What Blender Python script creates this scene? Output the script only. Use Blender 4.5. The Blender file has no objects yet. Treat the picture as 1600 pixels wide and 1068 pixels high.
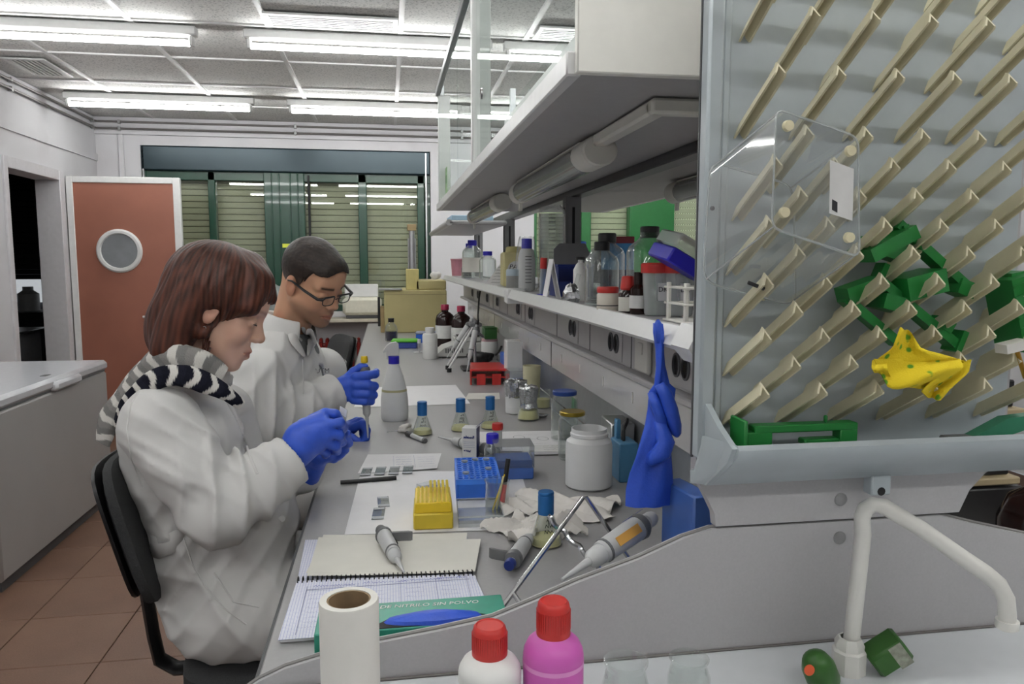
import bpy, bmesh, math, random
import numpy as np
from mathutils import Vector, Matrix
random.seed(7); rng = np.random.default_rng(7)
PI = math.pi
SC = bpy.context.scene
COL = SC.collection
# ------------------------------------------------------------------ camera
F = 1180.0; CH = 1.45
cam_d = bpy.data.cameras.new('camera'); cam = bpy.data.objects.new('camera', cam_d); COL.objects.link(cam)
PITCH = math.atan((534 - 410) / F); YAW = math.atan((800 - 605) / F * math.cos(PITCH))
cam.location = (0, 0, CH); cam.rotation_euler = (PI / 2 - PITCH, 0, -YAW)
cam_d.sensor_width = 36; cam_d.lens = 36 * F / 1600; cam_d.clip_start = 0.02
SC.camera = cam
# ------------------------------------------------------------------ world, exposure
w = bpy.data.worlds.new('world'); SC.world = w; w.use_nodes = True
w.node_tree.nodes['Background'].inputs[0].default_value = (0.75, 0.8, 0.85, 1)
w.node_tree.nodes['Background'].inputs[1].default_value = 0.25
SC.view_settings.view_transform = 'Standard'; SC.view_settings.look = 'None'
SC.view_settings.exposure = 0.42; SC.view_settings.gamma = 1; SC.view_settings.use_curve_mapping = False
LAMP_W = 11.0; TUBE_E = 27.0
# measuring helpers: where a line of sight meets a real plane of the room
_sy, _cy, _sp, _cp = math.sin(YAW), math.cos(YAW), math.sin(PITCH), math.cos(PITCH)
_R = Vector((_cy, -_sy, 0)); _U = Vector((_sy * _sp, _cy * _sp, _cp)); _W = Vector((_sy * _cp, _cy * _cp, -_sp))
def Q(px, py, x=None, y=None, z=None):
    d = _W + _R * ((px - 800) / F) + _U * ((534 - py) / F)
    t = (z - CH) / d.z if z is not None else (y / d.y if y is not None else x / d.x)
    return Vector((0, 0, CH)) + d * t
# ------------------------------------------------------------------ materials
def lin(h):
    if isinstance(h, str):
        h = h.lstrip('#'); h = [int(h[i:i + 2], 16) / 255 for i in (0, 2, 4)]
    return tuple(((c / 12.92) if c <= .04045 else ((c + .055) / 1.055) ** 2.4) for c in h) + (1,)
MATS = {}
def mat(name, col, rough=.5, metal=0, noise=.06, scale=30, bump=0, bscale=200, spec=.5, sss=0, emit=0, alpha=1, coat=0):
    if name in MATS: return MATS[name]
    m = bpy.data.materials.new(name); m.use_nodes = True; N = m.node_tree.nodes; L = m.node_tree.links
    b = N['Principled BSDF']; c = lin(col)
    b.inputs['Base Color'].default_value = c; b.inputs['Roughness'].default_value = rough
    b.inputs['Metallic'].default_value = metal; b.inputs['Specular IOR Level'].default_value = spec
    b.inputs['Alpha'].default_value = alpha; b.inputs['Coat Weight'].default_value = coat
    if sss: b.inputs['Subsurface Weight'].default_value = sss; b.inputs['Subsurface Radius'].default_value = (.012, .005, .003); b.inputs['Subsurface Scale'].default_value = .6
    if emit: b.inputs['Emission Color'].default_value = c; b.inputs['Emission Strength'].default_value = emit
    tc = N.new('ShaderNodeTexCoord')
    if noise:
        n = N.new('ShaderNodeTexNoise'); n.inputs['Scale'].default_value = scale; n.inputs['Detail'].default_value = 4
        L.new(tc.outputs['Object'], n.inputs['Vector'])
        r = N.new('ShaderNodeMapRange'); r.inputs['From Min'].default_value = .3; r.inputs['From Max'].default_value = .7
        r.inputs['To Min'].default_value = 1 - noise; r.inputs['To Max'].default_value = 1 + noise
        L.new(n.outputs['Fac'], r.inputs['Value'])
        mx = N.new('ShaderNodeMix'); mx.data_type = 'RGBA'; mx.blend_type = 'MULTIPLY'; mx.inputs[0].default_value = 1
        mx.inputs[6].default_value = c; L.new(r.outputs[0], mx.inputs[7]); L.new(mx.outputs[2], b.inputs['Base Color'])
    if bump:
        n2 = N.new('ShaderNodeTexNoise'); n2.inputs['Scale'].default_value = bscale; n2.inputs['Detail'].default_value = 3
        L.new(tc.outputs['Object'], n2.inputs['Vector'])
        bp = N.new('ShaderNodeBump'); bp.inputs['Strength'].default_value = bump; bp.inputs['Distance'].default_value = .004
        L.new(n2.outputs['Fac'], bp.inputs['Height']); L.new(bp.outputs[0], b.inputs['Normal'])
    MATS[name] = m; return m
def glass(name, tint='ffffff', refl=1.0, rough=.02, edge=.35, ior=1.45, base=.0, fs=.9):
    """thin clear glass or plastic: tinted see-through mixed with a Fresnel sheen, denser where seen edge-on"""
    if name in MATS: return MATS[name]
    m = bpy.data.materials.new(name); m.use_nodes = True; N = m.node_tree.nodes; L = m.node_tree.links
    N.remove(N['Principled BSDF']); out = N['Material Output']
    t = N.new('ShaderNodeBsdfTransparent'); t.inputs[0].default_value = lin(tint)
    d = N.new('ShaderNodeBsdfDiffuse'); d.inputs[0].default_value = lin('dfe4e4')
    g = N.new('ShaderNodeBsdfGlossy'); g.inputs['Roughness'].default_value = rough; g.inputs[0].default_value = (refl, refl, refl, 1)
    lw = N.new('ShaderNodeLayerWeight'); lw.inputs[0].default_value = .5
    mr = N.new('ShaderNodeMapRange'); mr.inputs['To Min'].default_value = base; mr.inputs['To Max'].default_value = edge + base
    L.new(lw.outputs['Facing'], mr.inputs['Value'])
    m1 = N.new('ShaderNodeMixShader'); L.new(mr.outputs[0], m1.inputs[0]); L.new(t.outputs[0], m1.inputs[1]); L.new(d.outputs[0], m1.inputs[2])
    pw_ = N.new('ShaderNodeMath'); pw_.operation = 'POWER'; pw_.inputs[1].default_value = 3.0; L.new(lw.outputs['Facing'], pw_.inputs[0])
    f0 = ((ior - 1) / (ior + 1)) ** 2; fr = N.new('ShaderNodeMath'); fr.operation = 'MULTIPLY_ADD'; fr.inputs[1].default_value = fs; fr.inputs[2].default_value = f0; L.new(pw_.outputs[0], fr.inputs[0])
    m2 = N.new('ShaderNodeMixShader'); L.new(fr.outputs[0], m2.inputs[0]); L.new(m1.outputs[0], m2.inputs[1]); L.new(g.outputs[0], m2.inputs[2])
    L.new(m2.outputs[0], out.inputs[0]); MATS[name] = m; return m
def nodemat(name, fn, rough=.6, spec=.4, bump=None):
    """fn(nodes, links, texcoord) -> colour socket"""
    if name in MATS: return MATS[name]
    m = bpy.data.materials.new(name); m.use_nodes = True; N = m.node_tree.nodes; L = m.node_tree.links
    b = N['Principled BSDF']; b.inputs['Roughness'].default_value = rough; b.inputs['Specular IOR Level'].default_value = spec
    tc = N.new('ShaderNodeTexCoord'); r = fn(N, L, tc)
    L.new(r[0], b.inputs['Base Color'])
    if len(r) > 1:
        bp = N.new('ShaderNodeBump'); bp.inputs['Strength'].default_value = r[2]; bp.inputs['Distance'].default_value = r[3]
        L.new(r[1], bp.inputs['Height']); L.new(bp.outputs[0], b.inputs['Normal'])
    MATS[name] = m; return m
# ------------------------------------------------------------------ geometry
class G:
    def __init__(s): s.v = []; s.f = []
    def add(s, v, f, M=None):
        o = len(s.v)
        s.v += [tuple(M @ Vector(p)) if M else tuple(p) for p in v]; s.f += [tuple(i + o for i in q) for q in f]; return s
    def box(s, a, b, bev=0, M=None):
        a = [min(p, q) for p, q in zip(a, b)]; b = [max(p, q) for p, q in zip(a, b)] if False else [max(p, q) for p, q in zip(a, b)]
        if bev <= 0:
            v = [(x, y, z) for x in (a[0], b[0]) for y in (a[1], b[1]) for z in (a[2], b[2])]
            return s.add(v, [(0, 1, 3, 2), (4, 6, 7, 5), (0, 4, 5, 1), (2, 3, 7, 6), (0, 2, 6, 4), (1, 5, 7, 3)], M)
        bev = min([bev] + [(q - p) * .49 for p, q in zip(a, b)])
        idx = {}; v = []
        for i in (0, 1):
            for j in (0, 1):
                for k in (0, 1):
                    c = [(a, b)[i][0], (a, b)[j][1], (a, b)[k][2]]; sg = [1 - 2 * i, 1 - 2 * j, 1 - 2 * k]
                    for ax in range(3):
                        p = [c[t] + (0 if t == ax else sg[t] * bev) for t in range(3)]
                        idx[i, j, k, ax] = len(v); v.append(tuple(p))
        f = []
        I = lambda t, ax: idx[t[0], t[1], t[2], ax]
        for ax in range(3):
            u, w_ = [t for t in range(3) if t != ax]
            for e in (0, 1):
                q = []
                for (p, r) in ((0, 0), (1, 0), (1, 1), (0, 1)):
                    t = [0, 0, 0]; t[ax] = e; t[u] = p; t[w_] = r; q.append(I(t, ax))
                f.append(tuple(q))
            for p in (0, 1):
                for r in (0, 1):
                    t0 = [0, 0, 0]; t1 = [0, 0, 0]; t0[u] = t1[u] = p; t0[w_] = t1[w_] = r; t1[ax] = 1
                    f.append((I(t0, u), I(t1, u), I(t1, w_), I(t0, w_)))
        for i in (0, 1):
            for j in (0, 1):
                for k in (0, 1): f.append(tuple(idx[i, j, k, t] for t in range(3)))
        return s.add(v, f, M)
    def lathe(s, prof, n=24, M=None, sx=1, sy=1):
        v = []; f = []; rings = []
        for r, z in prof:
            if r <= 1e-6: rings.append([len(v)]); v.append((0, 0, z))
            else:
                rings.append(list(range(len(v), len(v) + n)))
                v += [(r * sx * math.cos(2 * PI * i / n), r * sy * math.sin(2 * PI * i / n), z) for i in range(n)]
        for A, B in zip(rings, rings[1:]):
            for i in range(n):
                j = (i + 1) % n
                if len(A) == 1 and len(B) == 1: continue
                if len(A) == 1: f.append((A[0], B[j], B[i]))
                elif len(B) == 1: f.append((A[i], A[j], B[0]))
                else: f.append((A[i], A[j], B[j], B[i]))
        return s.add(v, f, M)
    def cyl(s, p, q, r, r2=None, n=16):
        p = Vector(p); q = Vector(q); d = q - p; r2 = r if r2 is None else r2
        return s.lathe([(0, 0), (r, 0), (r2, d.length), (0, d.length)], n, Matrix.Translation(p) @ d.to_track_quat('Z', 'Y').to_matrix().to_4x4())
    def tube(s, pts, r, n=8, closed=False, flat=1.0):
        pts = [Vector(p) for p in pts]; m = len(pts); R = r if isinstance(r, (list, tuple)) else [r] * m
        v = []; f = []; nrm = None
        for i, p in enumerate(pts):
            a = pts[i - 1] if (i or closed) else p; b = pts[(i + 1) % m] if (i < m - 1 or closed) else p
            t = (b - a); t = t.normalized() if t.length > 1e-9 else Vector((0, 0, 1))
            if nrm is None:
                nrm = Vector((0, 0, 1)) if abs(t.z) < .9 else Vector((1, 0, 0))
            nrm = (nrm - t * nrm.dot(t)).normalized(); bi = t.cross(nrm)
            v += [tuple(p + (nrm * math.cos(2 * PI * k / n) * flat + bi * math.sin(2 * PI * k / n)) * R[i]) for k in range(n)]
        for i in range(m if closed else m - 1):
            for k in range(n):
                a, b = i * n, ((i + 1) % m) * n; k2 = (k + 1) % n
                f.append((a + k, a + k2, b + k2, b + k))
        if not closed: f.append(tuple(range(n))[::-1]); f.append(tuple(range((m - 1) * n, m * n)))
        return s.add(v, f)
    def prism(s, poly, d, M=None):
        """poly: (x,y) outline in the local XY plane, extruded from z=0 to z=d"""
        n = len(poly); v = [(x, y, 0) for x, y in poly] + [(x, y, d) for x, y in poly]
        f = [tuple(range(n))[::-1], tuple(range(n, 2 * n))] + [(i, (i + 1) % n, n + (i + 1) % n, n + i) for i in range(n)]
        return s.add(v, f, M)
    def sheet(s, P, th=.0004):
        """P[i][j]: grid of points, made a closed thin sheet"""
        nu, nv = len(P), len(P[0]); v = []; f = []
        for k in (0, 1):
            for row in P: v += [(p[0], p[1], p[2] + th * k) for p in row]
        K = nu * nv; I = lambda i, j, k: k * K + i * nv + j
        for i in range(nu - 1):
            for j in range(nv - 1):
                f.append((I(i, j, 1), I(i + 1, j, 1), I(i + 1, j + 1, 1), I(i, j + 1, 1)))
                f.append((I(i, j, 0), I(i, j + 1, 0), I(i + 1, j + 1, 0), I(i + 1, j, 0)))
        for i in range(nu - 1):
            for j in (0, nv - 1): f.append((I(i, j, 0), I(i + 1, j, 0), I(i + 1, j, 1), I(i, j, 1)))
        for j in range(nv - 1):
            for i in (0, nu - 1): f.append((I(i, j, 0), I(i, j + 1, 0), I(i, j + 1, 1), I(i, j, 1)))
        return s.add(v, f)
    def mesh(s, name, m=None, smooth=True, ang=38):
        me = bpy.data.meshes.new(name); me.from_pydata(s.v, [], s.f)
        b = bmesh.new(); b.from_mesh(me); bmesh.ops.recalc_face_normals(b, faces=b.faces); b.to_mesh(me); b.free()
        if smooth:
            me.polygons.foreach_set('use_smooth', [True] * len(me.polygons)); me.set_sharp_from_angle(angle=math.radians(ang))
        if m: me.materials.append(m)
        return me
    def obj(s, name, m, par=None, smooth=True, ang=38, **k):
        return link(name, s.mesh(name, m, smooth, ang), par, **k)
def link(name, me, par=None, label=None, cat=None, group=None, kind=None, loc=None, rz=0):
    o = bpy.data.objects.new(name, me); COL.objects.link(o)
    if par: o.parent = par
    if loc is not None: o.location = loc
    if rz: o.rotation_euler = (0, 0, rz)
    for key, val in (('label', label), ('category', cat), ('group', group), ('kind', kind)):
        if val: o[key] = val
    return o
def thing(name, label, cat, loc=(0, 0, 0), rz=0, group=None, rot=None):
    o = link(name, None, None, label, cat, group, None, loc, rz); o.empty_display_size = .05
    if rot: o.rotation_euler = rot
    return o
def struct(name, g, m, par=None, **k):
    return g.obj(name, m, par, kind=None if par else 'structure', **k)
def sroot(name, label=None):
    return link(name, None, kind='structure', label=label)
def dup(root, loc=None, rz=None, label=None, rot=None):
    r = root.copy(); COL.objects.link(r)
    if loc is not None: r.location = loc
    if rz is not None: r.rotation_euler = (0, 0, rz)
    if rot is not None: r.rotation_euler = rot
    if label: r['label'] = label
    for ch in list(root.children):
        c = ch.copy(); COL.objects.link(c); c.parent = r
        for g in list(ch.children):
            d = g.copy(); COL.objects.link(d); d.parent = c
    return r
def text(name, body, size, m, par=None, loc=(0, 0, 0), rot=(0, 0, 0), ext=.0002, align='CENTER', shear=0):
    c = bpy.data.curves.new(name, 'FONT'); c.body = body; c.size = size; c.extrude = ext; c.align_x = align; c.align_y = 'CENTER'; c.shear = shear
    c.resolution_u = 2; c.materials.append(m)
    tmp = bpy.data.objects.new(name, c); me = bpy.data.meshes.new_from_object(tmp); me.name = name; bpy.data.objects.remove(tmp)
    o = link(name, me, par, loc=loc); o.rotation_euler = rot
    return o
def scribble(g, p0, du, dv, length, amp, n=60, th=.0006, seed=0):
    """one line of handwriting as a thin ribbon on a surface: du along the line, dv up the letters"""
    r = random.Random(seed); P = []; p0 = Vector(p0); du = Vector(du); dv = Vector(dv); nn = du.cross(dv).normalized() * .0003
    t = 0
    runs = [[]]
    for i in range(n):
        if r.random() < .1 and len(runs[-1]) > 3: runs.append([])
        a = amp * (1.7 if r.random() < .15 else 1) * (1 if i % 2 else 0) * r.uniform(.6, 1)
        runs[-1].append(p0 + du * (length * (i + r.uniform(-.3, .3)) / n) + dv * a + nn)
    for ru in runs:
        for a, b in zip(ru, ru[1:]):
            s = (b - a).normalized().cross(nn.normalized()) * th * .5
            g.add([a + s, a - s, b - s, b + s], [(0, 1, 2, 3)])
    return g
# ------------------------------------------------------------------ the room
XL, XR, YB, YN, CZ = -2.57, 4.3, 7.47, -2.4, 2.75
def wallcol(N, L, tc, base='c9c8c9', dark='aeacae'):
    n = N.new('ShaderNodeTexNoise'); n.inputs['Scale'].default_value = 1.7; n.inputs['Detail'].default_value = 6
    L.new(tc.outputs['Object'], n.inputs[0])
    r = N.new('ShaderNodeValToRGB'); r.color_ramp.elements[0].color = lin(dark); r.color_ramp.elements[1].color = lin(base)
    r.color_ramp.elements[0].position = .25; r.color_ramp.elements[1].position = .5; L.new(n.outputs['Fac'], r.inputs[0])
    n2 = N.new('ShaderNodeTexNoise'); n2.inputs['Scale'].default_value = 60; L.new(tc.outputs['Object'], n2.inputs[0])
    return r.outputs[0], n2.outputs['Fac'], .12, .003
m_wall = nodemat('painted_wall', lambda N, L, t: wallcol(N, L, t, 'c9c8cb', 'b9b7ba'), .75)
m_white = mat('white_enamel', 'd9d9d8', .4, noise=.03)
m_offwhite = mat('offwhite_laminate', 'd4d3cc', .42, noise=.03, scale=8)
m_trim = mat('painted_wood_trim', 'c8c6c9', .5, noise=.04)
m_dark = mat('dark_void', '17181a', .7)
m_blk = mat('black_plastic', '18181a', .4)
m_steel = mat('brushed_steel', 'b9babb', .3, metal=1, noise=.05)
m_alu = mat('anodised_aluminium', 'b4b6b9', .38, metal=.75, noise=.04)
# floor of brown tiles
def tilecol(N, L, tc):
    n = N.new('ShaderNodeTexNoise'); n.inputs['Scale'].default_value = 2.5; n.inputs['Detail'].default_value = 5; L.new(tc.outputs['Object'], n.inputs[0])
    n2 = N.new('ShaderNodeTexNoise'); n2.inputs['Scale'].default_value = 180; L.new(tc.outputs['Object'], n2.inputs[0])
    a = N.new('ShaderNodeMath'); a.operation = 'ADD'; L.new(n.outputs['Fac'], a.inputs[0])
    sc = N.new('ShaderNodeMath'); sc.operation = 'MULTIPLY'; sc.inputs[1].default_value = .5; L.new(n2.outputs['Fac'], sc.inputs[0]); L.new(sc.outputs[0], a.inputs[1])
    oi = N.new('ShaderNodeObjectInfo'); s2 = N.new('ShaderNodeMath'); s2.operation = 'MULTIPLY_ADD'; s2.inputs[1].default_value = .18; L.new(oi.outputs['Random'], s2.inputs[0]); L.new(a.outputs[0], s2.inputs[2])
    r = N.new('ShaderNodeValToRGB'); r.color_ramp.elements[0].color = lin('5f4437'); r.color_ramp.elements[1].color = lin('7d6150')
    r.color_ramp.elements[0].position = .45; r.color_ramp.elements[1].position = 1; L.new(s2.outputs[0], r.inputs[0])
    return (r.outputs[0],)
m_tile = nodemat('terracotta_floor_tile', tilecol, .42)
m_grout = mat('dark_grout', '4b362b', .9)
g = G(); g.box((XL - 2.4, YN, -.12), (XR, YB + .2, -.006)); floor = struct('floor', g, m_grout)
T = .405
tile_me = G().box((.0015, .0015, -.012), (T - .0015, T - .0015, 0), .002).mesh('floor_tile', m_tile)
for i in range(-4, 4):
    for j in range(-2, 11):
        x, y = -1.06 + i * T, 2.83 + j * T
        if x < XL - .3: continue
        link('floor_tile', tile_me, floor, loc=(x, y, 0))
# ceiling: grid of mineral tiles on T-bars
def ceilcol(N, L, tc):
    v = N.new('ShaderNodeTexNoise'); v.inputs['Scale'].default_value = 95; v.inputs['Detail'].default_value = 2; L.new(tc.outputs['Object'], v.inputs[0])
    r = N.new('ShaderNodeValToRGB'); r.color_ramp.elements[0].color = lin('b4b4b3'); r.color_ramp.elements[1].color = lin('dcdbd9')
    r.color_ramp.elements[0].position = .36; r.color_ramp.elements[1].position = .47; L.new(v.outputs['Fac'], r.inputs[0])
    return r.outputs[0], v.outputs['Fac'], .3, .004
m_ceil = nodemat('mineral_ceiling_tile', ceilcol, .85)
m_bar = mat('white_tee_bar', 'dedddd', .45, noise=.02)
g = G(); g.box((XL - .2, YN - .2, CZ + .03), (XR + .2, YB + .2, CZ + .13)); ceiling = struct('ceiling', g, m_trim)
TX, TY = .7235, .765; GX = [.097 + i * TX for i in range(-4, 7)]; GY = [4.5 + j * TY for j in range(-9, 5)]
cme = G().box((.012, .012, .006), (TX - .012, TY - .012, .022)).mesh('ceiling_tile', m_ceil)
for x in GX[:-1]:
    for y in GY[:-1]:
        if x < -2.0 and abs(y - 5.265) < .1: pass
        link('ceiling_tile', cme, ceiling, loc=(x, y, CZ))
bx = G().box((-.014, GY[0], -.004), (.014, GY[-1], .012)).mesh('tee_bar', m_bar)
by = G().box((GX[0], -.012, -.003), (GX[-1], .012, .0125)).mesh('tee_bar', m_bar)
for x in GX: link('tee_bar', bx, ceiling, loc=(x, 0, CZ))
for y in GY: link('tee_bar', by, ceiling, loc=(0, y, CZ))
# walls
DY0, DY1, DZ = 5.74, 6.63, 2.13
g = G(); g.box((XL - .16, YN, 0), (XL, DY0, CZ)); g.box((XL - .16, DY1, 0), (XL, YB + .2, CZ)); g.box((XL - .16, DY0, DZ), (XL, DY1, CZ))
struct('wall_left', g, m_wall)
W1 = (-2.20, .427, .98, 2.513); W2 = (1.45, 4.15, .98, 2.513)
g = G()
for a, b in ((XL - .16, W1[0]), (W1[1], W2[0]), (W2[1], XR + .2)): g.box((a, YB, 0), (b, YB + .2, CZ))
for W_ in (W1, W2): g.box((W_[0], YB, 0), (W_[1], YB + .2, W_[2])); g.box((W_[0], YB, W_[3]), (W_[1], YB + .2, CZ))
struct('wall_back', g, m_wall)
g = G(); g.box((XR, YN, 0), (XR + .15, YB, CZ)); struct('wall_right', g, m_wall)
g = G(); g.box((XL - 2.4, YN - .15, 0), (XR + .15, YN, CZ)); struct('wall_near', g, m_wall)
g = G(); g.box((XL, YB - .035, 2.60), (XR, YB, CZ)); g.box((XL, YB - .012, .0), (XL + .19, YB, 2.6)); g.box((-2.38, YB - .03, .9), (-2.335, YB, 2.6), .006)
struct('trim_1', g, m_wall)
g = G(); g.box((XL, YN, 2.36), (XL + .012, YB, 2.42)); struct('trim_2', g, m_wall)
# doorway lining and the dark room beyond
g = G()
for y0, y1 in ((DY0 - .03, DY0 + .03), (DY1 - .03, DY1 + .06)): g.box((XL - .17, y0, 0), (XL + .015, y1, DZ + .05), .004)
g.box((XL - .168, DY0 + .03, DZ - .03), (XL + .013, DY1 - .03, DZ + .05), .004)
struct('trim_3', g, m_trim)
# annex room seen through the doorway
AX = XL - 2.3
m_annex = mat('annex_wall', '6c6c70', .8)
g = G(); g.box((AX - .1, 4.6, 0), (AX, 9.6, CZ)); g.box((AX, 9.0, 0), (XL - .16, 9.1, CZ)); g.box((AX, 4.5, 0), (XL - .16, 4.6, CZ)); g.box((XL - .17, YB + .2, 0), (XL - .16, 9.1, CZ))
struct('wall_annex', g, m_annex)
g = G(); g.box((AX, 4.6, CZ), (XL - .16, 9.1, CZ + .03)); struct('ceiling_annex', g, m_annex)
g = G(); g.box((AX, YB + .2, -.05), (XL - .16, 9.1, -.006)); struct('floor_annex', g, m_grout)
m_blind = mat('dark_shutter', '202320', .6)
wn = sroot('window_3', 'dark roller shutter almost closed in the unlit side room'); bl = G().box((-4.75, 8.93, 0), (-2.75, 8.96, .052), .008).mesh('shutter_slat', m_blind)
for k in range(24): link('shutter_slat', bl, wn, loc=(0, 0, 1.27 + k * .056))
G().box((-4.75, 8.965, 1.02), (-2.75, 8.975, 1.3)).obj('pane', mat('lit_window_gap', 'c9ced2', .6, emit=.55), wn)
# pipes
def pipe_run(name, z, label):
    t = thing(name, label, 'pipe', (XL, YB, z))
    G().tube([(.025, YN - YB + .2, 0), (.025, -.09, 0), (.035, -.06, 0), (.09, -.06, 0), (3.2, -.06, 0), (6.6, -.06, 0)], .009, 8).obj('conduit', mat('grey_conduit', '75716f', .45, metal=.3), t)
    br = G().box((-.012, -.03, -.018), (.012, .0, .018), .003).mesh('clip', m_steel)
    for x in (.22, 1.75, 3.3): link('clip', br, t, loc=(x, -.04, 0))
    br2 = G().box((0, -.012, -.018), (.03, .012, .018), .003).mesh('clip', m_steel)
    for y in (-.12, -1.6, -3.1): link('clip', br2, t, loc=(.004, y, 0))
pipe_run('wall_conduit', 2.705, 'upper of the two thin grey pipes running under the ceiling')
pipe_run('wall_conduit', 2.645, 'lower of the two thin grey pipes running under the ceiling')
# windows with green frames and roller shutters
m_green = mat('green_lacquered_frame', '14402f', .28, noise=.05, coat=.3)
m_gbox = mat('blue_green_shutter_box', '22333a', .3, metal=.35, noise=.08, scale=3)
m_slat = mat('khaki_shutter_slat', 'b2b39c', .55, noise=.05, scale=6)
m_pane = glass('window_glass', 'f1f3f0', .9, .0, .03, 1.5)
def window(name, W_, bars, shutters, label):
    x0, x1, z0, z1 = W_; wn = sroot(name, label)
    G().box((x0, YB + .0, z1 - .222), (x1, YB + .16, z1), .012).obj('shutter_box', m_gbox, wn)
    g = G(); g.box((x0, YB + .06, z0), (x0 + .04, YB + .14, z1 - .22), .004); g.box((x1 - .04, YB + .06, z0), (x1, YB + .14, z1 - .22), .004)
    g.box((x0, YB + .06, z0), (x1, YB + .14, z0 + .06), .004); g.box((x0, YB + .05, z1 - .30), (x1, YB + .14, z1 - .215), .004)
    g.obj('frame', m_green, wn)
    for a, b, d in bars: G().box((a, YB + .05 - d, z0), (b, YB + .14, z1 - .22), .006).obj('mullion', m_green, wn)
    edges = [x0 + .04] + [v for a, b, d in bars for v in (a, b)] + [x1 - .04]
    for a, b in zip(edges[::2], edges[1::2]):
        G().box((a, YB + .095, z0 + .05), (b, YB + .10, z1 - .25)).obj('pane', m_pane, wn)
    for a, b, mm, ttl in shutters:
        me = G().box((a, YB + .165, 0), (b, YB + .178, .0545), .005).mesh('shutter_slat', mm)
        for k in range(int((z1 - .22 - z0) / .058) + 1): link('shutter_slat', me, wn, loc=(0, 0, z0 + k * .058))
    G().box((x0 - .05, YB + .18, z0 - .05), (x1 + .05, YB + .2, z1 + .05)).obj('backing', m_dark, wn)
    return wn
w1 = window('window_1', W1, [(-1.64, -1.575, .0), (-1.135, -.765, .02), (-.265, -.185, .0), (.30, .37, .0)], [(-2.18, -.95, m_slat, 0), (-.95, .41, m_slat, 0)], 'wide green framed window with closed khaki shutters behind the glass')
for x in (-1.07, -1.0, -.90, -.83): G().box((x, YB + .018, .99), (x + .012, YB + .032, 2.29), .004).obj('bead', m_green, w1)
G().box((-.735, YB + .03, 1.0), (-.715, YB + .07, 2.27)).obj('sash_gap', m_dark, w1)
G().box((-.16 - 2.0, YB + .04, 1.37), (-1.62, YB + .07, 1.40), .004).obj('sill_rail', m_trim, w1)
G().box((.375, YB - .005, .98), (.392, YB + .05, 2.5), .003).obj('guide_rail', m_steel, w1)
G().box((W1[0] + .01, YB + .0, .98), (W1[0] + .026, YB + .03, 2.5), .003).obj('guide_rail', m_steel, w1)
m_slat2 = mat('pale_green_shutter_slat', 'd3d9bd', .55, noise=.04)
m_green2 = mat('bright_green_frame', '1f6b33', .35, noise=.05)
w2 = window('window_2', W2, [(1.95, 2.05, .0), (2.45, 2.93, .02)], [(1.47, 2.9, m_slat2, 0), (2.9, 4.13, m_slat2, 0)], 'green framed window with a pale perforated shutter behind the bench')
for c in w2.children:
    if c.name.startswith(('mullion', 'frame')): c.data.materials[0] = m_green2
hole = G()
for k in range(23):
    for i in range(40): hole.box((2.95 + i * .026, YB + .162, .985 + k * .058 + .045), (2.960 + i * .026, YB + .1655, .985 + k * .058 + .053))
o = hole.obj('slot', mat('daylit_slot', 'dfe8d0', .5, emit=.5), w2, smooth=False); o['kind'] = 'stuff'
s_ = G().box((-.03, -.002, -.018), (.06, 0, .018)).obj('sticker', mat('yellow_sticker', 'd8e04a', .5), None, label='small yellow sticker on the wide green window mullion', cat='sticker'); s_.location = (-.95, YB + .027, 1.61)
# window ledge below, radiator
g = G(); g.box((-2.2, YB - .30, .895), (.47, YB, .925), .004); struct('trim_4', g, mat('beige_window_ledge', 'b9b2a2', .5))
rad = thing('radiator', 'dark red column radiator under the window ledge', 'radiator', (-.92, YB - .16, 0))
m_red = mat('oxblood_radiator', '7a1a14', .4, noise=.08)
for k in range(12):
    x = k * .058; e = G()
    for dy in (-.045, .045): e.tube([(x, dy, .08), (x, dy, .70)], .016, 8)
    e.tube([(x, -.045, .70), (x, -.03, .725), (x, .03, .725), (x, .045, .70)], .017, 8); e.tube([(x, -.05, .09), (x, .05, .09)], .018, 8)
    e.obj('column', m_red, rad)
G().tube([(-.02, 0, .67), (.66, 0, .67)], .024, 10).obj('header', m_red, rad)
for x in (0, .638): G().box((x - .012, -.03, 0), (x + .012, .03, .085)).obj('foot', m_red, rad)
# door standing open
d = sroot('door_1', 'open salmon door with a round porthole and white edging')
hx, dy = XL + .02, 6.70
G().box((hx + .05, dy, .01), (hx + .815, dy + .034, 2.095)).obj('panel', mat('salmon_laminate', '9a6250', .5, noise=.05, scale=5), d)
g = G()
for a, b in (((hx + .0, 0.005), (hx + .05, 2.145)), ((hx + .815, .005), (hx + .87, 2.145)), ((hx + .05, 2.095), (hx + .815, 2.145))): g.box((a[0], dy - .008, a[1]), (b[0], dy + .042, b[1]), .004)
g.obj('edging', m_white, d)
pc = Vector((-2.17, dy, 1.545)); Mx = Matrix.Translation(pc) @ Matrix.Rotation(PI / 2, 4, 'X')
G().lathe([(.138, -.042), (.165, -.042), (.178, -.03), (.178, .012), (.165, .024), (.145, .024), (.138, .012), (.138, -.042)], 40, Mx).obj('porthole_ring', m_white, d)
G().lathe([(0, .003), (.14, .003), (.14, .012), (0, .012)], 32, Mx).obj('porthole_glass', mat('grey_porthole_glass', '83868a', .12, noise=.1, scale=8), d)
hn = G().box((-1.80, dy - .012, .955), (-1.755, dy - .004, 1.16), .003).obj('lock_plate', m_white, d)
G().tube([(-1.78, dy - .005, 1.0), (-1.78, dy - .05, 1.0), (-1.80, dy - .058, 1.0), (-2.0, dy - .06, 1.003)], .011, 8).obj('handle', m_white, hn)
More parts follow.
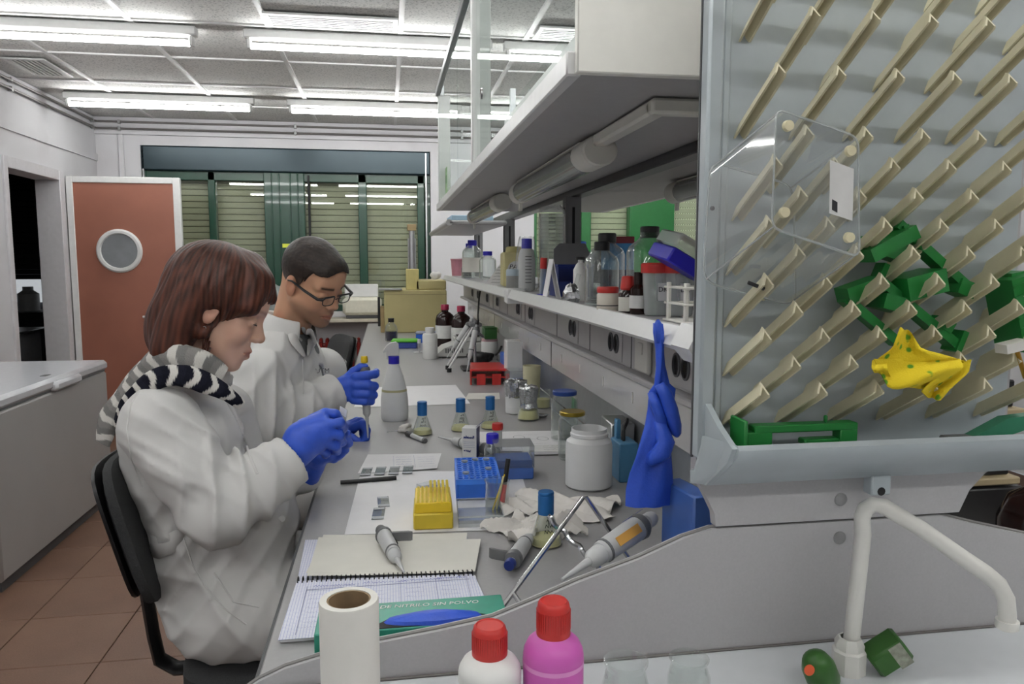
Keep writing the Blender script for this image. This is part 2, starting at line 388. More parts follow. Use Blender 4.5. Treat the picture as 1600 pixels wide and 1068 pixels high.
# ceiling lamps
m_tube = mat('fluorescent_tube', 'fcfdfb', .5, noise=0, emit=TUBE_E)
lamp0 = thing('fluorescent_lamp', 'x', 'ceiling lamp', group='fluorescent ceiling lamps')
L_ = 1.40
g = G(); g.box((0, -.035, -.05), (L_, .035, .0), .006); g.obj('body', m_white, lamp0)
for x in (.015, L_ - .04): G().box((x, -.022, -.105), (x + .022, .022, -.05), .005).obj('lampholder', m_white, lamp0)
G().cyl((.038, 0, -.088), (L_ - .042, 0, -.088), .0165, n=14).obj('tube', m_tube, lamp0)
cols = [-2.42, -.77, .70, 2.2]; rows = [6.42, 4.57, 2.72, .87, -.98]
LAB = {(0, 0): 'leftmost ceiling lamp of the far row, near the wall pipes', (1, 0): 'middle ceiling lamp of the far row, above the green window', (0, 1): 'leftmost ceiling lamp of the nearer row, cut by the frame', (1, 1): 'long ceiling lamp of the nearer row beside the slatted vent',
       (2, 0): 'far ceiling lamp seen through the glass of the wall cabinet', (2, 1): 'nearer ceiling lamp seen through the glass of the wall cabinet'}
first = True
for j, y in enumerate(rows):
    for i, x in enumerate(cols):
        lab = LAB.get((i, j), 'ceiling lamp overhead, %s row from the window, %s from the left wall' % (('first', 'second', 'third', 'fourth', 'fifth')[j], ('first', 'second', 'third', 'fourth')[i]))
        o = lamp0 if first else dup(lamp0)
        first = False; o.location = (x, y, CZ - .004); o['label'] = lab
# vents
def vent(x0, x1, y0, y1, along, label):
    t = thing('ceiling_vent', label, 'vent', (x0, y0, CZ), group='ceiling air vents'); w_, h_ = x1 - x0, y1 - y0
    g = G()
    for a, b in (((0, 0), (w_, .03)), ((0, h_ - .03), (w_, h_)), ((0, .03), (.03, h_ - .03)), ((w_ - .03, .03), (w_, h_ - .03))): g.box((a[0], a[1], -.016), (b[0], b[1], -.005), .003)
    g.obj('frame', m_white, t); G().box((.02, .02, -.006), (w_ - .02, h_ - .02, -.0045)).obj('backing', mat('vent_shadow_grey', '6f6f70', .8), t)
    n = int((h_ if along == 'x' else w_) / .03) - 1
    for k in range(n):
        if along == 'x': G().box((.03, .034 + k * .03, -.0145), (w_ - .03, .034 + k * .03 + .015, -.0085)).obj('slat', m_white, t)
        else: G().box((.034 + k * .03, .03, -.0145), (.034 + k * .03 + .015, h_ - .03, -.0085)).obj('slat', m_white, t)
vent(-.62, .08, 4.22, 4.46, 'x', 'wide slatted white air vent in front of the nearer lamp row')
vent(-2.40, -2.14, 5.40, 5.86, 'y', 'narrow slatted air vent beside the left wall pipes')
vent(.85, 1.45, 4.22, 4.46, 'x', 'slatted air vent seen through the glass wall cabinet')
vent(-1.85, -1.6, 6.7, 6.9, 'x', 'small dark air vent behind the leftmost far lamp')
# ------------------------------------------------------------------ lab furniture
BZ = .90
m_bench = mat('grey_bench_laminate', '9c9b9b', .38, noise=.03, scale=120)
m_panel = mat('pale_grey_panel', 'a9a8a9', .45, noise=.03, scale=60)
m_lam = mat('grey_service_panel', 'b3b1b2', .35, noise=.02)
m_gloss = mat('white_gloss_panel', 'c8c7c7', .12, noise=.02)
m_edge = mat('dark_edge_strip', '4c4c4e', .5)
# bench tops (two sides of the island)
t = thing('lab_bench', 'long grey topped laboratory bench where both people work', 'bench', (0, 0, 0))
g = G(); g.box((-.18, .985, BZ - .03), (.605, 6.95, BZ), .003); g.obj('worktop', m_bench, t)
g = G(); g.box((.609, .985, BZ - .03), (.655, 6.95, BZ), .002); g.obj('rear_strip', m_alu, t)
G().box((-.184, .985, BZ - .029), (-.1795, 6.95, BZ - .002)).obj('edge_strip', m_edge, t)
for y0, y1 in ((1.05, 1.25), (3.45, 4.3), (4.32, 5.2), (5.22, 6.1), (6.12, 6.9)):
    c = G().box((.05, y0, .08), (.58, y1, BZ - .031), .002).obj('cupboard', m_offwhite, t)
    G().box((.048, y0 + .02, .10), (.05, y1 - .02, BZ - .05)).obj('cupboard_door', m_offwhite, c)
for y in (1.3, 2.4, 3.4): G().box((.5, y, 0), (.56, y + .05, BZ - .031)).obj('leg', m_alu, t)
for y in (1.1, 6.8): G().box((.1, y, 0), (.5, y + .06, .085)).obj('plinth', m_edge, t)
t = thing('lab_bench', 'far half of the island bench behind the drying rack', 'bench', (0, 0, 0))
g = G(); g.box((.80, .985, BZ - .03), (1.27, 6.95, BZ), .003); g.obj('worktop', m_offwhite, t)
for y in (1.1, 3.9, 6.7): G().box((.86, y, 0), (.92, y + .05, BZ - .031)).obj('leg', m_alu, t); G().box((1.18, y, 0), (1.24, y + .05, BZ - .031)).obj('leg', m_alu, t)
# service spine
sp = thing('service_spine', 'grey service spine with sockets running along the middle of the bench', 'service panel', (0, 0, 0))
G().box((.625, 1.10, 1.173), (.785, 6.3, 1.3165), .003).obj('duct', m_lam, sp)
G().box((.598, 1.10, 1.155), (.79, 6.3, 1.173), .004).obj('ledge', m_lam, sp)
for y0, y1 in ((1.10, 2.826), (2.834, 4.40), (4.408, 5.9)):
    p = G().box((.618, y0, 1.05), (.63, y1, 1.154), .002).obj('lower_panel', m_gloss, sp)
    for k in range(6):
        yy = y0 + .2 + k * .27
        if yy < y1 - .05: G().box((.6165, yy, 1.09), (.6182, yy + .008, 1.118), .0006).obj('finger_slot', m_offwhite, p)
G().box((.617, 2.8265, 1.05), (.631, 2.8335, 1.154)).obj('joint', m_edge, sp)
G().box((.617, 4.4005, 1.05), (.631, 4.4075, 1.154)).obj('joint', m_edge, sp)
m_sock = mat('dark_socket', '5d5d60', .5)
so = G().lathe([(0, .0), (.021, .0), (.021, .003), (.017, .004), (.016, -.006), (0, -.006)], 20).mesh('socket', m_sock)
fp = G().box((-.002, -.075, -.055), (0, .075, .055), .001).mesh('face_plate', m_lam)
for y in (1.535, 2.03, 2.51, 3.27, 3.6, 4.3, 4.75, 5.25, 5.6):
    f = link('face_plate', fp, sp, loc=(.6245, y, 1.235))
    for dy in (-.026, .026):
        s_ = link('socket', so, f, loc=(-.002, dy, -.008)); s_.rotation_euler = (0, -PI / 2, 0); s_.scale = (1.3, 1.1, 1)
for y in (1.66, 1.88, 2.29, 2.76, 3.43, 3.95, 4.5): G().box((.6235, y - .0015, 1.175), (.6252, y + .0015, 1.315)).obj('joint', m_edge, sp)
sw = G().box((.612, 1.72, 1.18), (.6249, 1.82, 1.295), .005).obj('switch_plate', m_offwhite, sp)
G().box((.609, 1.755, 1.225), (.6125, 1.785, 1.255), .002).obj('rocker', m_offwhite, sw)
G().box((.66, 1.10, BZ), (.675, 5.9, 1.05)).obj('back_rail', m_alu, sp)
# upright posts
po = G().box((.676, -.03, 1.318), (.735, .03, 1.70)).mesh('post', mat('grey_post', '7d7d7e', .4, metal=.4))
pr = thing('shelf_posts', 'grey slotted uprights carrying the shelves and cabinets', 'shelf frame', (0, 0, 0))
for y in (1.32, 2.87, 4.40, 5.90):
    p = link('upright', po, pr, loc=(0, y, 0))
    G().box((.700, -.0315, 1.37), (.71, -.0295, 1.66)).obj('slot', m_dark, p); G().box((.672, -.005, 1.37), (.6755, .005, 1.66)).obj('slot', m_dark, p)
G().box((.702, 1.30, 1.70), (.757, 5.95, 1.745), .003).obj('top_beam', mat('dark_beam', '58585a', .35, metal=.4), pr)
# reagent shelf
m_shelf = mat('white_shelf_edge', 'd6d6d5', .3, noise=.02)
sh = thing('reagent_shelf', 'long white shelf above the bench crowded with bottles', 'shelf', (0, 0, 0))
for y0, y1 in ((1.10, 2.73), (2.79, 6.0)):
    G().box((.455, y0, 1.318), (.672, y1, 1.345), .002).obj('board', m_lam, sh)
    G().add([(.432, y0, 1.322), (.446, y0, 1.352), (.458, y0, 1.352), (.458, y0, 1.315), (.44, y0, 1.315)] + [(.432, y1, 1.322), (.446, y1, 1.352), (.458, y1, 1.352), (.458, y1, 1.315), (.44, y1, 1.315)],
            [(0, 1, 2, 3, 4), (9, 8, 7, 6, 5)] + [(i, (i + 1) % 5, 5 + (i + 1) % 5, 5 + i) for i in range(5)]).obj('front_rail', m_shelf, sh)
g = G(); g.box((.428, 2.73, 1.30), (.50, 2.79, 1.356), .006); g.obj('bracket_cap', m_white, sh)
G().add([(.428, 1.03, 1.325), (.445, 1.03, 1.358), (.51, 1.03, 1.358), (.51, 1.03, 1.30), (.45, 1.03, 1.30)] + [(.428, 1.102, 1.325), (.445, 1.102, 1.358), (.51, 1.102, 1.358), (.51, 1.102, 1.30), (.45, 1.102, 1.30)],
        [(0, 1, 2, 3, 4), (9, 8, 7, 6, 5)] + [(i, (i + 1) % 5, 5 + (i + 1) % 5, 5 + i) for i in range(5)]).obj('end_cap', m_white, sh)
sh2 = thing('reagent_shelf', 'matching shelf on the far side of the bench uprights', 'shelf', (0, 0, 0))
G().box((.74, 1.10, 1.318), (.98, 6.0, 1.345), .002).obj('board', m_lam, sh2)
G().box((.98, 1.10, 1.315), (.995, 6.0, 1.352), .003).obj('front_rail', m_shelf, sh2)
# glass fronted wall cabinet above the shelf
m_cg = glass('cabinet_glass', 'f8faf9', .8, .01, .02, 1.18, .0, .025)
def wall_cabinet(x0, x1, y0, y1, front, label):
    c = thing('glass_cabinet', label, 'cabinet', (0, 0, 0)); z0 = 1.726; z1 = 2.37
    ym = 2.87
    for a, b in ((y0 + .02, ym - .001), (ym + .001, y1)): G().box((x0 + .004, a, z0), (x1, b, z0 + .022), .001).obj('bottom_board', m_panel, c)
    G().box((x0, y0, z0 - .001), (x1 + .0, y0 + .019, z1), .002).obj('end_panel', mat('ivory_cabinet_panel', 'efeee6', .5, noise=.02), c)
    fx = x0 if front < 0 else x1
    G().box((fx - .012, y0 + .02, z0 - .002), (fx + .012, y1, z0 + .034), .003).obj('lower_rail', m_white, c)
    G().box((fx - .012, y0 + .02, z1 - .052), (fx + .012, y1, z1 - .02), .003).obj('upper_rail', mat('dark_alu_rail', '6f7174', .4, metal=.5), c)
    s = 1 if front < 0 else -1
    for k, (a, b, off) in enumerate(((y0 + .03, 2.24, .0), (2.14, 3.1, .012), (3.0, y1 - .01, .0))):
        dd = link('sliding_door', G().box((fx + s * off - .003, a, z0 + .03), (fx + s * off + .003, b, z1 - .05)).mesh('sliding_door', m_cg), c)
        if k == 1: G().lathe([(0, -.0085), (.012, -.0085), (.014, -.012), (.016, -.0065), (0, -.0065)], 16, Matrix.Translation((fx, a + .02, 1.92)) @ Matrix.Rotation(PI / 2, 4, 'Y')).obj('finger_pull', m_steel, dd)
    for yy in (2.48, y1 - .035): G().box((min(fx, fx + s * .062), yy, z0 + .034), (max(fx, fx + s * .062), yy + .035, z1 - .05), .003).obj('stile', m_white, c)
    bx_ = x1 - .006 if front < 0 else x0 + .012
    G().box((bx_ - .003, y0 + .03, z0 + .03), (bx_ + .003, y1 - .01, z1 - .05)).obj('rear_glass', m_cg, c)
    G().box((x0 + .01, y1 - .006, z0 + .02), (x1 - .02, y1, z1 - .05)).obj('end_glass', m_cg, c)
    for xx in (x0 + .002, x1 - .04): G().box((xx, y1 - .03, z0 + .02), (xx + .03, y1 + .002, z1), .002).obj('corner_post', m_alu, c)
    return c
wc = wall_cabinet(.277, .70, 1.10, 4.1, -1, 'glass fronted wall cabinet over the reagent shelf')
wall_cabinet(.76, 1.18, 1.10, 4.1, 1, 'second glass wall cabinet behind, facing the other side')
bx2 = G().box((.297, 1.13, 1.749), (.52, 1.93, 1.808), .004).obj('storage_box', m_white, None, label='flat white box lying inside the glass wall cabinet', cat='box')
lf = thing('leaflet', 'green leaflet taped inside the far end of the glass cabinet', 'leaflet', (.31, 3.95, 1.75))
G().box((0, 0, 0), (.002, .11, .19)).obj('sheet', mat('lime_leaflet', '9cc08a', .5, noise=.2, scale=25), lf)
G().box((-.0006, .02, .03), (.0, .09, .05)).obj('print', mat('leaflet_dark_green', '3d7a4a', .5), lf); G().box((-.0006, .02, .11), (.0, .07, .15)).obj('print', MATS['leaflet_dark_green'], lf)
# lower far shelf beyond the cabinet
fs = thing('upper_shelf', 'plain shelf board past the far end of the glass cabinet', 'shelf', (0, 0, 0))
G().box((.34, 4.25, 1.66), (.672, 6.0, 1.685), .008).obj('board', m_panel, fs)
G().cyl((.345, 4.25, 1.672), (.345, 6.0, 1.672), .018).obj('front_rail', m_lam, fs)
fb = G().box((.36, 4.3, 1.686), (.60, 4.6, 1.716), .003).obj('folder', mat('pale_blue_folder', '9db8cc', .5), None, label='pale blue folder lying on the far upper shelf', cat='folder')
# lamps under the cabinets
m_lampw = mat('cream_lamp_housing', 'd9d8cf', .45, noise=.02); m_diff = glass('lamp_cover', 'e8e8e4', .6, .15, .25, 1.4, .18)
def strip_lamp(x, ys, tail, label):
    l = thing('strip_lamp', label, 'lamp', (x, 0, 1.7235))
    for a, b in ys:
        G().lathe([(0, 0), (.032, .0), (.036, .004), (.036, .11), (.032, .114), (0, .114)], 20, Matrix.Translation((0, a, -.034)) @ Matrix.Rotation(-PI / 2, 4, 'X'), 1.1, .95).obj('end_housing', m_lampw, l)
        G().box((-.02, a + .11, -.006), (.02, b, 0), .002).obj('back_channel', m_lampw, l)
        G().lathe([(.031, 0), (.033, 0), (.033, b - a - .11), (.031, b - a - .11), (.031, 0)], 20, Matrix.Translation((0, a + .112, -.036)) @ Matrix.Rotation(-PI / 2, 4, 'X')).obj('clear_cover', m_diff, l)
        G().cyl((0, a + .12, -.036), (0, b - .05, -.036), .011, n=10).obj('unlit_tube', m_lampw, l)
        G().lathe([(0, 0), (.034, 0), (.036, .004), (.036, .07), (.03, .075), (0, .075)], 20, Matrix.Translation((0, b, -.036)) @ Matrix.Rotation(-PI / 2, 4, 'X')).obj('end_housing', m_lampw, l)
        G().box((-.006, b + .03, -.098), (.006, b + .045, -.068), .002).obj('pull_switch', m_lampw, l)
    if tail:
        G().box((-.016, 1.25, -.026), (.016, ys[0][0] + .01, 0), .005).obj('cable_duct', m_lampw, l); G().box((-.016, 1.235, -.026), (.225, 1.265, 0), .005).obj('cable_duct', m_lampw, l)
    return l
strip_lamp(.455, [(1.60, 2.55), (3.0, 3.95)], True, 'unlit strip lamp under the glass cabinet above the shelf')
strip_lamp(.98, [(1.35, 2.45)], False, 'unlit strip lamp under the rear glass cabinet')
# end panel of the bench with swept top edge, and the sink counter in front
ep = thing('end_panel', 'grey swept end panel closing the bench behind the sink', 'panel', (0, 0, 0))
m_ep = mat('grey_splash_laminate', 'acabac', .4, noise=.03, scale=300)
pts = [(-.195, .80), (-.195, .898), (-.173, .912), (-.14, .926), (-.10, .936), (-.021, .951), (.06, .961), (.133, .972), (.19, .992), (.248, 1.014), (.34, 1.043), (.402, 1.068), (.444, 1.079), (.80, 1.079), (.86, 1.062), (.95, 1.04), (1.15, .98), (1.4, .912), (1.4, .80)]
MY = Matrix.Translation((0, .983, 0)) @ Matrix.Rotation(PI / 2, 4, 'X')
G().prism(pts, .018, MY).obj('splash_board', m_ep, ep)
e = G()
e.tube([(x, .974, z) for x, z in pts[1:-1]], .0035, 6).obj('edge_band', mat('grey_edge_band', '7a7876', .5), ep)
up = [(.448, 1.0825), (.446, 1.10), (.436, 1.12), (.425, 1.14), (.416, 1.155), (.416, 1.9), (.90, 1.9), (.90, 1.155), (.87, 1.14), (.845, 1.115), (.83, 1.0825)]
G().prism(up, .018, MY).obj('upper_board', m_ep, ep)
bo = G().lathe([(.0095, 0), (.0095, .002), (.007, .004), (0, .0045)], 18).mesh('screw_cap', mat('grey_screw_cap', '8c8c8c', .5))
for x, z in ((.637, 1.112), (.638, 1.055)):
    s_ = link('screw_cap', bo, ep, loc=(x, .9655, z)); s_.rotation_euler = (PI / 2, 0, 0)
m_sink = mat('white_sink_counter', 'd3d6d9', .3, noise=.02)
sk = thing('sink_counter', 'white sink counter in the foreground holding bottles and tap', 'counter', (0, 0, 0))
g = G(); g.box((-.25, .30, BZ - .04), (1.45, .9645, BZ - .0), .004); g.obj('top', m_sink, sk)
G().box((-.19, .960, BZ), (1.4, .9645, BZ + .003), .001).obj('sealant_lip', mat('grey_sealant', '6f6b68', .7), sk)
for x in (-.2, 1.35): G().box((x, .35, 0), (x + .05, .93, BZ - .041)).obj('side_panel', m_offwhite, sk)
# chest freezer
fz = thing('chest_freezer', 'large white chest freezer standing by the left edge', 'freezer', (0, 0, 0))
fx = -1.685; y0, y1 = 3.50, 4.86
m_fz = mat('white_freezer_steel', 'a19f9e', .35, noise=.03, scale=4)
G().box((fx - .68, y0, .05), (fx, y1, .80), .012).obj('cabinet', m_fz, fz)
G().box((fx - .66, y0 + .03, .0), (fx - .02, y1 - .03, .052)).obj('base', m_edge, fz)
G().box((fx - .67, y0 + .01, .80), (fx - .006, y1 - .01, .808)).obj('gasket', mat('grey_gasket', '6f7072', .7), fz)
m_lid = mat('freezer_lid_white', 'bfc0c4', .22, noise=.02); lid = G().box((fx - .69, y0 - .006, .807), (fx + .008, y1 + .008, .868), .018).obj('lid', m_lid, fz)
G().box((fx - .03, 4.10, .80), (fx + .03, 4.42, .85), .014).obj('lid_handle', m_lid, lid)
G().box((fx - .09, 4.19, .8675), (fx - .06, 4.25, .8695)).obj('badge', m_edge, lid)
# bench equipment glimpsed in the dark annex room
cn = thing('trolley', 'grey wheeled trolley with a bent handle in the dark side room', 'trolley', (-3.45, 6.9, 0))
G().box((-.35, -.3, .35), (.35, .5, .85), .01).obj('body', mat('dull_grey_metal', '85868a', .5), cn)
G().box((-.4, -.35, .85), (.4, .55, .87), .005).obj('tray', m_steel, cn)
G().tube([(.1, -.3, .87), (.1, -.3, 1.2), (.06, -.3, 1.25), (-.25, -.3, 1.26)], .02, 8).obj('handle', mat('grey_tube', '6a6b6e', .4), cn)
for x in (-.3, .3):
    for y in (-.25, .45): G().box((x - .02, y - .02, 0), (x + .02, y + .02, .36)).obj('leg', m_blk, cn)
for x in (-.12, .18): G().lathe([(0, 0), (.06, 0), (.07, .03), (.05, .05), (0, .06)], 16, Matrix.Translation((x, -.2, .871))).obj('knob', m_blk, cn)
an = thing('peg_board', 'dim drying rack with grey pegs on the side room wall', 'rack', (-2.76, 7.15, 1.15))
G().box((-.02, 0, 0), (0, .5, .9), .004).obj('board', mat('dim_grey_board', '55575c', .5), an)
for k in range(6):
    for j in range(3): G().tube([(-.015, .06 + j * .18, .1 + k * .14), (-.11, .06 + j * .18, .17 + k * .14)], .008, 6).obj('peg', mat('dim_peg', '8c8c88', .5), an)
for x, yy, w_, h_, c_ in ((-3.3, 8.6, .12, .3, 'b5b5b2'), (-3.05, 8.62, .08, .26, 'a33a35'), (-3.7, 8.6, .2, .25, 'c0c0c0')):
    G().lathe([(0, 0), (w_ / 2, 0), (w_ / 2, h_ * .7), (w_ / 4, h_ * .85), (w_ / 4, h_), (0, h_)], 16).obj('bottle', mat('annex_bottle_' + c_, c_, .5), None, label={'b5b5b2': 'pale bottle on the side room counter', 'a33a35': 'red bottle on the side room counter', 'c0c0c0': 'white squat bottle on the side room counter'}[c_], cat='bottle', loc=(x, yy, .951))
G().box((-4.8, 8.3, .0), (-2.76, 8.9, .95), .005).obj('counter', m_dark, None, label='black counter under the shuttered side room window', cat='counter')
# ------------------------------------------------------------------ things on the bench
def B_(px, py, dz=0): return Q(px, py, z=BZ + dz)
m_pap = mat('white_paper', 'e6e5e6', .7, noise=.015); m_card = mat('cream_card', 'd9d7ce', .7, noise=.02)
m_ink = mat('blue_ink', '4a55a8', .6); m_blackink = mat('black_ink', '26262a', .6); m_pencil = mat('grey_ink', '8b8fb0', .6)
m_lg = glass('clear_glassware', 'f8faf9', 1, .02, .14); m_cp = glass('clear_plastic', 'f8f9fa', .8, .05, .22, 1.45, .03)
m_fp = glass('frosted_plastic', 'f6f7f7', .5, .2, .3, 1.4, .28)
m_pe = mat('white_polythene', 'e0e0dd', .45, sss=.0, noise=.03); m_milk = mat('milky_plastic', 'dcdddd', .4, noise=.02)
m_bcap = mat('blue_metal_cap', '276bab', .35, metal=.35); m_blue = mat('blue_plastic', '2a66cc', .35); m_vblue = mat('violet_blue_cap', '2a22b8', .4)
m_rcap = mat('red_plastic', 'c0302a', .38); m_yel = mat('yellow_plastic', 'e2c022', .4); m_grn = mat('green_plastic', '1f7a38', .4); m_lime = mat('lime_plastic', '58b52a', .45)
m_yliq = mat('pale_yellow_liquid', 'e2dba6', .2, noise=.02); m_pgrey = mat('pipette_grey', 'bfc0c0', .4); m_dgrey = mat('dark_grey_plastic', '6a6b6c', .45)
m_navy = mat('navy_plastic', '1c2f7a', .4); m_lbl = mat('white_label', 'dcdcda', .6); m_foil = mat('aluminium_foil', 'c3c5c7', .22, metal=1, bump=.9, bscale=60)
m_tissue = mat('paper_tissue', 'ddd9d3', .85, bump=.3, bscale=80)
m_beige = mat('beige_enamel', 'b3a877', .45, noise=.05, scale=6); m_brown = mat('brown_glass', '24120f', .12, noise=0)
def quad(c, n=8, curl=0, z=None, k=0):
    """paper grid through four corners c (bl, br, tr, tl) with a little curl"""
    a, b, d, e = [Vector(p) for p in c]; P = []
    for i in range(n + 1):
        u = i / n; row = []
        for j in range(n + 1):
            v = j / n; p = (a * (1 - u) + b * u) * (1 - v) + (e * (1 - u) + d * u) * v
            p.z += curl * ((2 * u - 1) ** 4 * .5 + (2 * v - 1) ** 6 * .5) + k * math.sin(3 * u + 5 * v); row.append(p)
        P.append(row)
    return P
def paper(name, label, c, m=m_pap, curl=.001, dz=.0005, cat='paper', k=0):
    P = quad([(p[0], p[1], BZ + dz) for p in c], 8, curl, k=k)
    return G().sheet(P, .0004).obj(name, m, None, label=label, cat=cat)
# papers
paper('paper_sheet', 'large white sheet under the yellow tip box', [(-.095, 1.518), (.30, 1.49), (.34, 1.93), (-.078, 1.985)], dz=.0004)
nt = paper('paper_note', 'handwritten white note beside the glass slides', [(-.085, 1.965), (.122, 1.98), (.145, 2.138), (-.064, 2.158)], dz=.0022)
g = G()
for i in range(5): scribble(g, (.015, 2.11 - i * .026, BZ + .0030), (1, -.01, 0), (0, 1, 0), .045, .008, 14, .0009, i); scribble(g, (.075, 2.10 - i * .024, BZ + .0030), (1, -.01, 0), (0, 1, 0), .05, .006, 16, .0006, i + 9)
for x in (.008, .065): g.box((x, 2.0, BZ + .0029), (x + .0006, 2.13, BZ + .0032))
g.obj('handwriting', m_pencil, nt, smooth=False)
paper('paper_sheet', 'white sheet under the spray bottle', [(-.135, 2.90), (.312, 2.90), (.296, 3.37), (-.11, 3.36)], dz=.0004)
paper('paper_sheet', 'cream slip in front of the red rack', [(.30, 3.0), (.44, 2.98), (.46, 3.13), (.33, 3.14)], m_card, dz=.0004)
fm = paper('printed_form', 'printed form with diagrams behind the blue tip box', [(.26, 2.15), (.52, 2.10), (.55, 2.37), (.27, 2.40)], dz=.0022)
g = G()
for i in range(3):
    for k in range(24):
        a = 2 * PI * k / 24; b = 2 * PI * (k + 1) / 24; cx, cyy = .33 + i * .07, 2.27 + (i % 2) * .03
        g.add([(cx + .018 * math.cos(a), cyy + .025 * math.sin(a), BZ + .0034), (cx + .018 * math.cos(b), cyy + .025 * math.sin(b), BZ + .0034), (cx + .0168 * math.cos(b), cyy + .0235 * math.sin(b), BZ + .0034), (cx + .0168 * math.cos(a), cyy + .0235 * math.sin(a), BZ + .0034)], [(0, 1, 2, 3)])
for i in range(6): scribble(g, (.30 + (i % 2) * .1, 2.18 + i * .03, BZ + .0034), (1, -.12, 0), (.1, 1, 0), .07, .004, 16, .0007, i)
g.obj('print', m_blackink, fm, smooth=False)
bk = thing('booklet', 'thin white booklet on the printed form', 'booklet', (.375, 2.08, BZ + .0035), -.1)
G().box((0, 0, 0), (.17, .075, .009), .001).obj('pages', m_pap, bk); G().box((-.001, -.001, .009), (.171, .076, .0098)).obj('cover', m_lbl, bk)
g = G(); [scribble(g, (.06, .015 + i * .02, .0100), (1, 0, 0), (0, 1, 0), .09, .008, 14, .001, i + 3) for i in range(3)]; g.obj('print', m_blackink, bk, smooth=False)
# cream cards and notebook
paper('card_sheet', 'cream card lying across the notebook, lower of the pair', [(-.150, 1.318), (.125, 1.292), (.15, 1.47), (-.135, 1.505)], m_card, .002, .0062, 'paper')
paper('card_sheet', 'cream card under the grey pipette, upper of the pair', [(-.147, 1.300), (.143, 1.272), (.172, 1.425), (-.143, 1.487)], m_card, .003, .0074, 'paper')
nb = thing('notebook', 'open squared spiral notebook with blue handwriting', 'notebook', (0, 0, BZ))
def squared(N, L, tc):
    v = N.new('ShaderNodeSeparateXYZ'); L.new(tc.outputs['Object'], v.inputs[0]); outs = []
    for ax in (0, 1):
        m1 = N.new('ShaderNodeMath'); m1.operation = 'MULTIPLY'; m1.inputs[1].default_value = 220; L.new(v.outputs[ax], m1.inputs[0])
        f = N.new('ShaderNodeMath'); f.operation = 'FRACT'; L.new(m1.outputs[0], f.inputs[0])
        lt = N.new('ShaderNodeMath'); lt.operation = 'LESS_THAN'; lt.inputs[1].default_value = .16; L.new(f.outputs[0], lt.inputs[0]); outs.append(lt)
    mx = N.new('ShaderNodeMath'); mx.operation = 'MAXIMUM'; L.new(outs[0].outputs[0], mx.inputs[0]); L.new(outs[1].outputs[0], mx.inputs[1])
    c = N.new('ShaderNodeMix'); c.data_type = 'RGBA'; c.inputs[6].default_value = lin('dfe0e8'); c.inputs[7].default_value = lin('a9aed2'); L.new(mx.outputs[0], c.inputs[0])
    return (c.outputs[2],)
m_sq = nodemat('squared_paper', squared, .7)
G().sheet(quad([(-.165, 1.082, .009), (.155, 1.072, .009), (.140, 1.268, .009), (-.162, 1.287, .009)], 8, -.002), .0006).obj('page', m_sq, nb)
G().box((-.163, 1.085, .001), (.143, 1.265, .0065), .001).obj('page_block', m_pap, nb)
G().sheet(quad([(-.163, 1.298, .001), (.139, 1.28, .001), (.15, 1.47, .001), (-.17, 1.50, .001)], 6, .0005), .0006).obj('turned_page', m_sq, nb)
for k in range(38):
    u = k / 37; x, y = -.160 + .298 * u, 1.2885 - .0185 * u
    G().tube([(x, y + .010 * math.sin(a), .0068 + .0068 * math.cos(a)) for a in [2 * PI * i / 10 for i in range(10)]], .0011, 5, True).obj('spiral_ring', m_blk, nb)
g = G()
for i, (x, n) in enumerate(((-.13, .07), (-.05, .08), (.015, .075), (.075, .05))): scribble(g, (x, 1.252 - .06 * (x + .13) * .1, .0104), (1, -.05, 0), (0, 1, 0), n, .006, 26, .0008, i)
g.obj('handwriting', m_ink, nb, smooth=False)
g = G()
for i in range(9):
    for x, n in ((-.135, .06), (-.055, .06), (.02, .06), (.08, .05)): scribble(g, (x, 1.236 - i * .016, .0103), (1, -.05, 0), (0, 1, 0), n * random.uniform(.5, 1), .004, 18, .0004, i * 7 + int(x * 100))
for x in (-.142, -.058, .012, .072, .125): g.box((x, 1.09, .0094), (x + .0007, 1.258, .0100))
g.box((-.142, 1.243, .0096), (.13, 1.2437, .0101)); g.obj('ruled_columns', m_pencil, nb, smooth=False)
# glove box
gb = thing('glove_box', 'teal carton of blue nitrile gloves behind the end panel', 'glove box', (-.105, .992, BZ))
m_teal = mat('teal_carton', '2f8f78', .35, noise=.18, scale=18)
G().box((0, 0, 0), (.265, .083, .056), .0015).obj('carton', m_teal, gb)
G().prism([(.07, .002), (.10, .03), (.13, .042), (.20, .036), (.24, .018), (.25, .002)], .0015, Matrix.Translation((0, 0, .0555))).obj('opening', m_dark, gb)
m_glove = mat('blue_nitrile', '3058cc', .42, noise=.05, scale=60, bump=.15, bscale=250)
G().lathe([(0, 0), (.05, 0), (.045, .006), (.02, .012), (0, .013)], 20, Matrix.Translation((.16, .018, .0555)), 1.4, .34).obj('glove_tuft', m_glove, gb)
text('lettering', 'GUANTES DE NITRILO SIN POLVO', .0135, m_lbl, gb, (.125, .066, .0563), (0, 0, -.03), shear=.15)
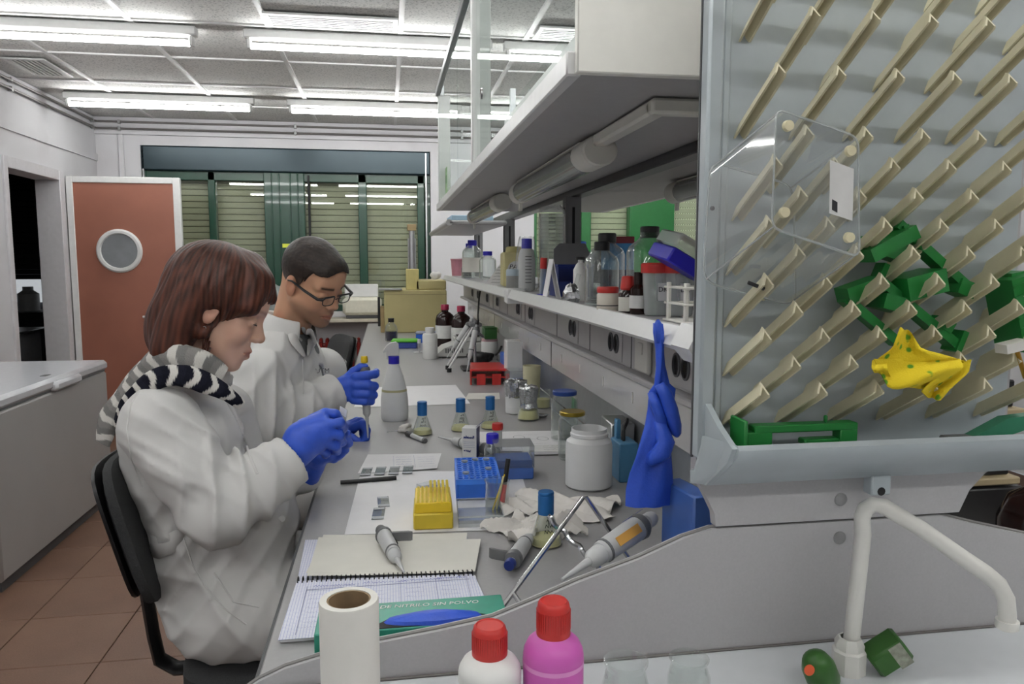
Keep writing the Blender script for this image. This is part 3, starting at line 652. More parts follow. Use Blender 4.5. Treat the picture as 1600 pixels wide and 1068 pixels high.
# pens and slides
def cyl_thing(name, label, cat, p, q, r, m, parts=()):
    p = Vector(p); q = Vector(q); t = thing(name, label, cat, p); d = q - p
    G().cyl((0, 0, 0), d, r, n=12).obj('barrel', m, t)
    for nm, a, b, rr, mm in parts: G().cyl(d * a, d * b, rr, n=12).obj(nm, mm, t)
    return t
pz = BZ + .0062
pen = cyl_thing('marker_pen', 'black marker pen lying on the bench by the white sheet', 'pen', (-.124, 1.878, pz), (.012, 1.896, pz), .0052, m_blk, (('cap', .56, 1.01, .0058, m_blk),))
mk = cyl_thing('marker_pen', 'short white marker with a black cap before the flasks', 'pen', (.058, 2.38, BZ + .008), (.105, 2.28, BZ + .008), .0075, m_pgrey, (('cap', -.12, .22, .008, m_blk), ('plug', .92, 1.02, .0078, m_dgrey)))
m_slide = glass('slide_glass', 'eef1f0', .6, .02, .12, 1.5, .03)
def slide(x, y, a, label, dz=.0014):
    t = thing('glass_slide', label, 'slide', (x, y, BZ + dz), a, group='microscope slides')
    G().box((-.013, -.038, 0), (.013, .038, .001)).obj('pane', m_slide, t)
    G().box((-.013, -.036, .001), (.013, -.020, .0011)).obj('frosted_end', mat('frosted_end', 'b4b7bc', .7), t); G().box((-.012, .026, .001), (.012, .036, .0011)).obj('frosted_end', mat('frosted_end', 'b4b7bc', .7), t)
    G().box((-.0125, -.0375, .001), (-.0095, -.034, .0012)).obj('mark', m_blackink, t); G().box((.0095, .034, .001), (.0125, .0375, .0012)).obj('mark', m_blackink, t)
for k, nm in enumerate(('leftmost glass slide in the row of four', 'second glass slide from the left in the row of four', 'third glass slide from the left in the row of four', 'rightmost glass slide in the row of four')):
    slide(-.063 + k * .036, 1.975 + (k % 2) * .002, -.08, nm, .0034)
slide(-.018, 1.72, .04, 'upper loose glass slide on the large white sheet'); slide(-.028, 1.635, -.05, 'lower loose glass slide on the large white sheet', .0024)
# crystal clear cuvette lid
cl = thing('slide_cover', 'small clear plastic lid lying behind the yellow tip box', 'lid', (.10, 1.80, BZ + .001), .5)
g = G(); g.box((-.025, -.035, 0), (.025, .035, .0015)); g.box((-.025, -.035, 0), (-.0235, .035, .010)); g.box((.0235, -.035, 0), (.025, .035, .010)); g.box((-.025, .0335, 0), (.025, .035, .01)); g.obj('shell', m_cp, cl)
# tip boxes
def tip_box(label, loc, rz, w, d, h, mbase, mtop, cover=None, tips=True):
    t = thing('tip_box', label, 'tip box', loc, rz)
    G().box((0, 0, 0), (w, d, h * .62), .003).obj('base', mbase, t)
    G().box((.003, .003, h * .62), (w - .003, d - .003, h), .0015).obj('rack', mtop, t)
    if tips:
        nx, ny = 8, 12; me = G().lathe([(0, 0), (.0026, 0), (.0029, .006), (.0022, .006), (.002, .001), (0, .001)], 8).mesh('tip', mat('pale_yellow_tip', 'ecd95e', .4))
        for i in range(nx):
            for j in range(ny):
                hh = .009 if (i > 2 and j > 5) else 0
                o = link('tip', me, t, loc=(.010 + i * (w - .02) / (nx - 1), .010 + j * (d - .02) / (ny - 1), h - .002))
                if hh: o.scale = (1, 1, 3.2)
    if cover:
        g = G()
        g.box((-.001, -.001, h), (w + .001, d + .001, h + .0012)) if False else None
        z0, z1 = h * .62, h + cover
        for a, b in (((-.0015, -.0015, z0), (0, d + .0015, z1)), ((w, -.0015, z0), (w + .0015, d + .0015, z1)), ((0, -.0015, z0), (w, 0, z1)), ((0, d, z0), (w, d + .0015, z1)), ((-.0015, -.0015, z1), (w + .0015, d + .0015, z1 + .0015))): g.box(a, b)
        g.obj('clear_cover', m_cp, t)
    return t
tip_box('open yellow pipette tip box on the white sheet', (.044, 1.520, BZ + .001), -.05, .082, .118, .056, mat('translucent_yellow', 'd3b93a', .35), m_yel)
tip_box('blue pipette tip box with a clear closed cover', (.262, 1.852, BZ), -.05, .098, .085, .05, mat('slate_blue_plastic', '4468b0', .35), mat('slate_blue_rack', '4466a8', .4), .036, False)
tip_box('blue and clear tip box behind the foil beaker', (.50, 3.10, BZ), 0, .10, .11, .05, m_blue, m_blue, .045, False)
tr = thing('tray_lid', 'shallow clear plastic tray right of the yellow tip box', 'tray', (.137, 1.52, BZ + .001), -.06)
g = G(); w_, d_, h_ = .095, .125, .022
g.box((0, 0, 0), (w_, d_, .0015)); g.box((0, 0, 0), (.0015, d_, h_)); g.box((w_ - .0015, 0, 0), (w_, d_, h_)); g.box((0, 0, 0), (w_, .0015, h_)); g.box((0, d_ - .0015, 0), (w_, d_, h_)); g.obj('shell', m_cp, tr)
g = G(); g.tube([(0, 0, h_), (w_, 0, h_), (w_, d_, h_), (0, d_, h_)], .0016, 6, True); g.obj('rim', m_fp, tr)
# blue tube rack with holes (bars between the holes are real)
def tube_rack(label, loc, rz):
    t = thing('tube_rack', label, 'rack', loc, rz); w, d, h = .105, .20, .05; nx, ny = 7, 11
    g = G(); cx, cyy = (w - .008) / nx, (d - .008) / ny
    v = []; f = []
    n = 12
    for i in range(nx):
        for j in range(ny):
            x0, y0 = .004 + i * cx, .004 + j * cyy; xc, yc = x0 + cx / 2, y0 + cyy / 2; o = len(v)
            for k in range(n):
                a = 2 * PI * (k + .5) / n; ca, sa = math.cos(a), math.sin(a); s = min(cx / 2 / max(abs(ca), 1e-6), cyy / 2 / max(abs(sa), 1e-6))
                v += [(xc + ca * s, yc + sa * s, h), (xc + ca * cx * .42, yc + sa * cyy * .40, h), (xc + ca * cx * .42, yc + sa * cyy * .40, h - .018)]
            for k in range(n):
                a, b = o + 3 * k, o + 3 * ((k + 1) % n); f += [(a, b, b + 1, a + 1), (a + 1, b + 1, b + 2, a + 2)]
    g.add(v, f)
    g.box((0, 0, h - .012), (.004, d, h)); g.box((w - .004, 0, h - .012), (w, d, h)); g.box((.004, 0, h - .012), (w - .004, .004, h)); g.box((.004, d - .004, h - .012), (w - .004, d, h))
    o = g.obj('perforated_top', mat('bright_blue_plastic', '3f7ee6', .35), t, smooth=False)
    G().box((.004, .004, h - .030), (w - .004, d - .004, h - .028)).obj('lower_shelf', mat('hole_shade_blue', '10285c', .6), t)  # shelf coloured darker than the rack, painting in the shade inside the holes
    for x in (0, w - .006):
        for y in (0, d - .02): G().box((x, y, 0), (x + .006, y + .02, h - .012), .001).obj('leg', m_blue, t)
        G().box((x, .02, .0), (x + .006, d - .02, .008), .001).obj('side_rail', m_blue, t)
    for y in (0, d - .004): G().box((.006, y, .004), (w - .006, y + .004, h - .012)).obj('end_wall', m_blue, t)
    for (i, j) in ((1, 2), (1, 8), (5, 4), (3, 9), (5, 9)):
        x, y = .004 + (i + .5) * cx, .004 + (j + .5) * cyy
        tb = G().lathe([(0, h - .021), (.003, h - .02), (.0052, h - .004), (.0052, h + .001), (.008, h + .0015), (.008, h + .005), (0, h + .005)], 14, Matrix.Translation((x, y, 0))).obj('microtube', m_fp, t)
    return t
tube_rack('blue perforated tube rack on the corner of the white sheet', (.148, 1.700, BZ + .001), -.07)
# flasks
def lathe_thing(name, label, cat, loc, parts, rz=0, group=None, n=28):
    t = thing(name, label, cat, loc, rz, group)
    for nm, prof, m in parts: G().lathe(prof, n).obj(nm, m, t)
    return t
FL = [('glass', [(0, .0012), (.029, .0012), (.0325, .004), (.032, .010), (.014, .066), (.0125, .075), (.0125, .092), (.0118, .092), (.0118, .075), (.0133, .066), (.0313, .010), (.030, .004), (0, .0025)], m_lg),
      ('medium', [(0, .003), (.0305, .0035), (.0305, .009), (.0275, .017), (0, .017)], m_yliq),
      ('cap', [(.0150, .062), (.0158, .0625), (.0158, .098), (.0150, .1), (.0158, .102), (.0158, .105), (.0145, .107), (0, .107)], m_bcap)]
FLAB = [(.103, 2.406, 'blue capped flask of yellow medium beside the cotton wad'), (.23, 2.442, 'middle blue capped flask in the row behind the pipette'), (.331, 2.464, 'blue capped flask behind the red capped tube'), (.298, 1.404, 'blue capped flask among the crumpled tissues')]
for i, (x, y, lb) in enumerate(FLAB):
    t = lathe_thing('erlenmeyer_flask', lb, 'flask', (x, y, BZ), FL, rz=i * .7, group='blue capped flasks')
    g = G()
    for k in range(3): scribble(g, (-.012 + .004 * k, -.0235 + .0045 * k, .03 + .010 * k), (1, .05, 0), (0, .28, 1), .022 - k * .004, .007, 7, .0012, i * 3 + k)
    c = g.obj('writing', m_blackink, t, smooth=False)
    t.rotation_euler = (0, 0, .15)
t = lathe_thing('spray_bottle', 'milky spray bottle with a blue collar and white head', 'spray bottle', (.017, 2.653, BZ), [
    ('bottle', [(0, 0), (.043, 0), (.047, .006), (.0485, .03), (.0475, .075), (.043, .11), (.033, .15), (.024, .18), (.019, .195), (.018, .205), (0, .205)], m_milk),
    ('liquid_band', [(.0432, .11), (.0437, .106), (.0441, .102)], mat('yellow_stain', 'b9b58d', .5)),
    ('collar', [(.0, .198), (.0185, .198), (.019, .20), (.019, .224), (.017, .226), (0, .226)], m_vblue)])
g = G(); g.prism([(-.022, .228), (.016, .228), (.018, .245), (.017, .268), (.008, .275), (-.012, .272), (-.024, .262), (-.036, .243), (-.034, .238), (-.024, .246)], .024, Matrix.Translation((0, .012, 0)) @ Matrix.Rotation(PI / 2, 4, 'X'))
g.obj('spray_head', m_white, t); G().tube([(-.016, 0, .244), (-.024, 0, .23), (-.022, 0, .215)], .004, 6, flat=.8).obj('trigger', m_white, t)
# cotton wad with a stick
def blob(name, m, par, c, r, seed, n=3, amp=.25, sq=(1, 1, 1), **k):
    b = bmesh.new(); bmesh.ops.create_icosphere(b, subdivisions=n, radius=1); rr = np.random.default_rng(seed); ph = rr.uniform(0, 6.28, (6, 3)); fr = rr.uniform(2, 6, (6, 3))
    for v in b.verts:
        p = np.array(v.co); d = 1 + amp * np.mean([math.sin(p[0] * fr[i, 0] + ph[i, 0]) * math.sin(p[1] * fr[i, 1] + ph[i, 1]) * 1.6 + .7 * math.sin(p[2] * fr[i, 2] + ph[i, 2]) for i in range(6)])
        v.co = Vector((c[0] + p[0] * r * d * sq[0], c[1] + p[1] * r * d * sq[1], c[2] + p[2] * r * d * sq[2]))
    me = bpy.data.meshes.new(name); b.to_mesh(me); b.free(); me.polygons.foreach_set('use_smooth', [True] * len(me.polygons)); me.materials.append(m)
    return link(name, me, par, **k)
ct = thing('cotton_wad', 'white cotton wad on a thin stick left of the flask', 'cotton', (.05, 2.44, BZ))
blob('wad', m_tissue, ct, (0, 0, .013), .02, 3, 3, .5, (1.15, .8, .65)); G().tube([(-.06, .0, .004), (-.012, 0, .009)], .0012, 6).obj('stick', m_pe, ct)
# pipettes
def pipette(label, tip, tail, cap=m_blue, roll=0, cat='pipette', k=1.0):
    """mechanical pipette: local +Z from nozzle tip to plunger"""
    tip = Vector(tip); tail = Vector(tail); d = tail - tip; t = thing('pipette', label, cat, tip)
    t.rotation_mode = 'QUATERNION'; t.rotation_quaternion = d.to_track_quat('Z', 'Y') @ Matrix.Rotation(roll, 3, 'Z').to_quaternion()
    L = d.length / k; t.scale = (k, k, k)
    G().lathe([(0, 0), (.0018, 0), (.0042, .18 * L), (.0052, .24 * L), (.0052, .27 * L), (0, .27 * L)], 14).obj('nozzle', m_pgrey, t)
    G().lathe([(0, .26 * L), (.006, .265 * L), (.0115, .30 * L), (.0125, .36 * L), (.0118, .40 * L), (0, .41 * L)], 16).obj('ejector_sleeve', m_pgrey, t)
    G().lathe([(0, .39 * L), (.0125, .395 * L), (.0135, .45 * L), (.0145, .70 * L), (.0145, .82 * L), (.012, .85 * L), (0, .855 * L)], 18, None, 1, 1.12).obj('body', m_pgrey, t)
    G().lathe([(.0132, .425 * L), (.0140, .427 * L), (.0142, .445 * L), (.0137, .447 * L)], 18, None, 1, 1.12).obj('ring', m_dgrey, t)
    G().lathe([(0, .80 * L), (.0158, .805 * L), (.0165, .84 * L), (.014, .87 * L), (0, .875 * L)], 18, None, 1, 1.1).obj('shoulder', m_dgrey, t)
    G().prism([(-.013, .80 * L), (-.045, .765 * L), (-.052, .735 * L), (-.047, .725 * L), (-.030, .75 * L), (-.013, .76 * L)], .018, Matrix.Translation((0, .009, 0)) @ Matrix.Rotation(PI / 2, 4, 'X')).obj('finger_hook', m_dgrey, t)
    b_ = G().lathe([(0, .86 * L), (.006, .86 * L), (.006, .93 * L), (0, .93 * L)], 12).obj('plunger', m_pgrey, t)
    G().lathe([(0, .92 * L), (.0095, .92 * L), (.0105, .93 * L), (.0105, .975 * L), (.009, L), (0, L)], 16).obj('button', cap, b_)
    G().box((-.0135, -.006, .55 * L), (-.0152, .006, .66 * L)).obj('volume_window', m_blackink, t)
    return t
pipette('grey pipette lying on the cream card', B_(631, 893, .016), B_(594, 826, .030), m_dgrey, .0)
p2 = pipette('grey pipette with a blue button beside the chrome stand', B_(836, 826, .016), Q(795, 884, z=BZ + .022), m_navy, 0)
pipette('grey pipette lying in front of the blue capped flasks', B_(685, 682, .012), B_(775, 705, .022), m_pgrey, 0)
# small upright things
md = thing('medicine_box', 'white and blue carton standing behind the tube rack', 'box', (.200, 2.09, BZ), -.32)
G().box((0, 0, 0), (.042, .042, .086), .0008).obj('carton', m_lbl, md); G().box((.0421, -.0006, 0), (.0427, .0426, .086)).obj('blue_side', m_navy, md)
G().prism([(0, 0), (.03, .0), (.028, .02), (.004, .018)], .0008, Matrix.Translation((.038, .012, .086)) @ Matrix.Rotation(-.7, 4, 'Y')).obj('flap', m_navy, md)
g = G(); scribble(g, (.005, -.0004, .056), (1, 0, 0), (0, 0, 1), .032, .006, 22, .0016, 3); scribble(g, (.005, -.0004, .02), (1, 0, -.2), (0, 0, 1), .022, .006, 12, .0016, 5); g.obj('brand_print', m_navy, md, smooth=False)
g = G(); [g.box((.005, -.0008, .046 - k * .005), (.037, -.0002, .0468 - k * .005)) for k in range(4)]; g.obj('print', m_pencil, md)
lathe_thing('glass_bottle', 'clear glass bottle with a violet screw cap', 'bottle', (.268, 1.95, BZ), [('glass', [(0, .001), (.02, .001), (.0225, .004), (.0225, .058), (.019, .068), (.014, .074), (.014, .082), (.013, .082), (.013, .072), (.0215, .056), (.0215, .004), (0, .003)], m_lg), ('cap', [(0, .074), (.0165, .074), (.017, .076), (.017, .096), (.0155, .099), (0, .099)], m_vblue)])
lathe_thing('sample_tube', 'small clear tube with a red screw cap', 'tube', (.312, 2.16, BZ), [('tube', [(0, .0005), (.0125, .0005), (.013, .002), (.013, .07), (.0125, .07), (.0125, .003), (0, .002)], m_fp), ('cap', [(0, .062), (.0155, .062), (.0165, .066), (.0165, .078), (.015, .081), (0, .081)], m_rcap)])
bk_ = thing('glass_beaker', 'small glass beaker holding swabs beside the tube rack', 'beaker', (.232, 1.615, BZ))
G().lathe([(0, .001), (.024, .001), (.027, .005), (.027, .066), (.029, .072), (.0285, .073), (.0262, .067), (.0262, .006), (0, .003)], 28).obj('glass', m_lg, bk_)
for nm, x0, y0, x1, y1, r, m in (('swab', -.01, 0, .018, .005, .002, m_yel), ('swab', 0, .008, .012, -.012, .0022, m_yliq), ('swab', -.008, -.008, .004, .018, .002, m_lg)): G().cyl((x0, y0, .004), (x1, y1, .082), r, n=8).obj(nm, m, bk_)
cyl_thing('marker_pen', 'dark pen standing inside the small beaker', 'pen', (.240, 1.61, BZ + .004), (.259, 1.628, BZ + .115), .0055, m_blk, (('grip', .1, .5, .0058, m_rcap),))
# tissues
def tissue(label, c, w, d, seed, hgt=.03, rz=0):
    r = np.random.default_rng(seed); n = 22; P = []; ph = r.uniform(0, 6.28, 12); fr = r.uniform(2, 9, 12)
    for i in range(n):
        row = []
        for j in range(n):
            u, v = i / (n - 1) - .5, j / (n - 1) - .5
            z = sum(math.sin(u * fr[k] * 2 + v * fr[k + 6] * 2 + ph[k]) / (1 + .3 * k) for k in range(6)); z = abs(z) * hgt * .45 * (1 - 1.2 * max(abs(u), abs(v)) ** 2) + .002
            row.append((u * w + .012 * math.sin(6 * v + ph[2]), v * d + .012 * math.sin(7 * u + ph[4]), z))
        P.append(row)
    o = G().sheet(P, .0008).obj('tissue', m_tissue, None, label=label, cat='tissue', loc=c, rz=rz, ang=80); return o
tissue('crumpled paper tissue in front of the white plastic jar', (.375, 1.60, BZ), .24, .15, 4, .028, -.3)
tissue('crumpled paper tissue left of the blue capped flask', (.262, 1.47, BZ), .10, .11, 8, .05, .4)
tissue('paper tissue wad between the flask and the chrome stand', (.335, 1.455, BZ), .075, .06, 11, .04, .2)
# chrome wire pipette stand
st = thing('wire_stand', 'chrome wire pipette stand leaning behind the end panel', 'stand', (0, 0, 0))
A_ = Q(772, 932, y=1.07); Bp = Q(930, 775, y=1.27); Cp = Q(1000, 850, y=1.22)
m_chrome = mat('chrome_wire', 'c9cacc', .12, metal=1, noise=0)
zf = BZ + .006
P0 = Vector((.150, 1.095, zf)); P1 = Vector((.335, 1.265, 1.035)); P2 = Vector((.43, 1.245, zf))
G().tube([P0 + Vector((.03, -.07, 0)), P0, P1, P1 + Vector((.006, 0, .001)), P2], .0042, 8).obj('side_frame', m_chrome, st)
o2 = Vector((.02, -.095, 0))
G().tube([P0 + o2 * .6, P0 + o2, P1 + o2 * .75, P2 + o2], .0042, 8).obj('side_frame', m_chrome, st) if False else None
G().tube([P0.lerp(P1, .2), P0.lerp(P1, .2) + Vector((.02, -.045, -.022))], .004, 8).obj('strut', m_chrome, st)
dr = [P0.lerp(P1, .62) + Vector((.0, .035, .03)), P0.lerp(P1, .62) + Vector((.085, -.03, -.05))]
G().tube([dr[0].lerp(dr[1], k / 24) + Vector((.0022 * math.cos(k), 0, .0022 * math.sin(k))) for k in range(25)], .0045, 8).obj('twisted_rod', m_chrome, st)
G().tube([Vector((.35, 1.15, zf)), Vector((.52, 1.14, zf)), Vector((.50, 1.22, BZ + .05))], .004, 8).obj('foot_wire', m_chrome, st)
pp = pipette('white pipette with an orange scale resting on the chrome stand', Q(878, 905, y=1.06), Q(1020, 808, y=1.21), m_pgrey, 2.5, k=1.25)
G().box((.0145, -.006, .10), (.0152, .006, .15)).obj('scale_label', mat('orange_label', 'e0a850', .5), pp); text('lettering', 'pipetman', .012, m_ink, pp, (0, -.0168, .165), (PI / 2, -PI / 2, 0))
# jars
t = lathe_thing('plastic_jar', 'large open white plastic jar near the spine', 'jar', (.483, 1.77, BZ), [('body', [(0, .001), (.052, .001), (.0575, .006), (.0575, .105), (.055, .115), (.046, .122), (.044, .126), (.046, .128), (.046, .134), (.0435, .137), (.0435, .146), (.0415, .146), (.041, .125), (.054, .108), (.0555, .007), (0, .004)], m_milk)], n=40)
def glass_jar(label, x, y, r, h, lidm):
    return lathe_thing('glass_jar', label, 'jar', (x, y, BZ), [('glass', [(0, .001), (r * .9, .001), (r, .008), (r, h * .78), (r * .93, h * .86), (r * .82, h * .9), (r * .82, h * .97), (r * .8, h * .97), (r * .8, h * .9), (r * .97, h * .78), (r * .97, .009), (0, .004)], m_lg), ('lid', [(0, h * .93), (r * .86, h * .93), (r * .9, h * .94), (r * .9, h), (r * .84, h * 1.015), (0, h * 1.01)], lidm)], n=36)
glass_jar('glass jar with a gold lid behind the white plastic jar', .505, 2.03, .04, .135, mat('gold_lid', 'a8903a', .3, metal=.8))
glass_jar('glass jar with a blue rim lid nearer the spine', .535, 2.25, .042, .155, mat('blue_jar_lid', '27458f', .35))
# foil beaker and flask
fb_ = thing('foil_beaker', 'white beaker covered with crumpled foil', 'beaker', (.458, 2.70, BZ))
G().lathe([(0, .001), (.035, .001), (.038, .004), (.039, .095), (0, .095)], 30).obj('beaker', m_milk, fb_)
def crinkle(g, prof, n, amp, seed):
    r = np.random.default_rng(seed); o = len(g.v); g.lathe(prof, n)
    for i in range(o, len(g.v)):
        x, y, z = g.v[i]; k = 1 + amp * r.normal(); g.v[i] = (x * k, y * k, z + .002 * r.normal())
    return g
crinkle(G(), [(.040, .062), (.041, .085), (.042, .10), (.041, .118), (.036, .122), (.015, .120), (0, .121)], 40, .025, 2).obj('foil', m_foil, fb_, ang=15)
fe = thing('foil_flask', 'yellow medium flask with a crumpled foil cap', 'flask', (.482, 2.575, BZ))
G().lathe([(0, .001), (.036, .001), (.040, .005), (.038, .018), (.022, .07), (.020, .09), (.019, .09), (.021, .07), (.037, .018), (.038, .006), (0, .003)], 32).obj('glass', m_lg, fe)
G().lathe([(0, .0035), (.0375, .006), (.0362, .018), (.030, .036), (0, .036)], 28).obj('medium', m_yliq, fe)
crinkle(G(), [(.032, .045), (.028, .06), (.031, .085), (.035, .112), (.030, .120), (0, .121)], 36, .04, 5).obj('foil', m_foil, fe, ang=15)
blob('foil_scrap', m_foil, None, (0, 0, .008), .016, 9, 2, .6, (1.3, .9, .45), label='scrap of crumpled foil beside the flask', cat='foil', loc=(.535, 2.60, BZ))
# red rack
rr = thing('tube_rack', 'red plastic tube rack with legs at the middle of the bench', 'rack', (.36, 3.36, BZ), -.12); w_, d_ = .17, .24
G().box((0, 0, .062), (w_, d_, .072), .002).obj('top_plate', m_rcap, rr); G().box((.006, .006, .030), (w_ - .006, d_ - .006, .036), .001).obj('middle_plate', m_rcap, rr)
for x in (0, w_ - .008):
    G().box((x, 0, .012), (x + .008, d_, .064), .001).obj('side_wall', m_rcap, rr)
    for y in (.0, d_ / 2 - .01, d_ - .02): G().box((x, y, 0), (x + .008, y + .02, .014), .001).obj('leg', m_rcap, rr)
for x in (.03, .10): G().box((x, -.002, .0), (x + .04, .004, .05), .001).obj('end_wall', m_rcap, rr)
# row at the far end of the bench
lathe_thing('plastic_bottle', 'square shouldered white plastic bottle', 'bottle', (.235, 4.34, BZ), [('body', [(0, 0), (.040, 0), (.043, .004), (.043, .135), (.038, .145), (.024, .148), (.024, .155), (0, .155)], m_pe), ('cap', [(0, .153), (.027, .153), (.027, .178), (.025, .18), (0, .18)], m_white)], n=4 * 6)
def dark_bottle(x, y, label):
    t = lathe_thing('reagent_bottle', label, 'bottle', (x, y, BZ), [('glass', [(0, 0), (.060, 0), (.063, .004), (.063, .175), (.055, .205), (.035, .222), (.023, .228), (.023, .245), (0, .245)], m_brown), ('cap', [(0, .24), (.0265, .24), (.0265, .272), (.024, .276), (0, .276)], mat('crimson_cap', 'a12248', .4))])
    G().lathe([(.0634, .055), (.0638, .055), (.0638, .14), (.0634, .14)], 28).obj('label_band', m_lbl, t)
dark_bottle(.37, 4.98, 'left dark brown bottle with a crimson cap'); dark_bottle(.46, 4.80, 'right dark brown bottle with a crimson cap and white label')
pb = lathe_thing('media_bottle', 'glass bottle half full of purple liquid', 'bottle', (.02, 5.35, BZ), [('glass', [(0, .001), (.042, .001), (.045, .005), (.045, .085), (.038, .11), (.020, .130), (.017, .14), (.016, .14), (.019, .128), (.037, .108), (.044, .085), (.044, .006), (0, .004)], m_lg), ('liquid', [(0, .005), (.0435, .006), (.0435, .07), (0, .07)], mat('purple_liquid', '1d1236', .15)), ('cap', [(0, .135), (.021, .135), (.021, .162), (0, .163)], m_blk)])
lb = thing('lunch_box', 'shallow blue box with a lime green lid', 'box', (.02, 4.88, BZ), -.1); G().box((0, 0, 0), (.16, .11, .04), .006).obj('tub', mat('translucent_blue', '3a4fa0', .35), lb); G().box((-.006, -.006, .04), (.166, .116, .056), .006).obj('lid', m_lime, lb)
b2 = thing('storage_box', 'small blue box with a grey lid near the beige device', 'box', (.185, 5.20, BZ), -.1); G().box((0, 0, 0), (.15, .1, .06), .004).obj('tub', m_blue, b2); G().box((-.003, -.003, .06), (.153, .103, .075), .004).obj('lid', mat('grey_lid', '8d93a8', .4), b2)
tp = thing('tap_fitting', 'small white and steel tap piece before the blue box', 'fitting', (.15, 4.62, BZ)); G().tube([(0, 0, .004), (.03, 0, .004), (.06, .01, .008)], .006, 8).obj('tail', m_white, tp); G().cyl((.035, 0, .005), (.035, 0, .075), .006).obj('stem', m_steel, tp); G().cyl((.035, 0, .06), (.035, 0, .085), .011).obj('head', m_white, tp)
# balance
bal = thing('vortex_balance', 'light grey sloped bench balance beside the dark bottles', 'balance', (.28, 4.32, BZ))
G().prism([(0, .008), (.30, .008), (.30, .085), (.12, .085), (.035, .055), (0, .025)], .22, Matrix.Translation((0, .25, 0)) @ Matrix.Rotation(PI / 2, 4, 'X')).obj('housing', mat('pale_instrument_grey', 'b9b9b5', .45), bal)
G().box((.10, .08, .085), (.26, .22, .115), .006).obj('head', mat('pale_instrument_grey', 'b9b9b5', .45), bal); G().box((.12, .09, .115), (.25, .21, .120), .002).obj('pan', m_blk, bal)
for k in range(9): G().box((.045 + k * .012, .027, .030), (.050 + k * .012, .0295, .055)).obj('vent_slot', m_blk, bal)
for x in (.02, .26): G().cyl((x, .06, 0), (x, .06, .01), .012).obj('foot', m_blk, bal); G().cyl((x, .2, 0), (x, .2, .01), .012).obj('foot', m_blk, bal)
# pipette carousel
ps = thing('pipette_stand', 'pipette stand with splayed white arms', 'stand', (.44, 3.86, BZ))
G().box((-.07, -.08, 0), (.07, .08, .012), .004).obj('base', m_blk, ps); G().cyl((0, 0, .01), (0, 0, .26), .008).obj('post', m_steel, ps)
G().box((-.03, -.06, .225), (.03, .06, .245), .004).obj('head', m_dgrey, ps)
for y in (-.05, .05): G().tube([(-.01, y, .23), (-.14, y - .03, .02)], .006, 8).obj('arm', m_white, ps); G().cyl((-.14, y - .03, 0), (-.14, y - .03, .02), .012).obj('foot', m_blk, ps)
pipette('white pipette hanging at the front of the pipette stand', (.375, 3.66, BZ + .01), (.44, 3.74, BZ + .262), m_blk, 1.0)
pipette('slim pipette hanging at the left of the pipette stand', (.30, 3.93, BZ + .055), (.435, 3.905, BZ + .262), m_pgrey, 2.0)
dk = blob('pouch', m_blk, None, (0, 0, .03), .06, 21, 3, .3, (1.2, .9, .5), label='black cloth pouch behind the pipette stand', cat='pouch', loc=(.50, 4.12, BZ))
cb = G().tube([(.62, 5.05, 1.30), (.60, 5.0, 1.22), (.585, 4.95, 1.10), (.58, 4.85, 1.0), (.56, 4.7, .93), (.57, 4.5, .91), (.60, 4.3, .908), (.60, 4.1, .96), (.6, 4.0, 1.0)], .006, 8).obj('power_cable', m_blk, None, label='black power cable plugged into the service spine', cat='cable')
gbx = thing('storage_box', 'dark green box behind the pipette stand', 'box', (.535, 4.2, 1.02)); G().box((0, 0, 0), (.07, .12, .06), .003).obj('carton', mat('dark_green_card', '2c5c26', .5), gbx); G().box((-.002, -.002, .06), (.072, .122, .066), .002).obj('lid', mat('dark_green_card', '2c5c26', .5), gbx)
wj = lathe_thing('plastic_jar', 'squat white jar below the dark green box', 'jar', (.57, 4.26, BZ), [('body', [(0, 0), (.045, 0), (.048, .006), (.048, .1), (.043, .11), (0, .11)], m_pe), ('lid', [(0, .1), (.046, .1), (.046, .119), (0, .119)], mat('pinkish_lid', 'c4a0a4', .5))])
# boxes and beakers at the spine
for x, y, w_, d_, h_, m, lb, ct_ in ((.52, 3.30, .07, .09, .20, m_white, 'tall white carton standing behind the red rack', 'box'), (.53, 3.46, .07, .12, .12, m_blue, 'blue carton at the spine behind the red rack', 'box'), (.50, 2.92, .055, .05, .045, m_white, 'low white box behind the foil flask', 'box')):
    t = thing('carton', lb, ct_, (x, y, BZ)); G().box((0, 0, 0), (w_, d_, h_), .002).obj('carton_body', m, t); G().box((.002, .002, h_), (w_ - .002, d_ - .002, h_ + .003), .001).obj('flap', m, t)
lathe_thing('measuring_jug', 'tall cream plastic jug near the spine', 'jug', (.565, 2.95, BZ), [('body', [(0, 0), (.03, 0), (.033, .004), (.036, .14), (.034, .14), (.031, .006), (0, .004)], mat('cream_plastic', 'c9c5a4', .45))])
lathe_thing('glass_beaker', 'small beaker of pale liquid beside the cream jug', 'beaker', (.575, 2.78, BZ), [('glass', [(0, .001), (.028, .001), (.03, .004), (.03, .07), (.029, .07), (.029, .005), (0, .003)], m_lg), ('liquid', [(0, .004), (.0285, .005), (.0285, .035), (0, .035)], m_yliq)])
gl = thing('marker_box', 'green box of pens against the spine', 'box', (.60, 2.39, .955)); G().box((0, 0, 0), (.012, .035, .05), .001).obj('case', m_grn, gl)
for k in range(3): G().cyl((.006, .007 + k * .010, .045), (.006, .007 + k * .010, .068), .004, n=8).obj('cap', m_card, gl)
bd = thing('drawer_unit', 'grey metal drawer unit behind the white plastic jar', 'drawer unit', (.585, 1.92, BZ), -.05); G().box((0, 0, 0), (.065, .12, .12), .003).obj('shell', m_steel, bd); G().box((-.002, .01, .01), (0, .11, .09), .002).obj('drawer', m_alu, bd); G().box((-.006, .05, .02), (-.002, .07, .035)).obj('handle', m_blk, bd)
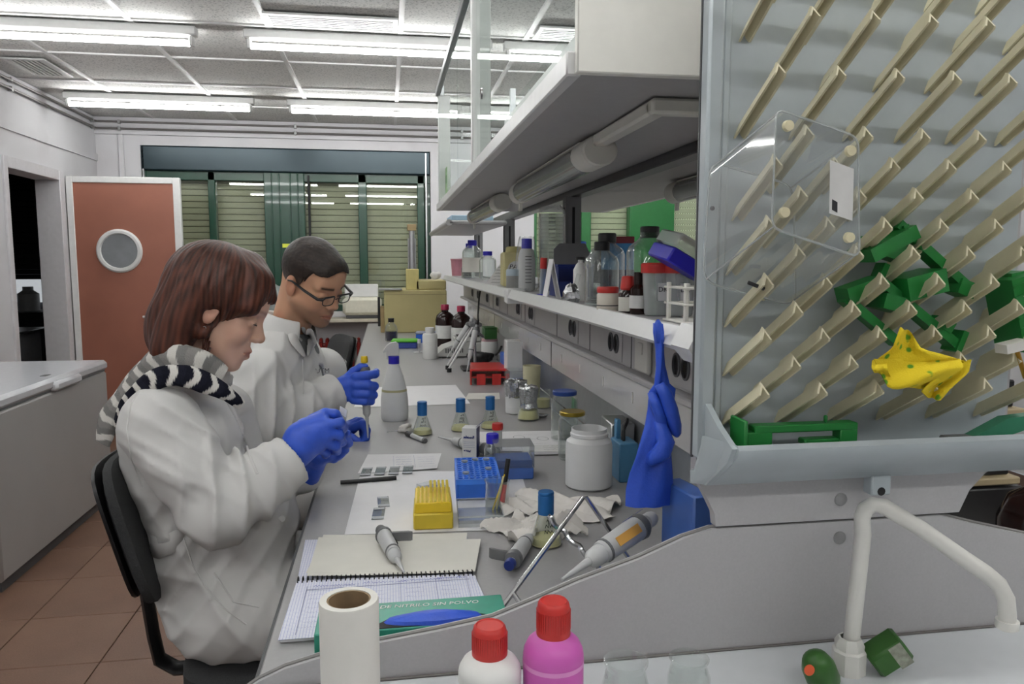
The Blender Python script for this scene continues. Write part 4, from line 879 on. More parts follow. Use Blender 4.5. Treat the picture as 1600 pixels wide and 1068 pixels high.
cy = thing('pen_holder', 'blue plastic holder with scissors by the hanging glove', 'holder', (.565, 1.78, BZ)); G().box((0, 0, 0), (.05, .08, .10), .003).obj('holder', mat('steel_blue_plastic', '4b83a8', .4), cy); G().tube([(.02, .03, .095), (.02, .03, .14), (.03, .035, .155), (.035, .05, .145), (.025, .05, .12), (.02, .04, .1)], .004, 8).obj('scissor_grip', m_blk, cy); G().box((.008, .055, .09), (.02, .075, .15), .002).obj('strip', mat('steel_blue_plastic', '4b83a8', .4), cy)
bw = thing('slide_box', 'blue slide box tucked behind the end panel', 'box', (.435, 1.08, BZ), .15); G().box((0, 0, 0), (.035, .10, .19), .003).obj('base', mat('slate_blue_plastic', '4468b0', .35), bw); G().box((.036, 0, 0), (.045, .10, .185), .002).obj('clear_side', m_fp, bw)
bw.location = (.462, 1.075, BZ)
# beige device at the far end
dv = thing('beige_cabinet', 'beige cabinet like instrument at the far end of the bench', 'instrument', (-.03, 5.98, BZ))
G().box((0, 0, .0), (.49, .6, .335), .008).obj('housing', m_beige, dv); G().box((.25, .05, .335), (.49, .55, .41), .008).obj('top_box', m_beige, dv); G().box((.0, -.003, .30), (.49, 0, .303)).obj('seam', mat('beige_seam', '7d7550', .5), dv)
G().box((.175, .05, .335), (.275, .15, .50), .004).obj('column', mat('cream_beige', 'c4b878', .45), dv); m_wood = mat('pale_wood', 'a08a62', .5, noise=.12, scale=20)
G().cyl((.225, .1, .50), (.225, .1, .80), .022).obj('cylinder', m_steel, dv); G().box((.19, .06, .80), (.26, .14, .85), .004).obj('cylinder_head', m_wood, dv)
for x in (.198, .252): G().cyl((x, .1, .5), (x, .1, .74), .006, n=8).obj('guide_rod', m_steel, dv)
G().box((-.04, -.03, .336), (.14, .12, .35), .003).obj('steel_plate', m_steel, dv); G().box((-.03, .05, .0), (0, .3, .2), .003).obj('side_bracket', m_wood, dv); G().box((-.05, .05, .05), (-.03, .1, .28), .004).obj('control_knobs', m_blk, dv)
blob('crumpled_wrap', m_pe, None, (0, 0, .03), .035, 31, 2, .4, (1.3, 1, .9), label='crumpled white wrap on top of the beige instrument', cat='wrap', loc=(.38, 6.1, BZ + .418))
wm = thing('instrument', 'cream rounded instrument standing on the window ledge', 'instrument', (-.42, 7.02 + .2, .926)); G().box((0, 0, .03), (.36, .22, .20), .03).obj('housing', mat('cream_instrument', 'd3d0c0', .45), wm); G().box((.02, .06, .20), (.33, .2, .32), .008).obj('raised_flap', m_white, wm); G().box((.03, .03, 0), (.33, .2, .032), .004).obj('base', m_edge, wm)
cu = thing('plastic_bag', 'clear crumpled plastic bag on the ledge behind the man', 'bag', (-1.02, 7.2, .926)); blob('bag', m_fp, cu, (0, 0, .16), .13, 41, 3, .35, (1.1, .8, 1.15)); G().box((-.05, -.01, .28), (-.01, .0, .40)).obj('tag', m_white, cu)
# ------------------------------------------------------------------ bottles and boxes on the reagent shelf
SZ = 1.3455
def SX(px, x): return Vector((x, Q(px, 430, x=x).y, SZ))
def media(label, px, x, r, h, capm, liquid=None, lbl=None, name='media_bottle', capr=.6):
    p = SX(px, x); hs = h * .68
    parts = [('glass', [(0, .001), (r * .92, .001), (r, .005), (r, hs), (r * .9, hs + h * .07), (r * .5, h * .84), (r * .42, h * .87), (r * .42, h * .93), (r * .38, h * .93), (r * .38, h * .86), (r * .86, hs + h * .06), (r * .96, hs), (r * .96, .006), (0, .004)], m_lg),
             ('cap', [(0, h * .86), (r * capr, h * .86), (r * capr, h * .985), (r * capr * .9, h), (0, h)], capm)]
    if liquid: parts.append(('liquid', [(0, .005), (r * .95, .007), (r * .95, hs * liquid[1]), (0, hs * liquid[1])], liquid[0]))
    if lbl: parts.append(('label_band', [(r * 1.003, hs * .25), (r * 1.008, hs * .25), (r * 1.008, hs * .8), (r * 1.003, hs * .8)], lbl))
    return lathe_thing(name, label, 'bottle', p, parts)
m_pink = mat('pink_plastic', 'c98a98', .45); m_blackcap = mat('black_ribbed_cap', '1b1b1c', .5)
lathe_thing('plastic_tub', 'pink plastic tub at the far end of the reagent shelf', 'tub', SX(716, .56), [('tub', [(0, 0), (.05, 0), (.058, .12), (.062, .124), (.062, .135), (0, .135)], m_pink)])
media('small bottle with a dark blue cap next to the pink tub', 729, .52, .035, .10, m_navy)
media('large clear bottle with a blue cap and cream label at the shelf end', 738, .55, .066, .25, m_vblue, None, m_card, capr=.45)
G().lathe([(.0667, .128), (.0672, .128), (.0672, .14), (.0667, .14)], 28).obj('red_band', m_rcap, bpy.data.objects['media_bottle.001'] if 'media_bottle.001' in bpy.data.objects else None) if False else None
media('tall clear bottle with a blue cap behind the labelled bottle', 733, .62, .05, .25, m_vblue, capr=.5)
media('clear bottle with a blue screw cap beside the folded leaflet', 762, .58, .05, .17, m_vblue, capr=.55)
lf2 = thing('folded_leaflet', 'folded printed leaflet leaning against the cream canister', 'leaflet', SX(778, .50) + Vector((0, 0, 0)), -.2)
G().prism([(-.06, 0), (.055, 0), (.03, .125)], .004, Matrix.Rotation(PI / 2, 4, 'X')).obj('sheet', m_pap, lf2)
g = G(); [scribble(g, (-.03 + k * .006, -.0052, .012 + k * .014), (1, 0, 0), (0, 0, 1), .06 - k * .007, .004, 14, .001, k) for k in range(6)]; g.obj('print', m_blackink, lf2, smooth=False)
pa = thing('canister', 'cream square canister with a printed label and red dots', 'canister', SX(803, .555), .0)
G().box((-.055, -.045, 0), (.055, .045, .15), .008).obj('body', mat('cream_canister', 'd0c894', .45), pa); G().lathe([(0, .15), (.038, .15), (.036, .17), (.03, .175), (0, .175)], 20).obj('lid', mat('olive_cream_lid', 'b5ad74', .45), pa)
G().lathe([(0, 0), (.036, 0), (.036, .001), (0, .001)], 24, Matrix.Translation((.0, -.0455, .075)) @ Matrix.Rotation(PI / 2, 4, 'X')).obj('round_label', m_lbl, pa)
text('lettering', 'PA', .030, m_blackink, pa, (-.012, -.0472, .085), (PI / 2, 0, 0), shear=.2)
for x in (.018, .036): G().lathe([(0, 0), (.006, 0), (.006, .001), (0, .001)], 12, Matrix.Translation((x, -.0456, .128)) @ Matrix.Rotation(PI / 2, 4, 'X')).obj('red_dot', m_rcap, pa)
lathe_thing('plastic_jar', 'grey plastic jar with a pale blue lid on the shelf front', 'jar', SX(803, .47), [('body', [(0, 0), (.026, 0), (.029, .006), (.029, .055), (0, .055)], mat('mid_grey_plastic', '8f8f8c', .45)), ('lid', [(0, .055), (.030, .055), (.030, .075), (.027, .08), (0, .08)], mat('pale_blue_grey', 'a4b3bd', .4))])
bb = thing('bagged_bottle', 'tall blue capped bottle wrapped in a clear plastic bag', 'bottle', SX(823, .515))
G().lathe([(0, 0), (.030, 0), (.033, .005), (.033, .12), (.026, .15), (.018, .158), (0, .158)], 24).obj('bottle', m_pe, bb); G().lathe([(0, .155), (.02, .155), (.02, .19), (.018, .193), (0, .193)], 18).obj('cap', m_vblue, bb)
g = crinkle(G(), [(.034, .002), (.046, .01), (.045, .06), (.041, .12), (.034, .165), (.026, .2)], 28, .05, 12); g.obj('plastic_bag', m_cp, bb, ang=25)
g = G(); [g.box((-.012, -.0338, .03 + k * .012), (.012, -.0332, .032 + k * .012)) for k in range(9)]; g.obj('print', m_blackink, bb)
pd = thing('petri_stack', 'tall stack of petri dishes in a clear plastic sleeve', 'petri dishes', SX(862, .612))
for k in range(20): G().lathe([(0, 0), (.045, 0), (.045, .0115), (.047, .0115), (.047, .0135), (0, .0135)], 28, Matrix.Translation((0, 0, .001 + k * .0142))).obj('petri_dish', m_fp, pd)
g = crinkle(G(), [(.05, .0), (.052, .05), (.05, .15), (.051, .25), (.049, .30), (.03, .315)], 26, .015, 15); g.obj('sleeve', m_cp, pd, ang=25)
t = cyl_thing('test_tube', 'blue tube with a red cap standing on the shelf', 'tube', SX(847, .475), SX(847, .475) + Vector((.004, 0, .085)), .009, glass('blue_tint_plastic', 'a8c4ee', .5, .1, .5, 1.4, .3), (('cap', 1.0, 1.4, .011, m_rcap), ('foot', -.0, .08, .018, m_vblue)))
cd = thing('folded_card', 'folded white card standing like a tent on the shelf', 'card', SX(862, .475))
G().add([(-.022, -.03, 0), (-.002, -.03, .115), (-.002, .03, .115), (-.022, .03, 0), (-.020, -.03, 0), (-.0005, -.03, .112), (-.0005, .03, .112), (-.020, .03, 0)], [(0, 1, 2, 3), (7, 6, 5, 4), (0, 4, 5, 1), (3, 2, 6, 7), (0, 3, 7, 4), (1, 5, 6, 2)]).obj('front_leaf', m_pap, cd)
G().add([(.022, -.03, 0), (-.001, -.03, .115), (-.001, .03, .115), (.022, .03, 0), (.020, -.03, 0), (-.0025, -.03, .112), (-.0025, .03, .112), (.020, .03, 0)], [(3, 2, 1, 0), (4, 5, 6, 7), (1, 5, 4, 0), (7, 6, 2, 3), (4, 7, 3, 0), (2, 6, 5, 1)]).obj('rear_leaf', m_pap, cd)
bx3 = thing('storage_bin', 'dark blue open plastic bin on the reagent shelf', 'bin', SX(892, .57))
g = G(); w_, d_, h_ = .11, .13, .095
g.box((-w_ / 2, -d_ / 2, 0), (w_ / 2, d_ / 2, .003)); g.box((-w_ / 2, -d_ / 2, .003), (-w_ / 2 + .003, d_ / 2, h_)); g.box((w_ / 2 - .003, -d_ / 2, .003), (w_ / 2, d_ / 2, h_)); g.box((-w_ / 2 + .003, d_ / 2 - .003, .003), (w_ / 2 - .003, d_ / 2, h_)); g.box((-w_ / 2 + .003, -d_ / 2, .003), (w_ / 2 - .003, -d_ / 2 + .003, h_ * .5)); g.obj('shell', mat('deep_blue_bin', '152a70', .4), bx3)
G().tube([(-w_ / 2, -d_ / 2, h_), (w_ / 2, -d_ / 2, h_), (w_ / 2, d_ / 2, h_), (-w_ / 2, d_ / 2, h_)], .004, 6, True).obj('rim', mat('deep_blue_bin', '152a70', .4), bx3)
G().box((-w_ / 2 - .001, -.03, .0), (-w_ / 2, .03, h_ * .45)).obj('label_slot', m_navy, bx3)
# grey plate hung behind
G().prism([(0, 0), (.13, 0), (.13, .13), (.11, .17), (.02, .17), (0, .15)], .004, Matrix.Rotation(PI / 2, 4, 'X')).obj('metal_plate', m_dgrey, None, label='grey metal plate standing behind the blue bin', cat='plate', loc=(.56, Q(905, 430, x=.62).y + .12, SZ))
ff = thing('foil_flask', 'small flask wrapped in foil on the shelf', 'flask', SX(893, .475)); crinkle(G(), [(0, 0), (.018, 0), (.023, .012), (.022, .028), (.014, .042), (.008, .048), (0, .05)], 22, .05, 17).obj('foil', m_foil, ff, ang=15); G().cyl((.012, 0, .045), (.02, 0, .075), .006).obj('neck', m_lg, ff)
lathe_thing('plastic_bottle', 'slim white bottle behind the foil wrapped flask', 'bottle', SX(907, .52), [('body', [(0, 0), (.018, 0), (.02, .004), (.02, .085), (.012, .10), (.007, .105), (.007, .115), (0, .116)], m_pe), ('cap', [(0, .112), (.013, .112), (.014, .119), (0, .121)], m_blackcap)])
media('front clear bottle with a black ribbed cap', 940, .515, .042, .155, m_blackcap, (mat('clear_water', 'aab0ae', .1), .02), capr=.45)
media('rear clear bottle with a black ribbed cap, partly hidden', 948, .60, .05, .185, m_blackcap, capr=.5)
media('clear bottle with a black cap behind the red lidded beakers', 1014, .62, .055, .19, m_blackcap, capr=.42)
lathe_thing('plastic_jar', 'small white jar with a red lid at the shelf front', 'jar', SX(950, .468), [('body', [(0, 0), (.0215, 0), (.0235, .003), (.0235, .036), (.020, .041), (0, .041)], mat('ivory_plastic', 'd6cfc2', .45)), ('lid', [(0, .040), (.0225, .040), (.0235, .042), (.0235, .051), (.022, .053), (0, .053)], m_rcap), ('print', [(.0237, .012), (.0238, .012), (.0238, .014), (.0237, .014)], m_blackink)])
lathe_thing('dropper_bottle', 'dark bottle with a red dropper cap and cream label', 'bottle', SX(981, .49), [('glass', [(0, 0), (.016, 0), (.018, .003), (.018, .040), (.012, .05), (0, .05)], m_brown), ('cap', [(0, .048), (.013, .048), (.0155, .052), (.0125, .075), (.010, .077), (0, .077)], m_rcap), ('label_band', [(.0183, .005), (.0187, .005), (.0187, .034), (.0183, .034)], m_card)])
lathe_thing('brown_vial', 'brown vial with a scribbled label beside the dropper bottle', 'bottle', SX(998, .505), [('glass', [(0, 0), (.016, 0), (.0175, .003), (.0175, .052), (.010, .06), (.010, .085), (0, .086)], m_brown), ('label_band', [(.0178, .012), (.0182, .012), (.0182, .038), (.0178, .038)], m_lbl)])
cbx = thing('carton', 'blue printed carton with a red top on the far shelf', 'box', SX(962, .80)); G().box((-.04, -.05, 0), (.05, .05, .19), .002).obj('body', mat('sky_blue_card', '3f86bb', .5, noise=.15, scale=20), cbx); G().box((-.041, -.051, .17), (.051, .051, .195), .002).obj('top', mat('dark_red_card', '7d2530', .5), cbx); G().box((-.0415, -.0515, .0), (.0515, .0515, .08)).obj('lower_print', mat('dark_navy_card', '17264a', .5), cbx)
def cup(label, px, x):
    p = SX(px, x); t = lathe_thing('sample_cup', label, 'cup', p, [('cup', [(0, .001), (.024, .001), (.026, .004), (.031, .088), (.030, .088), (.0248, .005), (0, .003)], m_fp), ('lid', [(0, .084), (.0335, .084), (.034, .087), (.034, .101), (.031, .104), (0, .104)], m_rcap)])
    lb = G().box((-.010, -.0305, .03), (.010, -.030, .065)).obj('label_patch', m_lbl, t); text('lettering', 'DK', .014, m_blackink, lb, (0, -.0308, .052), (PI / 2, 0, 0)); return t
cup('front clear cup with a red lid behind the white tube rack', 1028, .53); cup('right hand clear cup with a red lid', 1062, .565); cup('rear clear cup with a red lid, partly hidden', 1046, .63)
tb = thing('tip_box', 'blue tip box with a clear cover lying tilted on the cups', 'tip box', Q(1064, 412, y=1.34)); tb.rotation_euler = (.15, .50, .1)
G().box((-.045, -.04, -.012), (.055, .06, .016), .003).obj('base', m_vblue, tb); G().box((-.045, -.04, .017), (.055, .06, .045), .004).obj('clear_cover', m_fp, tb)
trk = thing('test_tube_rack', 'white lattice test tube rack at the near end of the shelf', 'rack', Vector((.462, 1.128, SZ + .006)), 0)
m_tr = mat('white_rack_plastic', 'd8d6cf', .4)
for x in (0, .075):
    for y in (.0, .075): G().box((x, y, 0), (x + .006, y + .009, .066), .001).obj('upright', m_tr, trk)
for y in (.018, .093): pass
for z in (.002, .03, .056): G().box((-.004, -.002, z), (.086, .090, z + .0035), .001).obj('shelf', m_tr, trk) if z < .01 else [G().box((-.004, y, z), (.086, y + .004, z + .004), .001).obj('rail', m_tr, trk) for y in (-.001, .081)] + [G().box((x, 0, z), (x + .004, .084, z + .004), .001).obj('rail', m_tr, trk) for x in (.001, .077)]
for x in (.02, .055): G().box((x, -.002, 0), (x + .006, .005, .066), .001).obj('upright', m_tr, trk)
ly = thing('dropper_vial', 'amber vial with a bright green cap at the shelf end', 'vial', Vector((.572, 1.20, SZ))); G().lathe([(0, 0), (.014, 0), (.016, .003), (.016, .062), (0, .062)], 18).obj('vial', mat('amber_liquid', 'b49b4a', .2), ly); G().lathe([(0, .062), (.019, .062), (.019, .072), (0, .072)], 18).obj('collar', mat('teal_collar', '2c8a70', .4), ly); G().box((-.03, -.022, .075), (.022, .022, .098), .003).obj('cap', m_lime, ly); G().cyl((0, 0, .07), (0, 0, .078), .006).obj('neck', m_blk, ly)
# things on the far shelf side glimpsed through
media('tall bottle with a blue cap on the far shelf', 905, .86, .05, .2, m_blue)
# hanging blue glove, hooked on the shelf end
gv = thing('nitrile_glove', 'limp blue nitrile glove hanging from the shelf end', 'glove', (0, 0, 0))
YG = 1.15
def gp(px, py, dy=0): return Q(px, py, y=YG + dy)
outline = [[(1021, 505), (1034, 505)], [(1022, 520), (1037, 518)], [(1025, 545), (1038, 540)], [(1024, 575), (1040, 570)], [(1021, 600), (1045, 598)], [(1014, 612), (1054, 606)], [(1013, 640), (1053, 630)], [(1008, 665), (1050, 655)], [(999, 690), (1049, 685)], [(992, 715), (1048, 710)], [(984, 740), (1050, 735)], [(979, 765), (1053, 762)], [(977, 790), (1056, 788)]]
P = []; 
for i, (l, r) in enumerate(outline):
    row = []; n = 12
    for k in range(2 * n):
        a = 2 * PI * k / (2 * n); u = .5 - .5 * math.cos(a); th = (.006 + .004 * min(i, 6) / 6) * math.sin(a) * (1 + .3 * math.sin(5 * u * 3 + i))
        p = gp(l[0] + (r[0] - l[0]) * u, l[1] + (r[1] - l[1]) * u); p.y += th + .004 * math.sin(i * 1.3 + 5 * u); row.append(p)
    P.append(row)
g = G(); v = [p for row in P for p in row]; n = len(P[0]); f = [(i * n + k, i * n + (k + 1) % n, (i + 1) * n + (k + 1) % n, (i + 1) * n + k) for i in range(len(P) - 1) for k in range(n)] + [tuple(range(n))]
g.add(v, f); g.obj('palm', m_glove, gv, ang=180)
def finger(pts, rs, nm): 
    G().tube([gp(a, b, dy) for a, b, dy in pts], rs, 12, flat=1).obj(nm, m_glove, gv, ang=180)
finger([(1030, 600, -.012), (1040, 616, -.014), (1048, 640, -.015), (1055, 665, -.014), (1057, 677, -.012), (1058, 682, -.011)], [.008, .011, .012, .0105, .008, .003], 'finger')
finger([(1026, 650, -.008), (1034, 672, -.014), (1040, 690, -.016), (1034, 705, -.016), (1022, 715, -.013), (1014, 725, -.010)], [.006, .012, .015, .016, .013, .005], 'finger')
finger([(1017, 612, -.004), (1024, 630, -.010), (1032, 655, -.012), (1040, 675, -.008)], [.006, .009, .010, .004], 'finger')
finger([(1028, 500, .0), (1028, 506, -.004), (1029, 518, -.004), (1030, 535, -.002)], [.003, .0065, .006, .006], 'finger')
# ------------------------------------------------------------------ drying rack on the end panel
m_rack = mat('pale_blue_grey_plastic', 'a9b2b6', .35, noise=.03)
dr_ = thing('drying_rack', 'pale blue pegged drying rack mounted above the sink', 'drying rack', (0, 0, 0))
RX0, RX1, RY, RZ0, RZ1 = .408, .885, .951, 1.165, 1.84
G().box((RX0 + .012, RY, RZ0 + .02), (RX1, RY + .012, RZ1), .002).obj('back_board', m_rack, dr_)
g = G(); g.box((RX0, RY - .012, RZ0 + .02), (RX0 + .022, RY + .013, RZ1), .004); g.box((RX0 + .022, RY - .006, RZ0 + .05), (RX0 + .034, RY, RZ1), .003); g.obj('side_flange', m_rack, dr_)
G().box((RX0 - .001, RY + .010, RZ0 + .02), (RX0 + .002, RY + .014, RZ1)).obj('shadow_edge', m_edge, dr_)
# trough: floor, front lip, ends
def trough():
    prof = [(RY + .012, RZ0 - .015), (RY - .02, RZ0 - .012), (.872, RZ0 + .032), (.857, RZ0 + .045), (.853, RZ0 + .054), (.857, RZ0 + .060), (.864, RZ0 + .056), (.872, RZ0 + .046), (RY - .02, RZ0 + .006), (RY + .012, RZ0 + .004)]
    g = G(); n = len(prof); x0, x1 = RX0 - .004, RX1 + .03
    def ring(x, s=1): return [(x, RY + (y - RY) * s, z) for y, z in prof]
    v = ring(x0 + .0, .35) + ring(x0 + .02) + ring(x1)
    f = [tuple(range(n)), tuple(range(2 * n, 3 * n))[::-1]]
    for k in (0, 1): f += [(k * n + i, k * n + (i + 1) % n, (k + 1) * n + (i + 1) % n, (k + 1) * n + i) for i in range(n)]
    g.add(v, f); return g
trough().obj('drip_trough', m_rack, dr_, ang=50)
G().prism([(RY + .01, RZ0 - .014), (RY - .02, RZ0 - .012), (.870, RZ0 + .034), (.856, RZ0 + .056), (.90, RZ0 + .075), (RY - .008, RZ0 + .10), (RY + .01, RZ0 + .10)], .008, Matrix(((0, 0, 1, RX0 + .008), (1, 0, 0, 0), (0, 1, 0, 0), (0, 0, 0, 1)))).obj('trough_end', m_rack, dr_)
bk2 = G().box((.657, .925, 1.128), (.687, .945, 1.158), .002).obj('drain_spout', m_rack, dr_); G().cyl((.672, .9245, 1.134), (.672, .9275, 1.134), .006, n=12).obj('drain_hole', m_dark, bk2)
G().cyl((RX0 + .01, RY - .0135, 1.52), (RX0 + .01, RY - .011, 1.52), .003, n=10).obj('screw', m_dark, dr_)
m_peg = mat('cream_peg_plastic', 'd3ccae', .42, noise=.03)
# V-section peg, local origin at its foot on the board
def peg_mesh():
    g = G(); d = Vector((0, -.10, .057)); L = d.length; ax = d.normalized(); sx = Vector((1, 0, 0)); up = sx.cross(ax).normalized()
    if up.z < 0: up = -up
    sec = [(-.0085, -.0105), (0, .0075), (.0085, -.0105), (.0055, -.0105), (0, .0015), (-.0055, -.0105)]
    def ring(t, s=1, du=0): return [tuple(ax * (L * t) + sx * (a * s) + up * (b * s + du)) for a, b in sec]
    R = [ring(-.02), ring(.90), ring(.97), ring(1.0, .85)]
    tipu = [tuple(ax * (L * .97) + sx * a + up * (b + (.003 if abs(a) < .001 else 0))) for a, b in sec]
    R[2] = tipu; v = [p for r in R for p in r]; n = 6
    f = [tuple(range(n))[::-1], tuple(range(3 * n, 4 * n))] + [(k * n + i, k * n + (i + 1) % n, (k + 1) * n + (i + 1) % n, (k + 1) * n + i) for k in range(3) for i in range(n)]
    return g.add(v, f).mesh('peg', m_peg, True, 30)
pm = peg_mesh()
for r, z in enumerate([1.297, 1.331, 1.365, 1.397, 1.431, 1.466, 1.500, 1.536, 1.572, 1.608, 1.678, 1.744, 1.80, 1.85]):
    off = .451 if r % 2 == 0 else .491
    if r == 10: off = .457
    if r == 9: off = .496
    if r == 11: off = .498
    if r == 8: off = .457
    if r in (12,): off = .46
    for k in range(6):
        x = off + k * .077
        if x > RX1 - .02: continue
        link('peg', pm, dr_, loc=(x, RY, z - .057))
# clear plastic gel box hung on the pegs
gx = thing('gel_tray', 'clear plastic gel tray with cream rubber feet hung on the pegs', 'tray', (0, 0, 0))
ya, yb = .775, .915
c0 = [Q(1213, 170, y=ya), Q(1341, 214, y=ya), Q(1343, 402, y=ya), Q(1206, 356, y=ya)]
c1 = [Q(1110, 252, y=yb), Q(1240, 290, y=yb), Q(1243, 478, y=yb), Q(1098, 440, y=yb)]
def rounded(c, r, n=4):
    out = []
    for i in range(4):
        p, a, b = c[i], (c[i - 1] - c[i]), (c[(i + 1) % 4] - c[i]); a = a.normalized() * r; b = b.normalized() * r
        for k in range(n + 1):
            t = k / n; out.append(p + a * (1 - t) ** 2 + b * t ** 2)
    return out
r0, r1 = rounded(c0, .012), rounded(c1, .02); n = len(r0)
ctr0 = sum(r0, Vector()) / n
def shell(ins):
    a = [p + (ctr0 - p) * ins for p in r0]; c_ = sum(r1, Vector()) / n; b = [p + (c_ - p) * ins for p in r1]; return a, b
a, b = shell(0); g = G(); g.add(a + b, [tuple(range(n))] + [(i, (i + 1) % n, n + (i + 1) % n, n + i) for i in range(n)]); g.obj('shell', m_cp, gx, ang=40)
g = G(); g.tube(r1, .0016, 6, True); g.tube(r0, .0014, 6, True)
for i in range(4): g.tube([r0[i * 5 + 2], r1[i * 5 + 2]], .0012, 6)
g.obj('moulded_edges', m_fp, gx)
nrm = (c0[1] - c0[0]).cross(c0[3] - c0[0]).normalized()
if nrm.y > 0: nrm = -nrm
for px, py in ((1230, 197), (1327, 236), (1224, 332), (1325, 371)):
    p = Q(px, py, y=ya); G().cyl(p, p + nrm * .005, .0062, .0055, n=16).obj('rubber_foot', mat('cream_rubber', 'e0d8b4', .5), gx)
lq = [Q(1296, 250, y=ya) + nrm * .0008, Q(1333, 264, y=ya) + nrm * .0008, Q(1331, 345, y=ya) + nrm * .0008, Q(1295, 333, y=ya) + nrm * .0008]
G().add([tuple(p) for p in lq] + [tuple(p + nrm * .0006) for p in lq], [(0, 1, 2, 3), (7, 6, 5, 4), (0, 4, 5, 1), (1, 5, 6, 2), (2, 6, 7, 3), (3, 7, 4, 0)]).obj('sticker', m_lbl, gx)
g = G(); du = (lq[1] - lq[0]); dv_ = (lq[3] - lq[0])
for k in range(5):
    o = lq[0] + du * (.25 + .14 * k) + dv_ * .1 + nrm * .0008
    scribble(g, o, dv_.normalized(), -du.normalized(), .038 + .006 * (k % 2), .0022, 20, .0006, k)
g.obj('sticker_print', m_blackink, gx, smooth=False)
s0 = lq[0] + du * .1 + dv_ * .72 + nrm * .0007; g = G(); g.add([tuple(s0 + du * a_ + dv_ * b_ + nrm * c_) for c_ in (0, .0004) for a_, b_ in ((0, 0), (.22, .02), (.22, .22), (0, .2))], [(0, 1, 2, 3), (7, 6, 5, 4), (0, 4, 5, 1), (1, 5, 6, 2), (2, 6, 7, 3), (3, 7, 4, 0)]); g.obj('sticker_logo', m_blackink, gx)
e0, e1 = Q(1169, 441, y=.865), Q(1194, 451, y=.862); G().tube([e0, e1], .0024, 8).obj('black_mark', m_blackink, gx)
# green plastic gel casting parts on the pegs and in the trough
m_gg = mat('green_casting_plastic', '1c7a34', .4, noise=.05)
def bar(g, p, q, w, h):
    p = Vector(p); q = Vector(q); d = q - p; x = d.normalized(); y = Vector((0, 1, 0)); y = (y - x * y.dot(x)).normalized(); z = x.cross(y)
    g.add([tuple(p + x * (d.length * i) + y * (j - .5) * w + z * (k - .5) * h) for i in (0, 1) for j in (0, 1) for k in (0, 1)], [(0, 1, 3, 2), (4, 6, 7, 5), (0, 4, 5, 1), (2, 3, 7, 6), (0, 2, 6, 4), (1, 5, 7, 3)]); return g
def comb(label, pts, dep=.02, nm='casting_frame'):
    t = thing(nm, label, 'casting frame', (0, 0, 0)); y = .90
    for part, (a, b), w, h in pts: bar(G(), Q(a[0], a[1], y=y), Q(b[0], b[1], y=y), w, h).obj(part, m_gg, t)
    return t
comb('green casting frame slung on the upper right pegs', [('long_bar', ((1398, 350), (1508, 450)), .022, .012), ('cross_plate', ((1345, 400), (1415, 362)), .05, .018), ('side_plate', ((1350, 380), (1412, 400)), .03, .02), ('end_lug', ((1488, 445), (1512, 455)), .03, .02), ('lug', ((1404, 352), (1412, 378)), .03, .008)])
comb('green casting frame hanging below the first on the pegs', [('long_bar', ((1372, 440), (1492, 540)), .022, .012), ('wide_plate', ((1400, 452), (1460, 436)), .05, .03), ('lower_bar', ((1318, 466), (1400, 535)), .018, .012), ('clamp', ((1316, 462), (1372, 442)), .03, .02), ('fin', ((1366, 446), (1380, 412)), .02, .008), ('end_fin', ((1485, 548), (1498, 516)), .03, .008), ('inner_plate', ((1368, 468), (1405, 478)), .04, .02), ('lug', ((1462, 500), (1480, 512)), .025, .015)])
comb('green slotted casting block at the right edge of the rack', [('block', ((1580, 430), (1600, 540)), .05, .045), ('top_lug', ((1572, 434), (1592, 430)), .02, .012)] + [('slot_rib', ((1560 + k * 3, 448 + k * 16), (1590 + k * 3, 436 + k * 16)), .052, .003) for k in range(6)])
cf = thing('casting_frame', 'green casting frame lying in the drip trough', 'casting frame', (.44, .885, RZ0 + .037), 0)
for nm, a, b in (('top_bar', (.02, -.0, .03), (.165, .02, .04)), ('left_plate', (0, -.012, 0), (.005, .03, .05)), ('left_block', (.01, 0, .008), (.045, .02, .032)), ('right_block', (.14, 0, .006), (.165, .02, .032)), ('base_bar', (.03, .002, 0), (.10, .018, .008)), ('pin', (.12, .004, .04), (.124, .01, .05)), ('tongue', (.09, 0, .012), (.14, .018, .02))): G().box(a, b, .0015).obj(nm, m_gg, cf)
for x in (.05, .15): G().cyl((x, -.001, .012), (x, .004, .012), .004, n=10).obj('pin_hole', m_dark, cf)
ck = G().box((0, 0, 0), (.018, .014, .011), .003).obj('cork', mat('cork', 'a98d5c', .7, noise=.2, scale=80), None, label='small cork lying in the drip trough', cat='cork', loc=(.628, .874, RZ0 + .040))
kn = thing('spatula', 'green handled spatula lying in the drip trough', 'spatula', (.62, .868, RZ0 + .0495)); G().box((0, 0, 0), (.10, .010, .003), .001).obj('blade', mat('dark_green_plastic', '1f5a42', .4), kn); G().box((.10, -.004, 0), (.14, .014, .008), .002).obj('neck', m_dgrey, kn)
G().prism([(.13, .002), (.19, .03), (.24, .034), (.24, .02), (.17, .0)], .018, Matrix.Translation((0, .016, 0)) @ Matrix.Rotation(PI / 2, 4, 'X')).obj('grip', mat('sea_green_grip', '2f7a5c', .45), kn)
